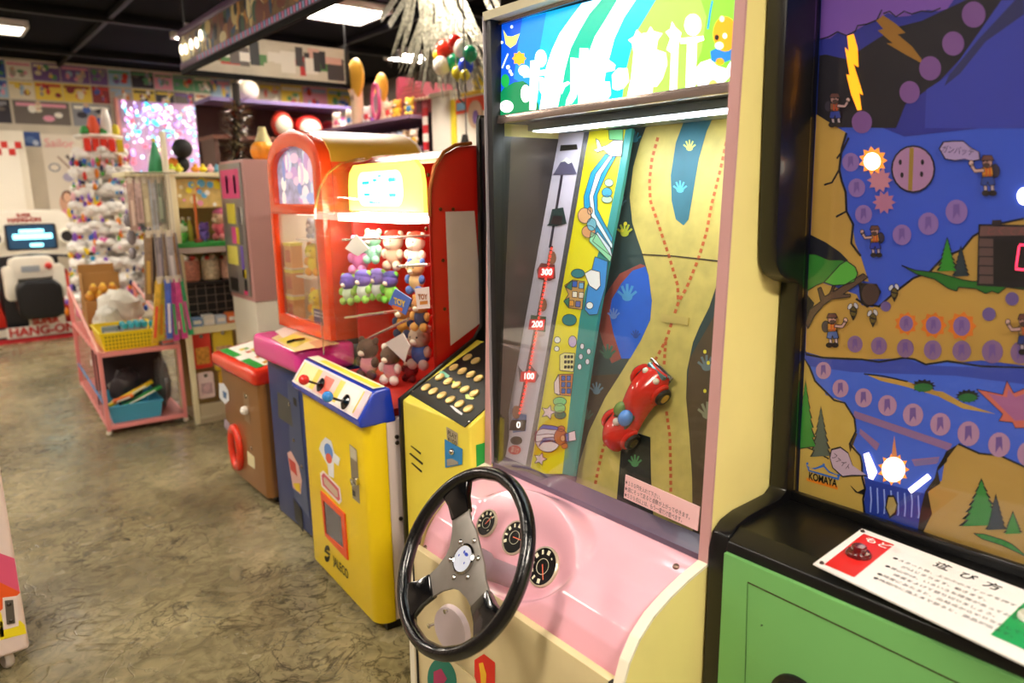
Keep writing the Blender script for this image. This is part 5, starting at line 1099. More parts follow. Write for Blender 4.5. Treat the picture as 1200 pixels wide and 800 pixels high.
# ================================================================ pink grey ticket cabinet
tv = thing('ticket_cabinet', 'tall pink and grey vending cabinet on a white base', 'vending machine', (1.75, 4.48, 0))
MB().box((1.50, 4.27, .84), (1.98, 4.69, 1.672)).build('cabinet_body', mat('cf9c96', .4), tv, bevel=.006)
MB().box((1.505, 4.275, 0), (1.97, 4.685, .838)).build('base', mat('ece4d0', .45), tv, bevel=.006)
MB().box((1.488, 4.30, .87), (1.4995, 4.675, 1.655)).build('front_door', mat('9a9490', .35, .4), tv, bevel=.004)
for (y0, y1, z0, z1, c) in ((4.33, 4.64, 1.45, 1.62, 'e8468c'), (4.38, 4.42, 1.48, 1.585, '2a1c20'), (4.52, 4.56, 1.48, 1.585, '2a1c20'), (4.44, 4.58, 1.30, 1.42, 'f0e24a'), (4.45, 4.53, 1.18, 1.28, 'e84a9c'), (4.40, 4.45, 1.18, 1.28, 'e8c81c'), (4.34, 4.40, 1.18, 1.40, '6a6468'), (4.46, 4.64, 1.05, 1.165, 'f2e86a'), (4.36, 4.40, .98, 1.17, '7a5ac8'), (4.34, 4.40, .98, 1.03, 'e8d21c'), (4.50, 4.63, .885, .965, '1c181a'), (4.34, 4.38, .90, .97, '141216'), (4.34, 4.40, .875, .90, 'e83a7c'), (4.33, 4.36, 1.30, 1.40, 'f8f4ec')):
    MB().box((1.4855, y0, z0), (1.4882, y1, z1)).build('door_print', mat(c, .4), tv, smooth=False)

# ================================================================ low machine at the left edge of the aisle
lm = thing('low_machine', 'low white game with pink orange and yellow stripes and metal latch', 'arcade machine', (-.25, 2.85, 0))
MB().box((-.62, 2.545, .065), (.092, 3.15, .775)).build('cabinet_body', mat('e8d2cc', .4), lm, bevel=.014, seg=3)
MB().box((-.60, 2.56, .775), (.07, 3.13, .80)).build('top', mat('d8c8b8', .4), lm, bevel=.006)
LMf = Plane((0, 2.5445, .4), (0, -1, 0))
for (pl, c) in (([(-90, 640), (0, 648), (17, 654), (23, 693), (0, 682), (-90, 700)], 'e0567c'), ([(-90, 700), (0, 682), (23, 693), (24, 694), (0, 716), (-90, 730)], 'ee5a1c'), ([(-90, 720), (0, 716), (2, 720), (5, 746), (-90, 750)], 'f2dc1c'), ([(24, 727), (29, 732), (31, 742), (0, 750), (0, 728)], 'f2dc1c')):
    art('side_print', pl, LMf, mat(c, .4), lm, .001)
art('plate_ground', [(3, 700), (20, 698), (22, 733), (4, 738)], LMf, mat('ead8d2', .4), lm, .0016)
MB().slab([LMf.at(*p, .006) for p in ((5.5, 704), (15.5, 703), (18, 730), (8, 732))], (0, -1, 0), .005).build('latch_plate', mat('7a7470', .35, .8), lm, bevel=.002)
for p in ((10.5, 708), (13, 727)): screw(LMf.at(*p, .006), (0, -1, 0), .006, mat('4a4440', .4, .8), lm)
MB().tube([(.075, 2.56, .79), (.085, 2.565, .83), (.06, 2.60, .85), (.0, 2.62, .85)], .012, 8).build('bumper_tube', mat('e0c878', .3), lm)
for (x, y) in ((.03, 2.60), (.03, 3.08), (-.55, 2.60), (-.55, 3.08)):
    k = MB().lathe([(.030, -.012), (.034, -.006), (.034, .006), (.030, .012)], (x, y, .034), (1, .3, 0), 20).build('caster', mat('c8bcb4', .4), lm)
    MB().box((x-.02, y-.01, .05), (x+.02, y+.02, .07)).build('caster_fork', mat('8a8480', .3, .8), k)

# ================================================================ pink wire rack and what it carries
RK = Matrix.Translation((.755, 4.94, 0)) @ Matrix.Rotation(math.radians(-3), 4, 'Z')
rk = thing('wire_rack', 'pink wire display rack with sloping side and open lower bay', 'rack', tuple(RK @ Vector((.23, .7, 0))))
PW = mat('e8908c', .4)
RL, RW = 1.45, .450
for (x, y, h) in ((0, 0, .53), (RW, 0, .53), (0, RL, .80), (RW, RL, .80)):
    MB(RK).box((x-.012, y-.012, .03), (x+.012, y+.012, h)).build('post', PW, rk, bevel=.003)
    MB(RK).ball((x, y, .018), .018, n=10, m=6).build('foot', mat('e8dcc8', .5), rk)
for z in (.05, .515):
    for y in (0, RL): MB(RK).box((0, y-.01, z-.014), (RW, y+.01, z+.014)).build('rail', PW, rk, bevel=.002)
    for x in (0, RW): MB(RK).box((x-.008, 0, z-.012), (x+.008, RL, z+.012)).build('rail', PW, rk, bevel=.002)
for x in (0, RW): MB(RK).tube([(x, 0, .53), (x, RL, .80)], .010, 8).build('sloping_rail', mat('e8a8a0', .4), rk)
for k in range(8):
    y = .12 + k*.165; MB(RK).tube([(0, y, .05), (0, y, .53+.27*y/RL)], .004, 6).build('side_wire', PW, rk)
MB(RK).tube([(-.004, 0, .20), (-.004, RL, .20)], .007, 6).build('blue_cord', mat('4a8ac0', .5), rk)
MB(RK).box((.005, .005, .055), (RW-.005, RL-.01, .062)).build('bottom_shelf', mat('c87a74', .5), rk); MB(RK).box((.005, .005, .520), (RW-.005, RL-.01, .528)).build('upper_shelf', mat('d88a84', .5), rk)
MB(RK).box((.01, .55, .07), (RW-.01, .57, .505)).build('divider', mat('3a3034', .6), rk)
# perforated baskets
def basket(name, label, x0, x1, y0, y1, z0, z1, c, holes=True):
    t = thing(name, label, 'basket', tuple(RK @ Vector(((x0+x1)/2, (y0+y1)/2, z0)))); m = mat(c, .4); s = .018
    outer = [(x0+s, y0+s), (x1-s, y0+s), (x1-s, y1-s), (x0+s, y1-s)]; top = [(x0, y0), (x1, y0), (x1, y1), (x0, y1)]
    b = MB(RK); b._add([(*p, z0) for p in outer] + [(*p, z1) for p in top], [(0, 3, 2, 1)] + [(i, (i+1) % 4, 4+(i+1) % 4, 4+i) for i in range(4)])
    o = b.build('basket_wall', m, t, smooth=False)
    MB(RK).tube([(*p, z1) for p in top], .008, 8, closed=True).build('rim', m, t)
    if holes:
        b = MB(RK); n, r = 15, 4
        for i in range(n):
            for j in range(r):
                x = x0+s+.012 + (x1-x0-2*s-.024)*i/(n-1); z = z0+.018 + (z1-z0-.04)*j/(r-1); y = y0 + s*(1-(z-z0)/(z1-z0)) - .0012
                b.poly([(x-.005, y, z-.006), (x+.005, y, z-.006), (x+.005, y, z+.006), (x-.005, y, z+.006)])
        b.build('hole_grid', mat('8a7a10', .6), t, smooth=False, kind='stuff')
    return t
basket('yellow_basket', 'yellow perforated plastic basket full of bottles on the wire rack', .018, .358, .016, .45, .529, .64, 'f2d616')
basket('blue_tray', 'blue plastic tray with green and yellow packets under the rack', .016, .325, .02, .50, .0625, .17, '4aa4c4', False)
# bottles in the yellow basket
BT = thing('bubble_bottle', 'small red and grey bottle with teal cap in the yellow basket', 'bottle', tuple(RK @ Vector((.165, .055, .531))), 0, 'bottles in the yellow basket')
c0 = Vector((.165, .055, .531))
MB(RK).lathe([(.018, 0), (.020, .01), (.020, .10), (.012, .125), (.012, .13)], c0, (0, 0, 1), 14).build('bottle_body', mat('a8a0a8', .3), BT)
MB(RK).lathe([(.0206, .03), (.0206, .085)], c0, (0, 0, 1), 14).build('bottle_label', mat('d86a5a', .4), BT)
MB(RK).lathe([(.017, .128), (.017, .155), (.012, .16)], c0, (0, 0, 1), 14).build('bottle_cap', mat('3aa8b8', .35), BT)
for k in range(1, 9):
    d = RK.to_3x3() @ Vector((.038*(k % 5), .09*(k//5), 0)); dup(BT, d)
for i, (x, y, w_, h, c, l) in enumerate(((.045, .05, .09, .09, 'b0b8b4', 'flat silver blister pack leaning in the yellow basket'), (.045, .12, .09, .12, '7a8a88', 'grey green blister pack behind the bottles'), (.09, .26, .16, .10, '30343a', 'black boxed toy lying in the yellow basket'))):
    o = MB(RK).box((x, y, .531), (x+w_, y+.03, .55+h)).build('blister_pack', mat(c, .3), None, bevel=.004); tag(o, l, 'packet')
    MB(RK).box((x+.01, y-.003, .56), (x+w_-.01, y, .55+h-.03)).build('pack_print', mat('d4ccd4', .3), o)
# stack of grey and red boxes
for k in range(4):
    o = MB(RK).box((.364, .03, .5275+.035*k), (.432+.003*(k % 2), .16, .5275+.035*k+.0345)).build('small_box', mat('9a9290', .4), None, bevel=.002)
    tag(o, ('lowest', 'second lowest', 'second highest', 'topmost')[k] + ' grey box with red stripe in the stack beside the yellow basket', 'box', 'boxes stacked on the wire rack')
    MB(RK).box((.366, .0285, .541+.035*k), (.431, .0302, .552+.035*k)).build('box_stripe', mat('d8564c', .4), o)
# crumpled plastic bags
def crumple(name, label, c, r, sc, colr, seed, cat='bag', m=None, rest=None):
    b = MB().ball((0, 0, 0), 1, n=20, m=14)
    for i, v in enumerate(b.v):
        q = v.copy(); k = 1 + .28*mnoise.noise(q*2.2 + Vector((seed, 0, 0))) + .16*mnoise.noise(q*5 + Vector((0, seed, 0)))
        b.v[i] = Vector(c) + Vector((v.x*sc[0], v.y*sc[1], v.z*sc[2]))*r*k
    if rest is not None:             # let its lowest point press lightly on what carries it
        dz = rest - .004 - min(v.z for v in b.v); b.v = [v + Vector((0, 0, dz)) for v in b.v]
    o = b.build(name, m or mat(colr, .35, bump=.4, scale=30), None, ang=30); return tag(o, label, cat)
crumple('plastic_bag', 'white crumpled plastic bag of goods behind the yellow basket', RK @ Vector((.135, .575, .64)), .095, (.95, .95, 1.0), 'd8d4c8', 2., rest=.528)
crumple('plastic_bag', 'larger pale plastic bag lying behind the bottles', RK @ Vector((.245, .80, .68)), .145, (1.0, .85, .95), 'dcd6c8', 5., rest=.528)
crumple('plastic_bag', 'clear wrapped plush heap in the lower bay of the wire rack', RK @ Vector((.385, .30, .28)), .14, (.30, .9, 1.2), '8a8680', 8., rest=.062, m=mat('7c7874', .25, bump=.5, scale=30, coat=.3))
crumple('toy_heap', 'dark wrapped soft toys piled in the lower bay of the rack', RK @ Vector((.17, .36, .33)), .105, (.95, .75, 1.2), '3a3438', 11., cat='toys', rest=.068)
for i, (x, y, z, ln, a, c, l) in enumerate(((.10, .14, .185, .30, .42, 'e0c020', 'long yellow packet leaning across the blue tray'), (.16, .10, .165, .26, .38, '2f9a48', 'green packet lying in the blue tray'), (.14, .20, .18, .22, .50, '58b070', 'pale green packet with white print in the blue tray'), (.05, .10, .17, .12, .2, 'e0702c', 'small orange packet at the end of the blue tray'))):
    ax = Vector((math.cos(a), 0, math.sin(a))); t_ = Vector((-math.sin(a), 0, math.cos(a)))
    R3 = RK.to_3x3(); o = MB().obox(RK @ Vector((x+.06, y, z+.03)), R3 @ ax, R3 @ Vector((0, 1, 0)), R3 @ t_, ln/2, .022, .010).build('packet', mat(c, .3), None, bevel=.004); tag(o, l, 'packet')
    MB().obox(RK @ (Vector((x+.06, y-.023, z+.03))), R3 @ ax, R3 @ Vector((0, 1, 0)), R3 @ t_, ln/3, .001, .005).build('packet_print', mat('eee8d8', .35), o)
cb = thing('card_box', 'open brown cardboard box of golden toys on the wire rack', 'box', tuple(RK @ Vector((.2, 1.15, .53))))
for (a, b_) in (((.06, 1.06, .74), (.30, 1.07, .93)), ((.06, 1.06, .74), (.07, 1.28, .92)), ((.29, 1.06, .74), (.30, 1.28, .92)), ((.06, 1.27, .74), (.30, 1.28, .98)), ((.06, 1.06, .73), (.30, 1.28, .742)), ((.055, .965, .5275), (.305, 1.285, .7355))):
    MB(RK).box(a, b_).build('box_panel', mat('a8783a', .6), cb)
for k in range(7):
    x, z = (.09+.06*k, .735+.031) if k < 4 else (.12+.06*(k-4), .735+.084)
    o = MB(RK).ball((x, 1.015+.012*(k % 2), z), .030, (1, .95, 1.1), 12, 8).build('gold_toy', mat(('c8862a', 'd89a34', 'b8701c', 'e0b83a')[k % 4], .35), None)
    tag(o, 'small golden round toy in front of the brown cardboard box', 'toy', 'golden toys by the cardboard box')
    MB(RK).ball((x, 1.000+.012*(k % 2), z+.026), .016, n=8, m=6).build('toy_top', mat('e8c04a', .35), o)

# ================================================================ cream display shelf
sh = thing('display_shelf', 'cream wooden display shelf with green plank and black grid panel', 'shelf', (1.5, 5.0, 0))
CRW = mat('ece0b8', .5, var=.06, scale=8)
for (x, y) in ((1.232, 4.80), (1.232, 5.12), (1.80, 4.80), (1.80, 5.12)): MB().box((x, y, 0), (x+.034, y+.03, 1.63)).build('post', CRW, sh, bevel=.003)
for (z, c, x0) in ((1.60, 'ece0b8', .985), (1.165, '3aa84a', 1.235), (.63, 'ece0b8', 1.235), (.03, 'b8a888', 1.265)):
    MB().box((x0, 4.795, z-.014), (1.83, 5.15, z+.014)).build('plank', mat(c, .5), sh, bevel=.003)
MB().box((1.235, 4.79, 1.115), (1.83, 4.80, 1.150)).build('plank_front', mat('c8b8b0', .5), sh); MB().box((1.235, 4.785, .60), (1.83, 4.80, .645)).build('plank_front', CRW, sh)
MB().box((1.27, 4.90, .66), (1.80, 4.91, .90)).build('grid_back', mat('0c0a0a', .6), sh); MB().box((1.27, 4.85, .905), (1.80, 5.12, .925)).build('wire_shelf', mat('2a2422', .5), sh)
for k in range(9): MB().tube([(1.285+.06*k, 4.893, .66), (1.285+.06*k, 4.893, .90)], .0025, 5).build('grid_wire', mat('8a7a70', .4), sh)
for k in range(5): MB().tube([(1.27, 4.891, .68+.05*k), (1.80, 4.891, .68+.05*k)], .0025, 5).build('grid_wire', mat('8a7a70', .4), sh)
MB().box((1.26, 5.13, .03), (1.80, 5.14, 1.60)).build('back_board', mat('9a7a4a', .6), sh); MB().prism([(4.80, .0), (4.80, .13), (5.10, .04), (5.10, 0)], 'x', 1.268, 1.80).build('sloping_base', mat('c0b090', .5), sh)
for i, (x, c, l) in enumerate(((1.275, 'd88a72', 'pink tub of wrapped sweets on the wire shelf'), (1.40, 'd8c4a0', 'clear jar of cream sweets on the wire shelf'), (1.52, 'e0a890', 'tan packet standing at the end of the wire shelf'))):
    t = thing('sweet_tub', l, 'jar', (x+.05, 4.92, .925))
    MB().lathe([(.046, 0), (.056, .01), (.058, .12), (.054, .135)], (x+.055, 4.92, .926), (0, 0, 1), 18).build('tub_body', mat(c, .35, var=.5, scale=60), t)
    for k in range(8): MB().ball((x+.055+.035*math.cos(k), 4.92+.035*math.sin(k), 1.065+.008*(k % 3)), .017, n=8, m=6).build('sweet', mat(('e8ded0', 'c83a30', 'e8c8a8', '7a8a6a')[(k+i) % 4], .4), t)
for k in range(6):
    o = MB().box((1.275+.075*k, 4.805, .6435), (1.275+.075*k+.068, 4.884, .70+.012*(k % 2))).build('sweet_packet', mat(('7aa0d0', 'e8e4dc', 'c8d4e0', 'e8783a', 'e89a5a', 'e0603a')[k], .35), None, bevel=.006); tag(o, ('blue', 'white', 'pale blue', 'orange', 'light orange', 'red orange')[k] + ' sweet packet in the row below the grid panel', 'packet', 'packets on the cream shelf')
    MB().box((1.285+.075*k, 4.803, .66), (1.275+.075*k+.058, 4.8055, .685)).build('packet_print', mat('f4ece0', .4), o)
def hangbag(x0, x1, z0, z1, y, c, c2, l):
    o = MB().prism(rrect(x0, x1, z0, z1, .012, 3), 'y', y, y+.02).build('hanging_packet', mat(c, .4), None, bevel=.004); tag(o, l, 'packet')
    MB().box((x0+.015, y-.0015, z0+.03), (x1-.015, y, z0+(z1-z0)*.6)).build('packet_print', mat(c2, .4, var=.5, scale=60), o); MB().lathe([(.012, 0), (.012, .005)], ((x0+x1)/2, y-.001, z1-.02), (0, -1, 0), 12).build('packet_hook', CHROME, o)
hangbag(1.27, 1.385, .36, .595, 4.83, 'dc3420', 'e8a03c', 'red packet with orange picture hanging under the cream plank')
hangbag(1.40, 1.53, .33, .60, 4.83, 'ecd03a', 'e8b890', 'yellow packet hanging under the cream plank')
hangbag(1.285, 1.385, .155, .33, 4.84, 'f0d8d4', 'e8c0c4', 'pale pink packet hanging below the red packet'); hangbag(1.42, 1.52, .17, .32, 4.84, 'e8b83c', 'e0a050', 'small orange packet hanging below the yellow packet')
# toys on the green plank and the big yellow picture bag
plush('soft_toy', 'soft toy in pink hood and coral dress on the green plank', (1.558, 4.93, 1.275), .20, 'e8c0a0', 'e86a78', 'e88a8c', 'f4dcc4', 'ea7fae', group='toys on the green plank', ears=False)
plush('soft_toy', 'purple soft toy sitting on the green plank', (1.445, 4.93, 1.236), .12, '7a58b0', '8462bc', '6a4aa0', '9a80c8', group='toys on the green plank')
plush('soft_toy', 'small green and white soft toy at the end of the green plank', (1.300, 4.89, 1.236), .12, 'd8e8c8', '6ac04a', '5ab048', 'f0f4e4', group='toys on the green plank')
for i, (x, c, l) in enumerate(((1.345, '5ac07a', 'slim green bottle on the green plank'), (1.385, 'e0d24a', 'slim yellow bottle on the green plank'), (1.29, '2a4a9a', 'dark blue can behind the green toy'))):
    t = thing('slim_bottle', l, 'bottle', (x, 5.03, 1.18)); MB().lathe([(.016, 0), (.017, .09), (.008, .12), (.008, .14)], (x, 5.03, 1.1785), (0, 0, 1), 12).build('bottle_body', mat(c, .3), t); MB().lathe([(.010, .138), (.010, .158)], (x, 5.03, 1.1785), (0, 0, 1), 10).build('bottle_cap', mat('f0e4d0', .4), t)
st_ = thing('stand', 'orange wooden post on a brown foot standing on the green plank', 'stand', (1.372, 4.84, 1.18)); MB().box((1.365, 4.820, 1.19), (1.379, 4.834, 1.48)).build('post', mat('c8682c', .5), st_); MB().box((1.352, 4.80, 1.1785), (1.392, 4.855, 1.20)).build('foot', mat('8a3a24', .5), st_, bevel=.003)
pb = MB().box((1.27, 4.835, 1.395), (1.555, 4.85, 1.575)).build('picture_bag', mat('e8c878', .4, var=.3, scale=20), None, bevel=.004); tag(pb, 'yellow patterned picture bag hanging from the top plank', 'bag')
for k in range(22):
    x, z = rnd.uniform(1.28, 1.545), rnd.uniform(1.405, 1.565); r = rnd.uniform(.008, .028)
    MB().lathe([(r, 0), (r, .0006)], (x, 4.8345-k*.00008, z), (0, -1, 0), 12).build('bag_print', mat(rnd.choice(['f2e23a', 'f6f2e8', 'ec8ab0', 'f0a0c0', '6ab8e0', 'f4dc2c', 'e85a50', 'f8f0c8']), .4), pb)
bk = thing('toy_figure', 'matt black round headed figure with orange backpack on the top plank', 'toy', (1.34, 4.9, 1.615))
MB().ball((1.34, 4.90, 1.665), .045, (1, .9, 1.1), 14, 9).build('body', mat('141214', .7), bk); MB().ball((1.345, 4.88, 1.76), .060, n=16, m=11).build('head', mat('171517', .7), bk); MB().ball((1.285, 4.89, 1.67), .036, (1, .8, 1), 12, 8).build('backpack', mat('ee8a2a', .5), bk)
MB().ball((1.378, 4.845, 1.752), .016, (.7, .6, 1.2), 10, 7).build('eye', mat('c8c8d0', .4), bk); MB().tube([(1.30, 4.90, 1.635), (1.262, 4.90, 1.665), (1.245, 4.90, 1.72)], .006, 6).build('tail', mat('141214', .7), bk)
for k, (x, c) in enumerate(((1.30, 'e8e03a'), (1.40, 'f0a02a'), (1.445, 'f2dc2c'), (1.49, 'e8b0b8'), (1.26, 'c8d83a'), (1.53, '6aa8c0'))):
    o = MB().ball((x, 4.84, 1.634), .024, (1.2, .9, .8), 10, 7).build('small_toy', mat(c, .5), None); tag(o, ('lemon', 'orange', 'yellow', 'pink', 'lime', 'blue')[k] + ' little toy at the foot of the black figure', 'toy', 'little toys on the top plank'); MB().ball((x, 4.835, 1.655), .013, n=8, m=6).build('toy_head', mat(c, .5), o)
cone = MB().lathe([(.045, 0), (.05, .01), (.035, .08), (.015, .17), (.0, .20)], (1.20, 4.95, 1.6135), (0, 0, 1), 14).build('paper_tree', mat('2f8a5a', .5), None); tag(cone, 'small green paper fir tree on the top plank', 'ornament'); MB().lathe([(.012, 0), (.012, .02)], (1.20, 4.95, 1.80), (0, 0, 1), 8).build('tree_tip', mat('e8d060', .4), cone)
o = MB().box((1.196, 4.768, .70), (1.228, 4.7955, 1.85)).build('flag_pole', mat('e6dcc0', .5), None, bevel=.004); tag(o, 'tall cream upright batten tied to the display shelf', 'batten')
# long wrapped toy swords hanging in two bunches
cols_ = [('c8a494', 'e8d0c0', 'peach'), ('989890', 'c8c8c0', 'grey'), ('d8b8b0', 'a88a84', 'pale pink'), ('787c88', 'b8bcc8', 'slate'), ('c8b890', 'e0d8b0', 'straw'), ('a08478', 'd8a898', 'dusky brown'), ('c4c8d0', '8a8e98', 'silver'), ('9a7a88', 'd0a8b8', 'mauve'), ('8a9a8a', 'c0d0b8', 'sage'), ('e0d8c8', 'b0a898', 'ivory')]
def sword(x, y, z0, z1, tilt, c, c2, l, g, wd=.024, top=None):
    t = thing('toy_sword', l, 'toy sword', (x, y, z0), 0, g)
    MB().obox((x, y, (z0+z1)/2), (1, 0, 0), (0, 1, 0), (tilt, 0, 1), wd, .010, (z1-z0)/2).build('wrapper', mat(c, .3, var=.3, scale=40), t, bevel=.004)
    MB().obox((x-tilt*(z1-z0)*.2, y-.0105, (z0+z1)/2-(z1-z0)*.15), (1, 0, 0), (0, 1, 0), (tilt, 0, 1), wd*.45, .001, (z1-z0)*.25).build('blade', mat(c2, .35), t)
    xt = x+tilt*(z1-z0)*.5; MB().obox((xt, y, z1), (1, 0, 0), (0, 1, 0), (0, 0, 1), wd*.6, .0105, .02).build('tag', mat('d8ccb8', .4), t)
    if top: MB().tube([(xt, y, z1+.018), (xt, y, top)], .0015, 5).build('hanging_string', mat('b8ac98', .6), t)
for k in range(10):
    c, c2, nm_ = cols_[k]; sword((1.008 if k % 2 == 0 else 1.028)+.040*(k//2), 4.812+.028*(k % 2), 1.27+.02*(k % 3), 1.567, .012, c, c2, nm_ + ' wrapped toy sword hanging from the top plank', 'upper bunch of wrapped toy swords', .019)
# wire hanger in front of the top plank carries the lower bunches
for k in range(7): MB().tube([(1.012+.0265*k, 4.60, 1.602), (1.012+.0265*k, 4.80, 1.602)], .002, 5).build('hanger_wire', CHROME, sh)
for y in (4.60, 4.625, 4.653, 4.68, 4.708, 4.736): MB().tube([(1.005, y, 1.6025), (1.235, y, 1.6025)], .002, 5).build('hanger_wire', CHROME, sh)
for k, (c, c2) in enumerate((('9a7a5a', 'c8a04a'), ('7a6a64', 'b09a88'), ('b88a3a', 'd8a03a'), ('8a8088', 'a89aa4'), ('c8a078', 'e8c890'), ('6a5a54', 'a88a74'), ('b8b0b4', 'e0d8d8'), ('a8703a', 'd89a50'), ('98909a', 'c8b8c8'))):
    sword(1.03+.022*k, 4.680+.028*(k % 3), .86+.03*(k % 4), 1.25, .09-.018*k, c, c2, ('tan', 'umber', 'mustard', 'lilac grey', 'light buff', 'dark brown', 'silver grey', 'copper', 'grey violet')[k] + ' wrapped toy sword in the lower bunch', 'lower bunch of wrapped toy swords', .022, 1.603)
for k, (c, c2) in enumerate((('e8b83a', 'e85a3a'), ('e8d24a', 'e89a2a'), ('4a6ad0', 'e8e4f0'), ('e85ab0', '58c878'), ('d84a90', '48b868'), ('3ac07a', 'e86ab0'))):
    sword(1.035+.034*k, 4.625+.028*(k % 2), .60+.012*(k % 3), .98, .16-.05*k, c, c2, ('yellow and red', 'yellow and orange', 'blue and white', 'pink and green', 'magenta and green', 'green and pink')[k] + ' toy wand hanging over the bottles', 'toy wands over the bottles', .018, 1.603)
for k, (x, y, z, r) in enumerate(((.998, 4.905, 1.33, .032), (1.004, 4.905, 1.225, .032), (1.000, 4.905, 1.13, .026))):
    fp = crumple('foil_packet', ('upper', 'middle', 'lower')[k] + ' shiny dark foil packet hanging beside the toy swords', (x, y, z), r, (.8, .4, 1.35), '6a6470', 20+k, cat='packet', m=mat('a8a2ac', .25, .5, bump=.5, scale=30))
    MB().tube([(x, y, z), (x, y, (1.588, 1.30, 1.195)[k])], .0015, 5).build('hanging_string', mat('b8ac98', .6), fp)

# ================================================================ posters on the back wall
CN = {'c83a34': 'red', 'e8c84a': 'yellow', '3a5aa8': 'blue', 'e8dcc0': 'cream', '2a2430': 'black', 'e89ab0': 'pink', '5a9a6a': 'green', 'd8823a': 'orange', '7a5a98': 'purple', '9ab8d0': 'pale blue', 'b8a898': 'beige', '8a2a30': 'dark red', '6a6058': 'brown', 'f4efe2': 'white', '8a8a90': 'grey'}
_pl = {}
def poster(x0, x1, z0, z1, ground, figs, row, y=None, n=7, seed=0, mono=False):
    r = random.Random(seed); y = YF if y is None else y
    lb = '%s poster with %s and %s shapes %s' % (CN[ground], CN[figs[0]], CN[figs[1]], row)
    o = MB().box((x0+.004, y-.004, z0+.004), (x1-.004, y+.001, z1-.004)).build('poster', mat(ground, .5), None, smooth=False); tag(o, lb, 'poster')
    _pl.setdefault(lb, []).append(o)
    w_, h_ = x1-x0, z1-z0
    for k in range(n):
        c = figs[k % len(figs)]; cx, cz = r.uniform(x0+.18*w_, x1-.18*w_), r.uniform(z0+.2*h_, z1-.2*h_)
        if k == 0: MB().box((x0+.06*w_, y-.0046, z1-.24*h_), (x1-.06*w_, y-.0042, z1-.1*h_)).build('poster_print', mat(c, .5), o, smooth=False); continue
        rx, rz = r.uniform(.06, .15)*w_, r.uniform(.08, .2)*h_
        MB().poly([(cx+rx*math.cos(t), y-.0044-k*.0003, cz+rz*math.sin(t)) for t in [2*math.pi*i/10 for i in range(10)]]).build('poster_print', mat(c, .5), o, smooth=False)
        if k % 3 == 1: MB().poly([(cx+rx*.7*math.cos(t), y-.0046-k*.0003, cz+rz*1.2+rx*.7*math.sin(t)) for t in [2*math.pi*i/10 for i in range(10)]]).build('poster_print', mat('d8b498', .5), o, smooth=False)
    return o
keys = list(CN); rp_ = random.Random(12)
xx = .35; i = 0
while xx < 3.15:
    w_ = rp_.uniform(.17, .30)
    for (za, zb, rw) in ((2.57, 2.77, 'in the second wall row'), (2.78, 2.975, 'in the top wall row')):
        g = rp_.choice(keys); f = rp_.sample([k for k in keys if k != g], 3); poster(xx, xx+w_, za, zb, g, f, rw, seed=i); i += 1
    xx += w_
xx = 3.15
while xx < 5.15:
    w_ = rp_.uniform(.25, .42); g = rp_.choice(['e8dcc0', 'f4efe2', 'e8c84a', 'e89ab0', '9ab8d0', 'b8a898']); f = rp_.sample([k for k in ('e8c84a', 'e89ab0', '9ab8d0', 'f4efe2', 'c83a34', 'd8823a', '5a9a6a', '3a5aa8') if k != g], 3)
    poster(xx, min(xx+w_, 5.18), 2.66, 2.97, g, f, 'behind the hanging sign', seed=i, n=6); i += 1; xx += w_
for (x0, x1, g, f) in ((.45, .98, '2a2430', ['8a8a90', 'd8823a', '6a6058']), (1.0, 1.55, '6a6058', ['e89ab0', 'e8dcc0', 'f4efe2']), (1.57, 1.98, '8a8a90', ['f4efe2', '3a5aa8', '2a2430'])):
    poster(x0, x1, 2.30, 2.56, g, f, 'in the third wall row', seed=i, n=6); i += 1
def bigposter(x0, x1, z0, z1, g, label, prints, shear=0.):
    o = MB().slab([(x0, YF-.006, z0), (x1, YF-.006, z0), (x1-shear, YF-.006, z1), (x0-shear, YF-.006, z1)], (0, -1, 0), .005).build('poster', mat(g, .5), None, smooth=False); tag(o, label, 'poster')
    for j, (pts, c) in enumerate(prints): MB().poly([(x, YF-.0066-.0004*j, z) for x, z in pts]).build('poster_print', mat(c, .5), o, smooth=False)
    return o
def disc(cx, cz, rx, rz, n=14): return [(cx+rx*math.cos(2*math.pi*k/n), cz+rz*math.sin(2*math.pi*k/n)) for k in range(n)]
o = bigposter(1.22, 1.62, 1.25, 2.20, 'e4d8c6', 'tall cream poster of two people with pink script title', [(disc(1.40, 1.42, .08, .12), 'd8a488'), (disc(1.50, 1.42, .07, .12), 'dcb094'), (disc(1.41, 1.50, .06, .07), '6a3a2a'), (disc(1.50, 1.50, .05, .06), '3a2420'), (disc(1.405, 1.49, .04, .055), 'e8b898'), (disc(1.495, 1.48, .035, .05), 'e4b494'), (disc(1.45, 1.31, .13, .06), 'e88aa0'), (disc(1.32, 1.83, .06, .05), '8a8890'), (disc(1.32, 1.83, .045, .035), 'e4d8c6'), (disc(1.45, 1.72, .06, .05), 'b0a8c0'), ([(1.36, 1.95), (1.37, 1.96), (1.50, 1.80), (1.49, 1.79)], '8a5a3a'), ([(1.46, 1.98), (1.56, 1.88), (1.55, 1.84), (1.44, 1.95)], '6a5c58')])
text('Sailor', 'poster_title', .13, (1.25, YF-.012, 2.10), (1, 0, 0), (0, 0, 1), mat('e88a90', .5), o)
bigposter(1.66, 1.99, 1.50, 2.27, '6a98bc', 'blue poster with dark haired head and red writing', [(disc(1.74, 2.03, .06, .07), '3a2824'), (disc(1.735, 2.0, .04, .05), 'd8a488'), (disc(1.88, 1.72, .06, .03), 'e0b090'), ([(1.90, 2.24), (1.93, 2.24), (1.88, 1.86), (1.86, 1.86)], 'c83a44')])
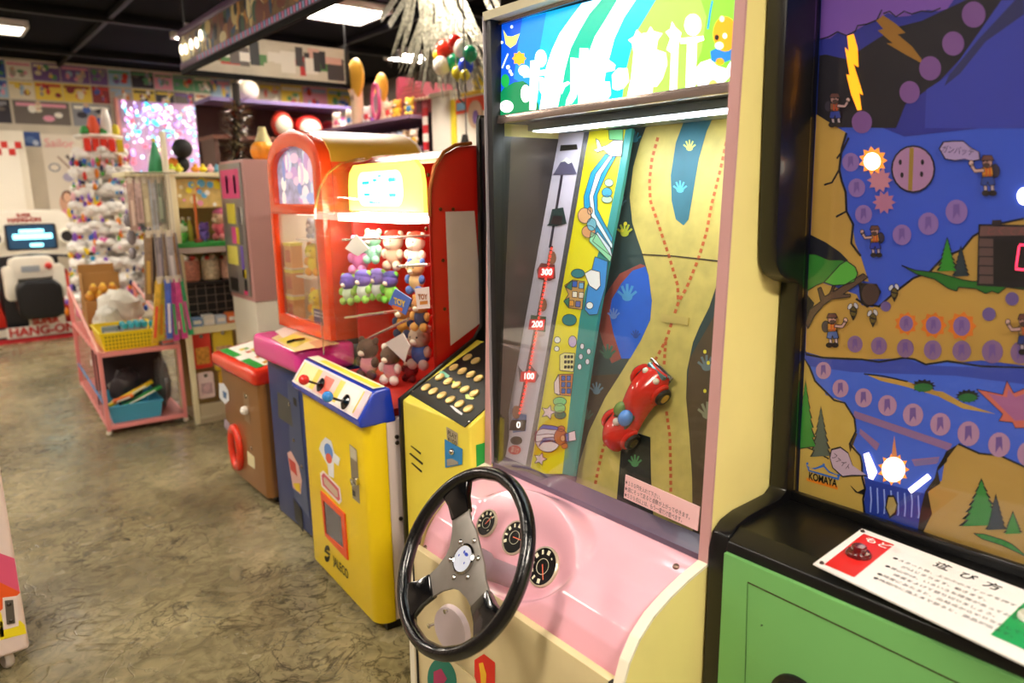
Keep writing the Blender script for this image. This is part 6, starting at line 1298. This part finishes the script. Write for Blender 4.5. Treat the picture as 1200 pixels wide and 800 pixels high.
bigposter(1.04, 1.22, 2.06, 2.22, '2c4a8a', 'small dark blue poster corner behind the cream poster', [(disc(1.12, 2.13, .05, .04), '5a78b0'), (disc(1.17, 2.10, .03, .03), 'b8c4dc')])
wl = thing('white_locker', 'white wall cabinet with red checker squares beside the motorbike ride', 'cabinet', (.75, 9.75, 0))
MB().box((.45, 9.62, .02), (1.03, YF-.006, 2.20)).build('cabinet_body', mat('e2d8c4', .5), wl, bevel=.006); MB().box((.47, 9.605, .1), (.96, 9.619, 2.08)).build('door', mat('eae2d2', .45), wl, bevel=.004)
for k in range(8): MB().box((.50+.062*k, 9.602, 1.94+.075*(k % 2)), (.50+.062*k+.06, 9.605, 2.01+.075*(k % 2))).build('red_square', mat('c8281c', .5), wl, smooth=False)
for (lb, os_) in _pl.items():
    if len(os_) > 1:
        for o in os_: o['group'] = 'alike wall posters'
# ================================================================ lit pink board with coloured bulbs
lb_ = thing('light_board', 'pink mirrored board covered in coloured fairy lights on the back wall', 'light board', (2.6, 9.9, 1.75))
MB().box((2.03, 9.86, 1.68), (3.30, YF-.001, 2.62)).build('board', mat('e8b8e4', .3, var=.45, scale=4), lb_, bevel=.004)
for (a, b_) in (((2.01, 9.85, 1.66), (2.05, 9.90, 2.64)), ((3.28, 9.85, 1.66), (3.32, 9.90, 2.64)), ((2.01, 9.85, 1.66), (3.32, 9.90, 1.70))): MB().box(a, b_).build('board_edge', mat('e89a90', .4), lb_)
rl = random.Random(5)
bulbc = ['1ae0f0', '20c8e8', 'f8f4ff', 'ffffff', 'e8d8ff', 'b088f0', 'f0a0d8', 'c8f0ff', 'ff5060', '40e0d0', '9a90ff', 'ffe8b0']
groups_ = {c: MB() for c in bulbc}
for k in range(300):
    x, z = rl.uniform(2.08, 3.25), 2.60 - abs(rl.gauss(0, .42))
    if z < 1.74: z = rl.uniform(1.74, 2.6)
    c = rl.choice(bulbc); groups_[c].ball((x, 9.845, z), rl.uniform(.008, .022), n=8, m=6)
for c, b in groups_.items(): b.build('fairy_lights', mat(c, .4, emit=1.5), lb_, kind='stuff')
MB().tube([(2.06+.0245*k, 9.852, 2.2+.34*math.sin(k*1.7)) for k in range(50)], .003, 5).build('light_cord', mat('e8e0e8', .4), lb_)

# ================================================================ white candy tower
tw = thing('candy_tower', 'white fluffy tower hung with small bright candies and toys', 'display', (1.33, 7.3, 0))
TX, TY = 1.33, 7.3
MB().lathe([(.30, 0), (.30, .02), (.05, .05), (.04, 2.0), (.0, 2.02)], (TX, TY, 0), (0, 0, 1), 16).build('core', mat('e8e4dc', .6), tw)
rt = random.Random(9); fl = MB(); cand = {}
tiers = [(.55+.155*k, .36-.022*k) for k in range(9)]
for (z, r) in tiers:
    t = MB()
    for k in range(105):
        a = 2*math.pi*rt.random(); q = rt.uniform(.022, .048); rr_ = r*rt.uniform(.72, 1.06); t.ball((TX+rr_*math.cos(a), TY+rr_*math.sin(a), z+.05+rt.uniform(-.035, .035)), q, (1.2, 1.2, .9), 7, 5)
    t.lathe([(r*.9, 0), (r*.95, .03), (r*.5, .05)], (TX, TY, z), (0, 0, 1), 18).build('tier', mat('f4f0ea', .8, bump=.6, scale=50), tw, kind='stuff')
    for k in range(56):
        a = 2*math.pi*rt.random(); c = rt.choice(['e83a28', 'f08a1c', 'f2d62a', '3aa8e0', 'e86ab0', '58b848', 'f4efe6', '8a58c8', '2a58b8', 'f4efe6', 'f4c0c8', 'f08a1c', '1c2a5a'])
        rr_ = (r+.03)*rt.uniform(.85, 1.08); cand.setdefault(c, MB()).ball((TX+rr_*math.cos(a), TY+rr_*math.sin(a), z-.02+rt.uniform(-.055, .06)), rt.uniform(.009, .020), (rt.uniform(.8, 1.4), 1, rt.uniform(1, 2.6)), 7, 5)
for c, b in cand.items(): b.build('candy', mat(c, .35), tw, kind='stuff')
MB().lathe([(.17, 1.97), (.19, 1.985), (.19, 2.0), (.16, 2.01)], (TX, TY, 0), (0, 0, 1), 20).build('top_tray', mat('f4efe4', .5), tw)
for k in range(5): MB().box((TX-.15+.062*k, TY-.20, 1.86), (TX-.15+.062*k+.05, TY-.16, 1.965)).build('red_packet', mat('e83420' if k < 4 else 'f0d02a', .4), tw, bevel=.004)
for k, (dx, c, r, h) in enumerate(((-.12, '2f9a3a', .035, .06), (-.05, 'f0562a', .045, .14), (.05, 'f0e8e0', .04, .20), (.03, '2f9a3a', .04, .05), (.12, 'e8d02a', .03, .08))):
    MB().lathe([(r, 0), (r*1.05, h*.5), (r*.6, h), (0, h*1.1)], (TX+dx, TY-.10, 2.01), (0, 0, 1), 12).build('top_toy', mat(c, .5), tw)

# ================================================================ motorbike ride game
hb = thing('motorbike_ride', 'small white motorbike ride game with lit screen and red base', 'arcade machine', (.75, 9.3, 0))
WH = mat('f0e8d8', .35)
MB().box((.15, 8.98, .04), (1.20, 9.55, .155)).build('base', mat('14121a', .4), hb, bevel=.01); MB().box((.14, 8.965, .0), (1.21, 9.0, .045)).build('base_trim', mat('c82430', .4), hb)
MB().box((.15, 8.972, .07), (1.20, 8.982, .15)).build('base_panel', mat('d8d0c4', .4), hb)
px_ = text('SUPER', 'base_letters', .085, (.80, 8.965, .205), (1, 0, 0), (0, 0, 1), mat('d83428', .4), hb, thick=.004, bold=.004); text('HANG-ON', 'base_letters', .125, (.58, 8.962, .108), (1, 0, 0), (0, 0, 1), mat('c82a24', .4), hb, thick=.004, bold=.004)
MB().box((.77, 8.968, .155), (1.10, 8.985, .25)).build('name_plate', mat('ece4d4', .4), hb); MB().box((.56, 8.966, .05), (1.18, 8.973, .165)).build('name_plate', mat('e8e4dc', .4), hb)
MB().prism([(.50, .15), (.60, .15), (.52, .62), (.42, .72)], 'y', 9.10, 9.5).build('red_fairing', mat('e03020', .35), hb, bevel=.01); MB().prism([(1.10, .15), (1.20, .15), (1.20, .72), (1.14, .62)], 'y', 9.10, 9.5).build('red_fairing', mat('e03020', .35), hb, bevel=.01)
MB().box((.58, 9.05, .15), (1.12, 9.5, .92)).build('column', mat('121016', .4), hb, bevel=.02)
hd_ = MB().prism(rrect(.55, 1.27, .88, 1.36, .12, 6), 'y', 9.02, 9.45).build('monitor_shell', WH, hb, bevel=.02)
MB().prism(rrect(.68, 1.13, .955, 1.22, .02, 3), 'y', 9.008, 9.03).build('monitor_bezel', mat('15131a', .3), hb); sc = MB().prism(rrect(.70, 1.11, .97, 1.205, .02, 3), 'y', 9.004, 9.012).build('screen', mat('20405a', .2, emit=.4), hb, smooth=False)
for (x0, x1, z0, z1) in ((.80, 1.02, 1.13, 1.165), (.74, 1.09, 1.065, 1.12), (.88, 1.0, .985, 1.02)): MB().prism(rrect(x0, x1, z0, z1, .012, 3), 'y', 9.0, 9.005).build('screen_print', mat('8ae8f8', .3, emit=2.0), sc, smooth=False)
text('HANG-ON', 'monitor_title', .06, (.72, 9.015, 1.262), (1, 0, 0), (0, 0, 1), mat('b02a24', .4), hb, bold=.003); text('SUPER', 'monitor_title', .045, (.80, 9.015, 1.31), (1, 0, 0), (0, 0, 1), mat('b02a24', .4), hb, bold=.002)
for x in (.585, 1.225):
    s_ = MB().lathe([(.085, 0), (.085, .03), (.07, .045), (.06, .03), (0, .025)], (x, 9.03, 1.08), (0, -1, 0), 20).build('speaker', WH, hb); MB().lathe([(.058, .03), (0, .034)], (x, 9.03, 1.08), (0, -1, 0), 18).build('speaker_cone', mat('2a2628', .5), s_)
MB().tube([(.42, 8.95, .86), (.62, 8.92, .89), (.85, 8.90, .91), (1.10, 8.92, .89), (1.32, 8.95, .86)], .014, 8).build('handlebar', mat('16141a', .35), hb)
for (a, b_) in (((.38, 8.95, .86), (.50, 8.94, .875)), ((1.26, 8.94, .875), (1.46, 8.95, .90))): MB().tube([a, b_], .028, 10).build('grip', BLACK, hb)
MB().prism(rrect(.66, 1.06, .66, .90, .08, 5), 'y', 8.86, 9.06).build('bike_nose', WH, hb, bevel=.03, seg=3); MB().box((.76, 8.85, .74), (.92, 8.863, .80)).build('nose_stripe', mat('9aa0a8', .4), hb); MB().ball((1.0, 8.85, .79), .035, n=12, m=8).build('red_button', mat('d82a20', .3), hb)
MB().prism(rrect(.68, 1.08, .26, .66, .10, 5), 'y', 8.70, 9.1).build('seat', mat('0d0c10', .45), hb, bevel=.04, seg=3); MB().prism(rrect(.60, .72, .45, .80, .04, 4), 'y', 8.86, 9.05).build('side_fairing', WH, hb, bevel=.02); MB().prism(rrect(1.02, 1.14, .45, .80, .04, 4), 'y', 8.86, 9.05).build('side_fairing', WH, hb, bevel=.02)

# ================================================================ hanging sign frame above the row
hs = thing('hanging_sign', 'long purple framed hanging sign box with yellow brown pictures', 'sign', (1.6, 4.4, CEIL-.01))
PUR = mat('6a4a6c', .35)
MB().box((1.60, 2.9, 2.385), (1.625, 5.60, 2.555)).build('picture_face', mat('8a6428', .35, var=.75, scale=14), hs, smooth=False)
rs = random.Random(21)
for k in range(110):
    y, z = rs.uniform(2.95, 5.56), rs.uniform(2.41, 2.53); w_, h_ = rs.uniform(.02, .07), rs.uniform(.03, .075)
    MB().poly([(1.5992-k*.00002, y + w_*math.cos(t), z + h_*math.sin(t)) for t in [2*math.pi*i/9 for i in range(9)]]).build('face_print', mat(rs.choice(['c88a2a', '3a5a3a', 'd8c07a', '7a3a20', '2a4a6a', 'e8d8a0', 'a86a2a', '1c1814']), .4), hs, smooth=False)
MB().box((1.590, 2.9, 2.555), (1.622, 5.61, 2.60)).build('top_rail', PUR, hs, bevel=.004); MB().box((1.588, 2.9, 2.345), (1.622, 5.61, 2.385)).build('bottom_rail', PUR, hs, bevel=.004); MB().box((1.592, 2.9, 2.312), (1.618, 5.61, 2.344)).build('lower_bar', mat('060506', .7, spec=.2), hs)
for k in range(70):
    y = 2.92+.036*k
    if y < 5.2: MB().box((1.5862, y, 2.350), (1.5882, y+.018, 2.380)).build('candy_stripe', mat('e87ab0' if k % 2 else '8ab8e8', .4), hs, smooth=False)
MB().box((1.60, 5.57, 2.33), (1.63, 5.62, 2.60)).build('end_post', PUR, hs)
MB().box((1.63, 5.60, 2.318), (2.90, 5.64, 2.352)).build('far_bar', mat('060506', .7, spec=.2), hs); MB().box((2.87, 5.60, 2.32), (2.90, 5.64, 2.64)).build('end_post', mat('1a1618', .5), hs)
MB().box((1.63, 5.62, 2.352), (2.87, 5.628, 2.62)).build('far_panel', mat('c8bca4', .5, var=.2, scale=6), hs, smooth=False)
for k in range(34):
    x, z = rs.uniform(1.72, 2.79), rs.uniform(2.45, 2.53); w_, h_ = rs.uniform(.02, .075), rs.uniform(.02, .09)
    MB().box((x-w_, 5.6185-k*.00005, z-h_), (x+w_, 5.6195-k*.00005, z+h_)).build('panel_print', mat(rs.choice(['1c1a1a', '2a2422', 'd8cfc0', '5a5048', 'b82a24', '4a7a3a', 'e8e0d4', '3a3230', 'c89a88', '141214', '1c1a1a']), .5), hs, smooth=False)
for (x, y) in ((1.61, 3.0), (1.61, 4.3), (1.61, 5.5), (2.88, 5.62)): MB().tube([(x, y, 2.58), (x, y, CEIL+.01)], .006, 6).build('hanger', mat('2a2a2e', .5), hs)
for k, (y, z) in enumerate(((5.55, 2.47), (5.45, 2.46), (5.32, 2.47), (5.2, 2.46), (5.1, 2.49))): MB().ball((1.590, y, z), .022, (.5, 1, 1.6), 10, 7).build('sign_glint', mat('fff4d8', .3, emit=2), hs)  # glowing blobs added to imitate sparkles reflected on the sign face
# ================================================================ silver tinsel fringe
tf = thing('tinsel_fringe', 'silver tinsel fringe spreading from the ceiling', 'decoration', (3.0, 4.65, CEIL))
TIN = mat('a8a492', .28, .5, var=.75, scale=45, bump=1.0)
rT = random.Random(4)
for k in range(44):
    px0 = 492+rT.uniform(-6, 34); px1 = 458+2.9*k + rT.uniform(-4, 4); py1 = 70+42*math.sin(math.pi*(k+5)/54)+rT.uniform(-14, 8); xd = 2.835+.007*(k % 7)
    a = onx(px0, -8, xd); a.z = CEIL+.004; m_ = onx(px0*.45+px1*.55, py1*.35, xd-.02); b_ = onx(px1, py1, xd)
    sd = Vector((0, 1, 0))*.024; n1 = Vector((.012, 0, 0))
    MB()._add([a-sd*.6, a+sd*.6, m_-sd+n1, m_+sd-n1, b_-sd-n1, b_+sd+n1], [(0, 1, 3, 2), (2, 3, 5, 4)]).build('tinsel_strip', TIN, tf)
for (p, q) in (((505, -2), (446, 22)), ((512, -2), (456, 30)), ((540, -4), (578, 14)), ((546, -6), (586, 18))):
    a, b_ = onx(*p, 2.83), onx(*q, 2.83); a.z = CEIL+.004
    d = (b_-a).normalized().cross(Vector((1, 0, 0)))*.03
    MB()._add([a-d, a+d, b_+d, b_-d], [(0, 1, 2, 3)]).build('tinsel_strip', TIN, tf)
# hanging cord and balloon bunch
cq = onx(545, 100, 2.50); o = MB().tube([(cq.x, cq.y, CEIL+.01), (cq.x, cq.y, 1.72)], .004, 6).build('dark_string', mat('4a4444', .5), None); tag(o, 'thin dark string hanging in front of the balloons', 'string'); MB().lathe([(.014, 0), (.014, .03)], (cq.x, cq.y, 1.70), (0, 0, 1), 8).build('weight', mat('3a3434', .5), o)
bb_ = thing('balloon_bunch', 'bunch of small round balloons in red white green and blue', 'balloons', tuple(onx(535, 92, 2.70)))
for (x, y, r, c) in ((521, 58, 10.5, 'e83a20'), (533, 50, 9, 'e02a1c'), (541, 57, 10, 'f0e8dc'), (551, 63, 9, '1a9a6a'), (532, 73, 10.5, '12a070'), (546, 77, 9.5, '2a48d8'), (518, 77, 10.5, 'ece4d4'), (514, 65, 7, 'e8c030'), (536, 85, 7, 'e0d23a'), (545, 88, 6, 'd8c83a')):
    q = onx(x, y, 2.70+.02*((x*7) % 5-2)); rr = r/F*(q-C).dot(_f)
    k = MB().ball(q, rr, (1, 1, 1.08), 16, 12).build('balloon', mat(c, .2, coat=.4), bb_)
    MB().lathe([(.004, 0), (.008, -.012), (.003, -.014)], q - Vector((0, 0, rr*1.05)), (0, 0, 1), 8).build('balloon_knot', mat(c, .3), k)
kn = onx(535, 92, 2.70); MB().tube([kn + Vector((0, 0, .05)), Vector((kn.x, kn.y, CEIL+.005))], .002, 6).build('balloon_string', mat('c8c0b8', .5), bb_); MB().tube([kn + Vector((0, 0, .06)), kn, kn - Vector((0, .02, .12))], .006, 6).build('balloon_stick', mat('3a3432', .5), bb_)
kn2 = kn - Vector((0, .02, .12)); MB().tube([kn2, kn2 + Vector((.05, 0, -.03))], .006, 6).build('stick_foot', mat('3a3432', .5), bb_)

# ================================================================ toy shelves behind the row
ts = thing('toy_shelving', 'dark toy shelving with purple shelves behind the crane machine', 'shelf', (3.2, 4.9, 0))
MB().box((3.02, 3.75, 0), (3.40, 3.79, 1.98)).box((3.02, 3.75, 0), (3.05, 3.79, 1.98)).build('upright', mat('3a2c34', .5), ts)
for y in (4.62, 6.2): MB().box((3.02, y, 0), (3.40, y+.04, 2.05)).build('upright', mat('3a2c34', .5), ts)
for z in (.5, 1.0, 1.45, 1.80, 2.02): MB().box((2.98 if z < 1.7 else 2.87, 4.66, z-.012), (3.40, 6.2, z+.012)).build('shelf_plank', mat('8a6a88', .5), ts)
MB().box((3.40, 3.75, 0), (3.42, 6.24, 2.05)).build('back_board', mat('3a3038', .6), ts)
for k in range(8): MB().box((2.975, 4.60, 1.60+.06*k), (2.99, 4.655, 1.60+.06*k+.058)).build('check_square', mat('c8202c' if k % 2 else 'f0e8e0', .4), ts, smooth=False)
# white column and tall yellow and red display box
o = MB().box((3.0, 4.33, 0), (3.25, 4.57, 2.14)).build('white_column', mat('e0d8cc', .45), None, bevel=.01); tag(o, 'plain white column beside the yellow display box', 'column'); MB().box((2.99, 4.32, 2.14), (3.26, 4.58, 2.17)).build('column_cap', mat('d8cfc0', .45), o)
yb = thing('display_box', 'white display box with yellow edge and red orange top band', 'cabinet', (3.15, 4.05, 0))
MB().box((3.0, 3.80, 0), (3.38, 4.30, 2.11)).build('box_body', mat('f4ecdc', .4), yb, bevel=.006); MB().box((2.99, 4.25, .8), (3.0, 4.31, 2.10)).build('yellow_edge', mat('f2d82a', .4), yb); MB().box((2.992, 3.80, 2.0), (3.0, 4.25, 2.095)).build('red_band', mat('e8502c', .4), yb)
MB().prism(disc(4.02, 1.98, .08, .09), 'x', 2.985, 2.993).build('round_picture', mat('d8b89a', .4), yb); MB().prism(disc(4.01, 1.96, .03, .045), 'x', 2.98, 2.986).build('picture_figure', mat('7a5aa8', .4), yb); MB().box((2.985, 4.14, 2.02), (2.9925, 4.23, 2.07)).build('blue_print', mat('8ac0e8', .4), yb); MB().prism([(4.09, 1.72), (4.23, 1.72), (4.17, 1.86), (4.13, 1.86)], 'x', 2.985, 2.999).build('black_wedge', BLACK, yb)
plush('soft_toy', 'cream and yellow soft toy seated on top of the display box', (3.10, 4.10, 2.217), .17, 'f0dca8', 'ecd44a', 'f0e0b0', 'f8f0d8', group='toys above the row')
o = MB().box((2.99, 3.95, 2.11), (3.2, 4.2, 2.135)).build('yellow_tray', mat('f0dc4a', .4), None, bevel=.004); tag(o, 'flat yellow tray under the toy on the display box', 'tray'); MB().box((2.985, 3.96, 2.115), (2.991, 4.19, 2.13)).build('tray_edge', mat('e8c82c', .4), o)
o = MB().box((2.98, 3.62, 2.20), (3.0, 3.86, 2.50)).build('white_sign', mat('f0ead8', .45), None, bevel=.004); tag(o, 'blank white card sign behind the balloon bunch', 'sign'); MB().tube([(2.99, 3.74, 2.49), (2.99, 3.74, CEIL+.01)], .004, 6).build('sign_string', mat('8a8480', .5), o)
# pink doll house
dh = thing('doll_house', 'pink doll house with pitched roof on the toy shelving', 'doll house', (3.15, 4.85, 2.03))
MB().box((3.02, 4.66, 2.032), (3.34, 5.02, 2.16)).build('house_wall', mat('b85a66', .5), dh); MB().prism([(4.60, 2.15), (4.84, 2.30), (5.08, 2.15)], 'x', 3.0, 3.36).build('roof', mat('d8707c', .45), dh)
for k in range(4): MB().box((2.995, 4.64+.02*k, 2.17+.028*k), (3.0, 5.04-.02*k, 2.176+.028*k)).build('roof_batten', mat('c05a68', .5), dh)
for y in (4.72, 4.90): MB().box((3.012, y, 2.06), (3.02, y+.07, 2.14)).build('window', mat('5a2c38', .4), dh)
for k in range(6): MB().ball((3.0, 4.62+.05*k, 2.15+.0*k), .014, n=8, m=6).build('eave_ball', mat('f0d8b8', .4), dh)
MB().prism([(5.06, 2.035), (5.16, 2.035), (5.12, 2.34), (5.09, 2.36)], 'x', 3.05, 3.2).build('side_roof', mat('c04a64', .45), dh)
# wooden giraffes and dolls by pixel on the shelf line
def giraffe(px0, py0, px1, py1, c, l, xx=2.95):
    a, b_ = onx(px0, py0, xx), onx(px1, py1, xx); t = thing('wooden_animal', l, 'toy', tuple(b_)); b_ = Vector((b_.x, b_.y, 2.031)); t.location = b_; MW[t.name] = Matrix.Translation(b_)
    h = a.z-b_.z
    MB().tube([b_, b_ + Vector((0, 0, h*.6))], [.055, .05], 10).build('body', mat('e0bfa0', .5), t); MB().ball(b_ + Vector((-.01, -.01, h*.78)), h*.34, (.25, .85, 1.0), 14, 10, Matrix.Rotation(.25, 3, 'X')).build('head', mat(c, .5), t)
    for s in (-1, 1): MB().ball(b_ + Vector((-.05, s*.02, h*.45)), .010, (.6, .8, 2.4), 8, 6).build('stripe', mat('6a4a3a', .5), t)
giraffe(422, 75, 420, 145, 'e0a838', 'tall yellow wooden animal head on the toy shelving'); giraffe(446, 92, 448, 125, 'dca030', 'smaller yellow wooden animal behind the pink racket', 3.10)
rc = onx(441, 130, 2.905); rc.z = 2.176; rk_ = thing('pink_racket', 'pink oval toy racket leaning on the shelving', 'toy', (rc.x, rc.y, 2.032))
MB().tube([rc + Vector((0, .055*math.cos(t), .13*math.sin(t))) for t in [2*math.pi*k/24 for k in range(24)]], .016, 8, closed=True).build('frame', mat('c84a78', .4), rk_); MB().lathe([(.05, 0), (.05, .002)], rc, (1, 0, 0), 20, 2.4).build('net', mat('a88a98', .5), rk_)
dl = [(455, 118, 'd83a3a', 'f0d8b8', 'doll with white face and red dress on the purple shelf'), (466, 124, 'e8c83a', 'e8a83a', 'yellow green soft toy on the purple shelf'), (480, 118, '4a88b8', 'f0c84a', 'standing doll with yellow hair and blue dress'), (470, 145, '7a6a78', 'b8a8b0', 'grey soft toy low on the purple shelf'), (458, 148, 'b84a64', 'd898a8', 'dusky pink soft toy low on the purple shelf'), (490, 150, '8a6a4a', 'c8a888', 'brown soft toy beside the checker strip'), (494, 162, 'd8a83a', 'e8d8c8', 'mustard soft toy under the checker strip'), (393, 105, 'e87a9a', 'f4dcc8', 'doll in pink beside the tall wooden animal'), (409, 118, '4a90d0', 'f0e0d0', 'doll in blue dress on the lilac box'), (430, 130, 'd83a44', 'f4ece8', 'small red and white doll behind the pink racket'), (465, 162, '3a3038', '8a7a80', 'dark soft toy in the gloom of the lower shelf'), (478, 158, '6a7aa0', 'a8b0c8', 'blue grey soft toy in the lower shelf')]
lowy = {470: 4.99, 458: 5.19, 490: 4.81, 494: 4.71, 465: 5.09, 478: 4.90}
for (x, y, c, h, l) in dl:
    s_ = .13; q = onx(x, y, 2.935); q.z = 2.0315 + .485*s_
    if x in lowy: s_ = .12; q = Vector((2.935, lowy[x], 1.8115 + .485*s_))
    plush('soft_toy', l, q, s_, h, c, h, 'f4e4d4', group='toys above the row')
o = MB().box((3.04, 5.56, 2.0315), (3.36, 6.02, 2.10)).build('lilac_box', mat('9a6ad0', .4), None, bevel=.006); tag(o, 'flat lilac box on the toy shelving', 'box'); MB().box((3.036, 5.6, 2.05), (3.041, 5.98, 2.08)).build('box_print', mat('c8a8e8', .4), o)
# high shelf with red, white and pink toys seen over the orange machine
rsf = thing('case_rack', 'low dark rack carrying red and white round cases', 'shelf', (2.7, 6.6, 0))
MB().box((2.05, 6.5, 1.955), (3.35, 6.9, 1.985)).build('plank', mat('7a4a3a', .5), rsf); MB().box((2.05, 6.9, 0), (3.35, 6.93, 2.266)).build('back_board', mat('4a2a28', .6), rsf)
for x in (2.06, 2.7, 3.3): MB().box((x, 6.52, 0), (x+.04, 6.88, 1.956)).build('upright', mat('5a3a30', .5), rsf)
MB().box((2.05, 6.49, 2.265), (3.4, 6.93, 2.295)).build('top_plank', mat('8a78b0', .5), rsf)
q6 = lambda px, py: ony(px, py, 6.55)
def case(px, py, r, c, c2, l, sx=1.0, yy=6.6):
    q = ony(px, py, yy); rr = r/F*(q-C).dot(_f); q.z = (2.295 if py < 130 else 1.985) + rr*.97; t = thing('round_case', l, 'toy case', tuple(q-Vector((0, 0, rr))))
    MB().ball(q, rr, (sx, .6, 1), 18, 12).build('case_back', mat(c, .35), t); MB().ball(q - Vector((0, rr*.35, rr*.1)), rr*.8, (sx, .5, .9), 16, 11).build('case_front', mat(c2, .4), t)
case(331, 152, 16, 'e84a38', 'f0e4d0', 'tall red case with cream front behind the orange arch', .8); case(362, 150, 14, 'e0342c', 'f0e8d8', 'red domed case with white front on the dark rack', 1.2); case(404, 148, 14, 'ec7ac0', 'f0dcd0', 'pink domed case with cream front on the dark rack', 1.1); case(292, 126, 12, 'f0e0c8', 'f8f0e0', 'white domed case at the top of the dark rack', 1.1); case(385, 138, 12, 'd83a44', 'c04a60', 'dark pink domed case between red and pink cases', 1.0, 6.78); case(346, 138, 13, 'e83428', 'e04a38', 'plain red case between the two cream fronted cases', 1.1, 6.8)
pq = ony(309, 178, 4.46); pq.z = 1.672 + 15/F*(pq-C).dot(_f)*.72; pk = thing('orange_ornament', 'round orange ornament with gold cap on the pink cabinet', 'ornament', (pq.x, pq.y, 1.672)); rr = 15/F*(pq-C).dot(_f)
for k in range(8): MB().ball(pq + Vector((rr*.45*math.cos(k*.785), rr*.45*math.sin(k*.785), 0)), rr*.6, (1, 1, 1.25), 10, 8).build('segment', mat('f09a1c', .35), pk)
MB().lathe([(.05, 0), (.03, .05), (.02, .09)], pq + Vector((0, 0, rr*.7)), (0, 0, 1), 10).build('cap', mat('e8d8a0', .3, .5), pk)
# brown tinsel garland column
gq0, gq1 = ony(278, 122, 5.7), ony(276, 190, 5.7)
gl = thing('garland_column', 'dark brown and gold tinsel garland hanging beside the fairy lights', 'decoration', tuple(gq1))
MB().tube([gq0 + Vector((0, 0, .15)), gq0, gq1], .03, 8).build('core', mat('2a201a', .6), gl); rg_ = random.Random(8)
for (c, nm) in (('3a3028', 'tinsel_leaf'), ('6a5a40', 'tinsel_leaf'), ('c8b88a', 'tinsel_leaf'), ('8a3a24', 'tinsel_leaf')):
    b = MB()
    for k in range(130):
        p = gq0.lerp(gq1, rg_.random()); a = rg_.uniform(0, 6.28); d = Vector((math.cos(a), math.sin(a), rg_.uniform(-.6, .6))); s_ = d.cross(Vector((0, 0, 1))).normalized()*.014
        b._add([p, p + d*.07 + s_, p + d*.14], [(0, 1, 2)])
    b.build(nm, mat(c, .3, .4), gl, kind='stuff')
MB().tube([gq0 + Vector((0, 0, .14)), Vector((gq0.x, gq0.y, CEIL+.01))], .004, 6).build('cord', mat('3a3430', .5), gl)
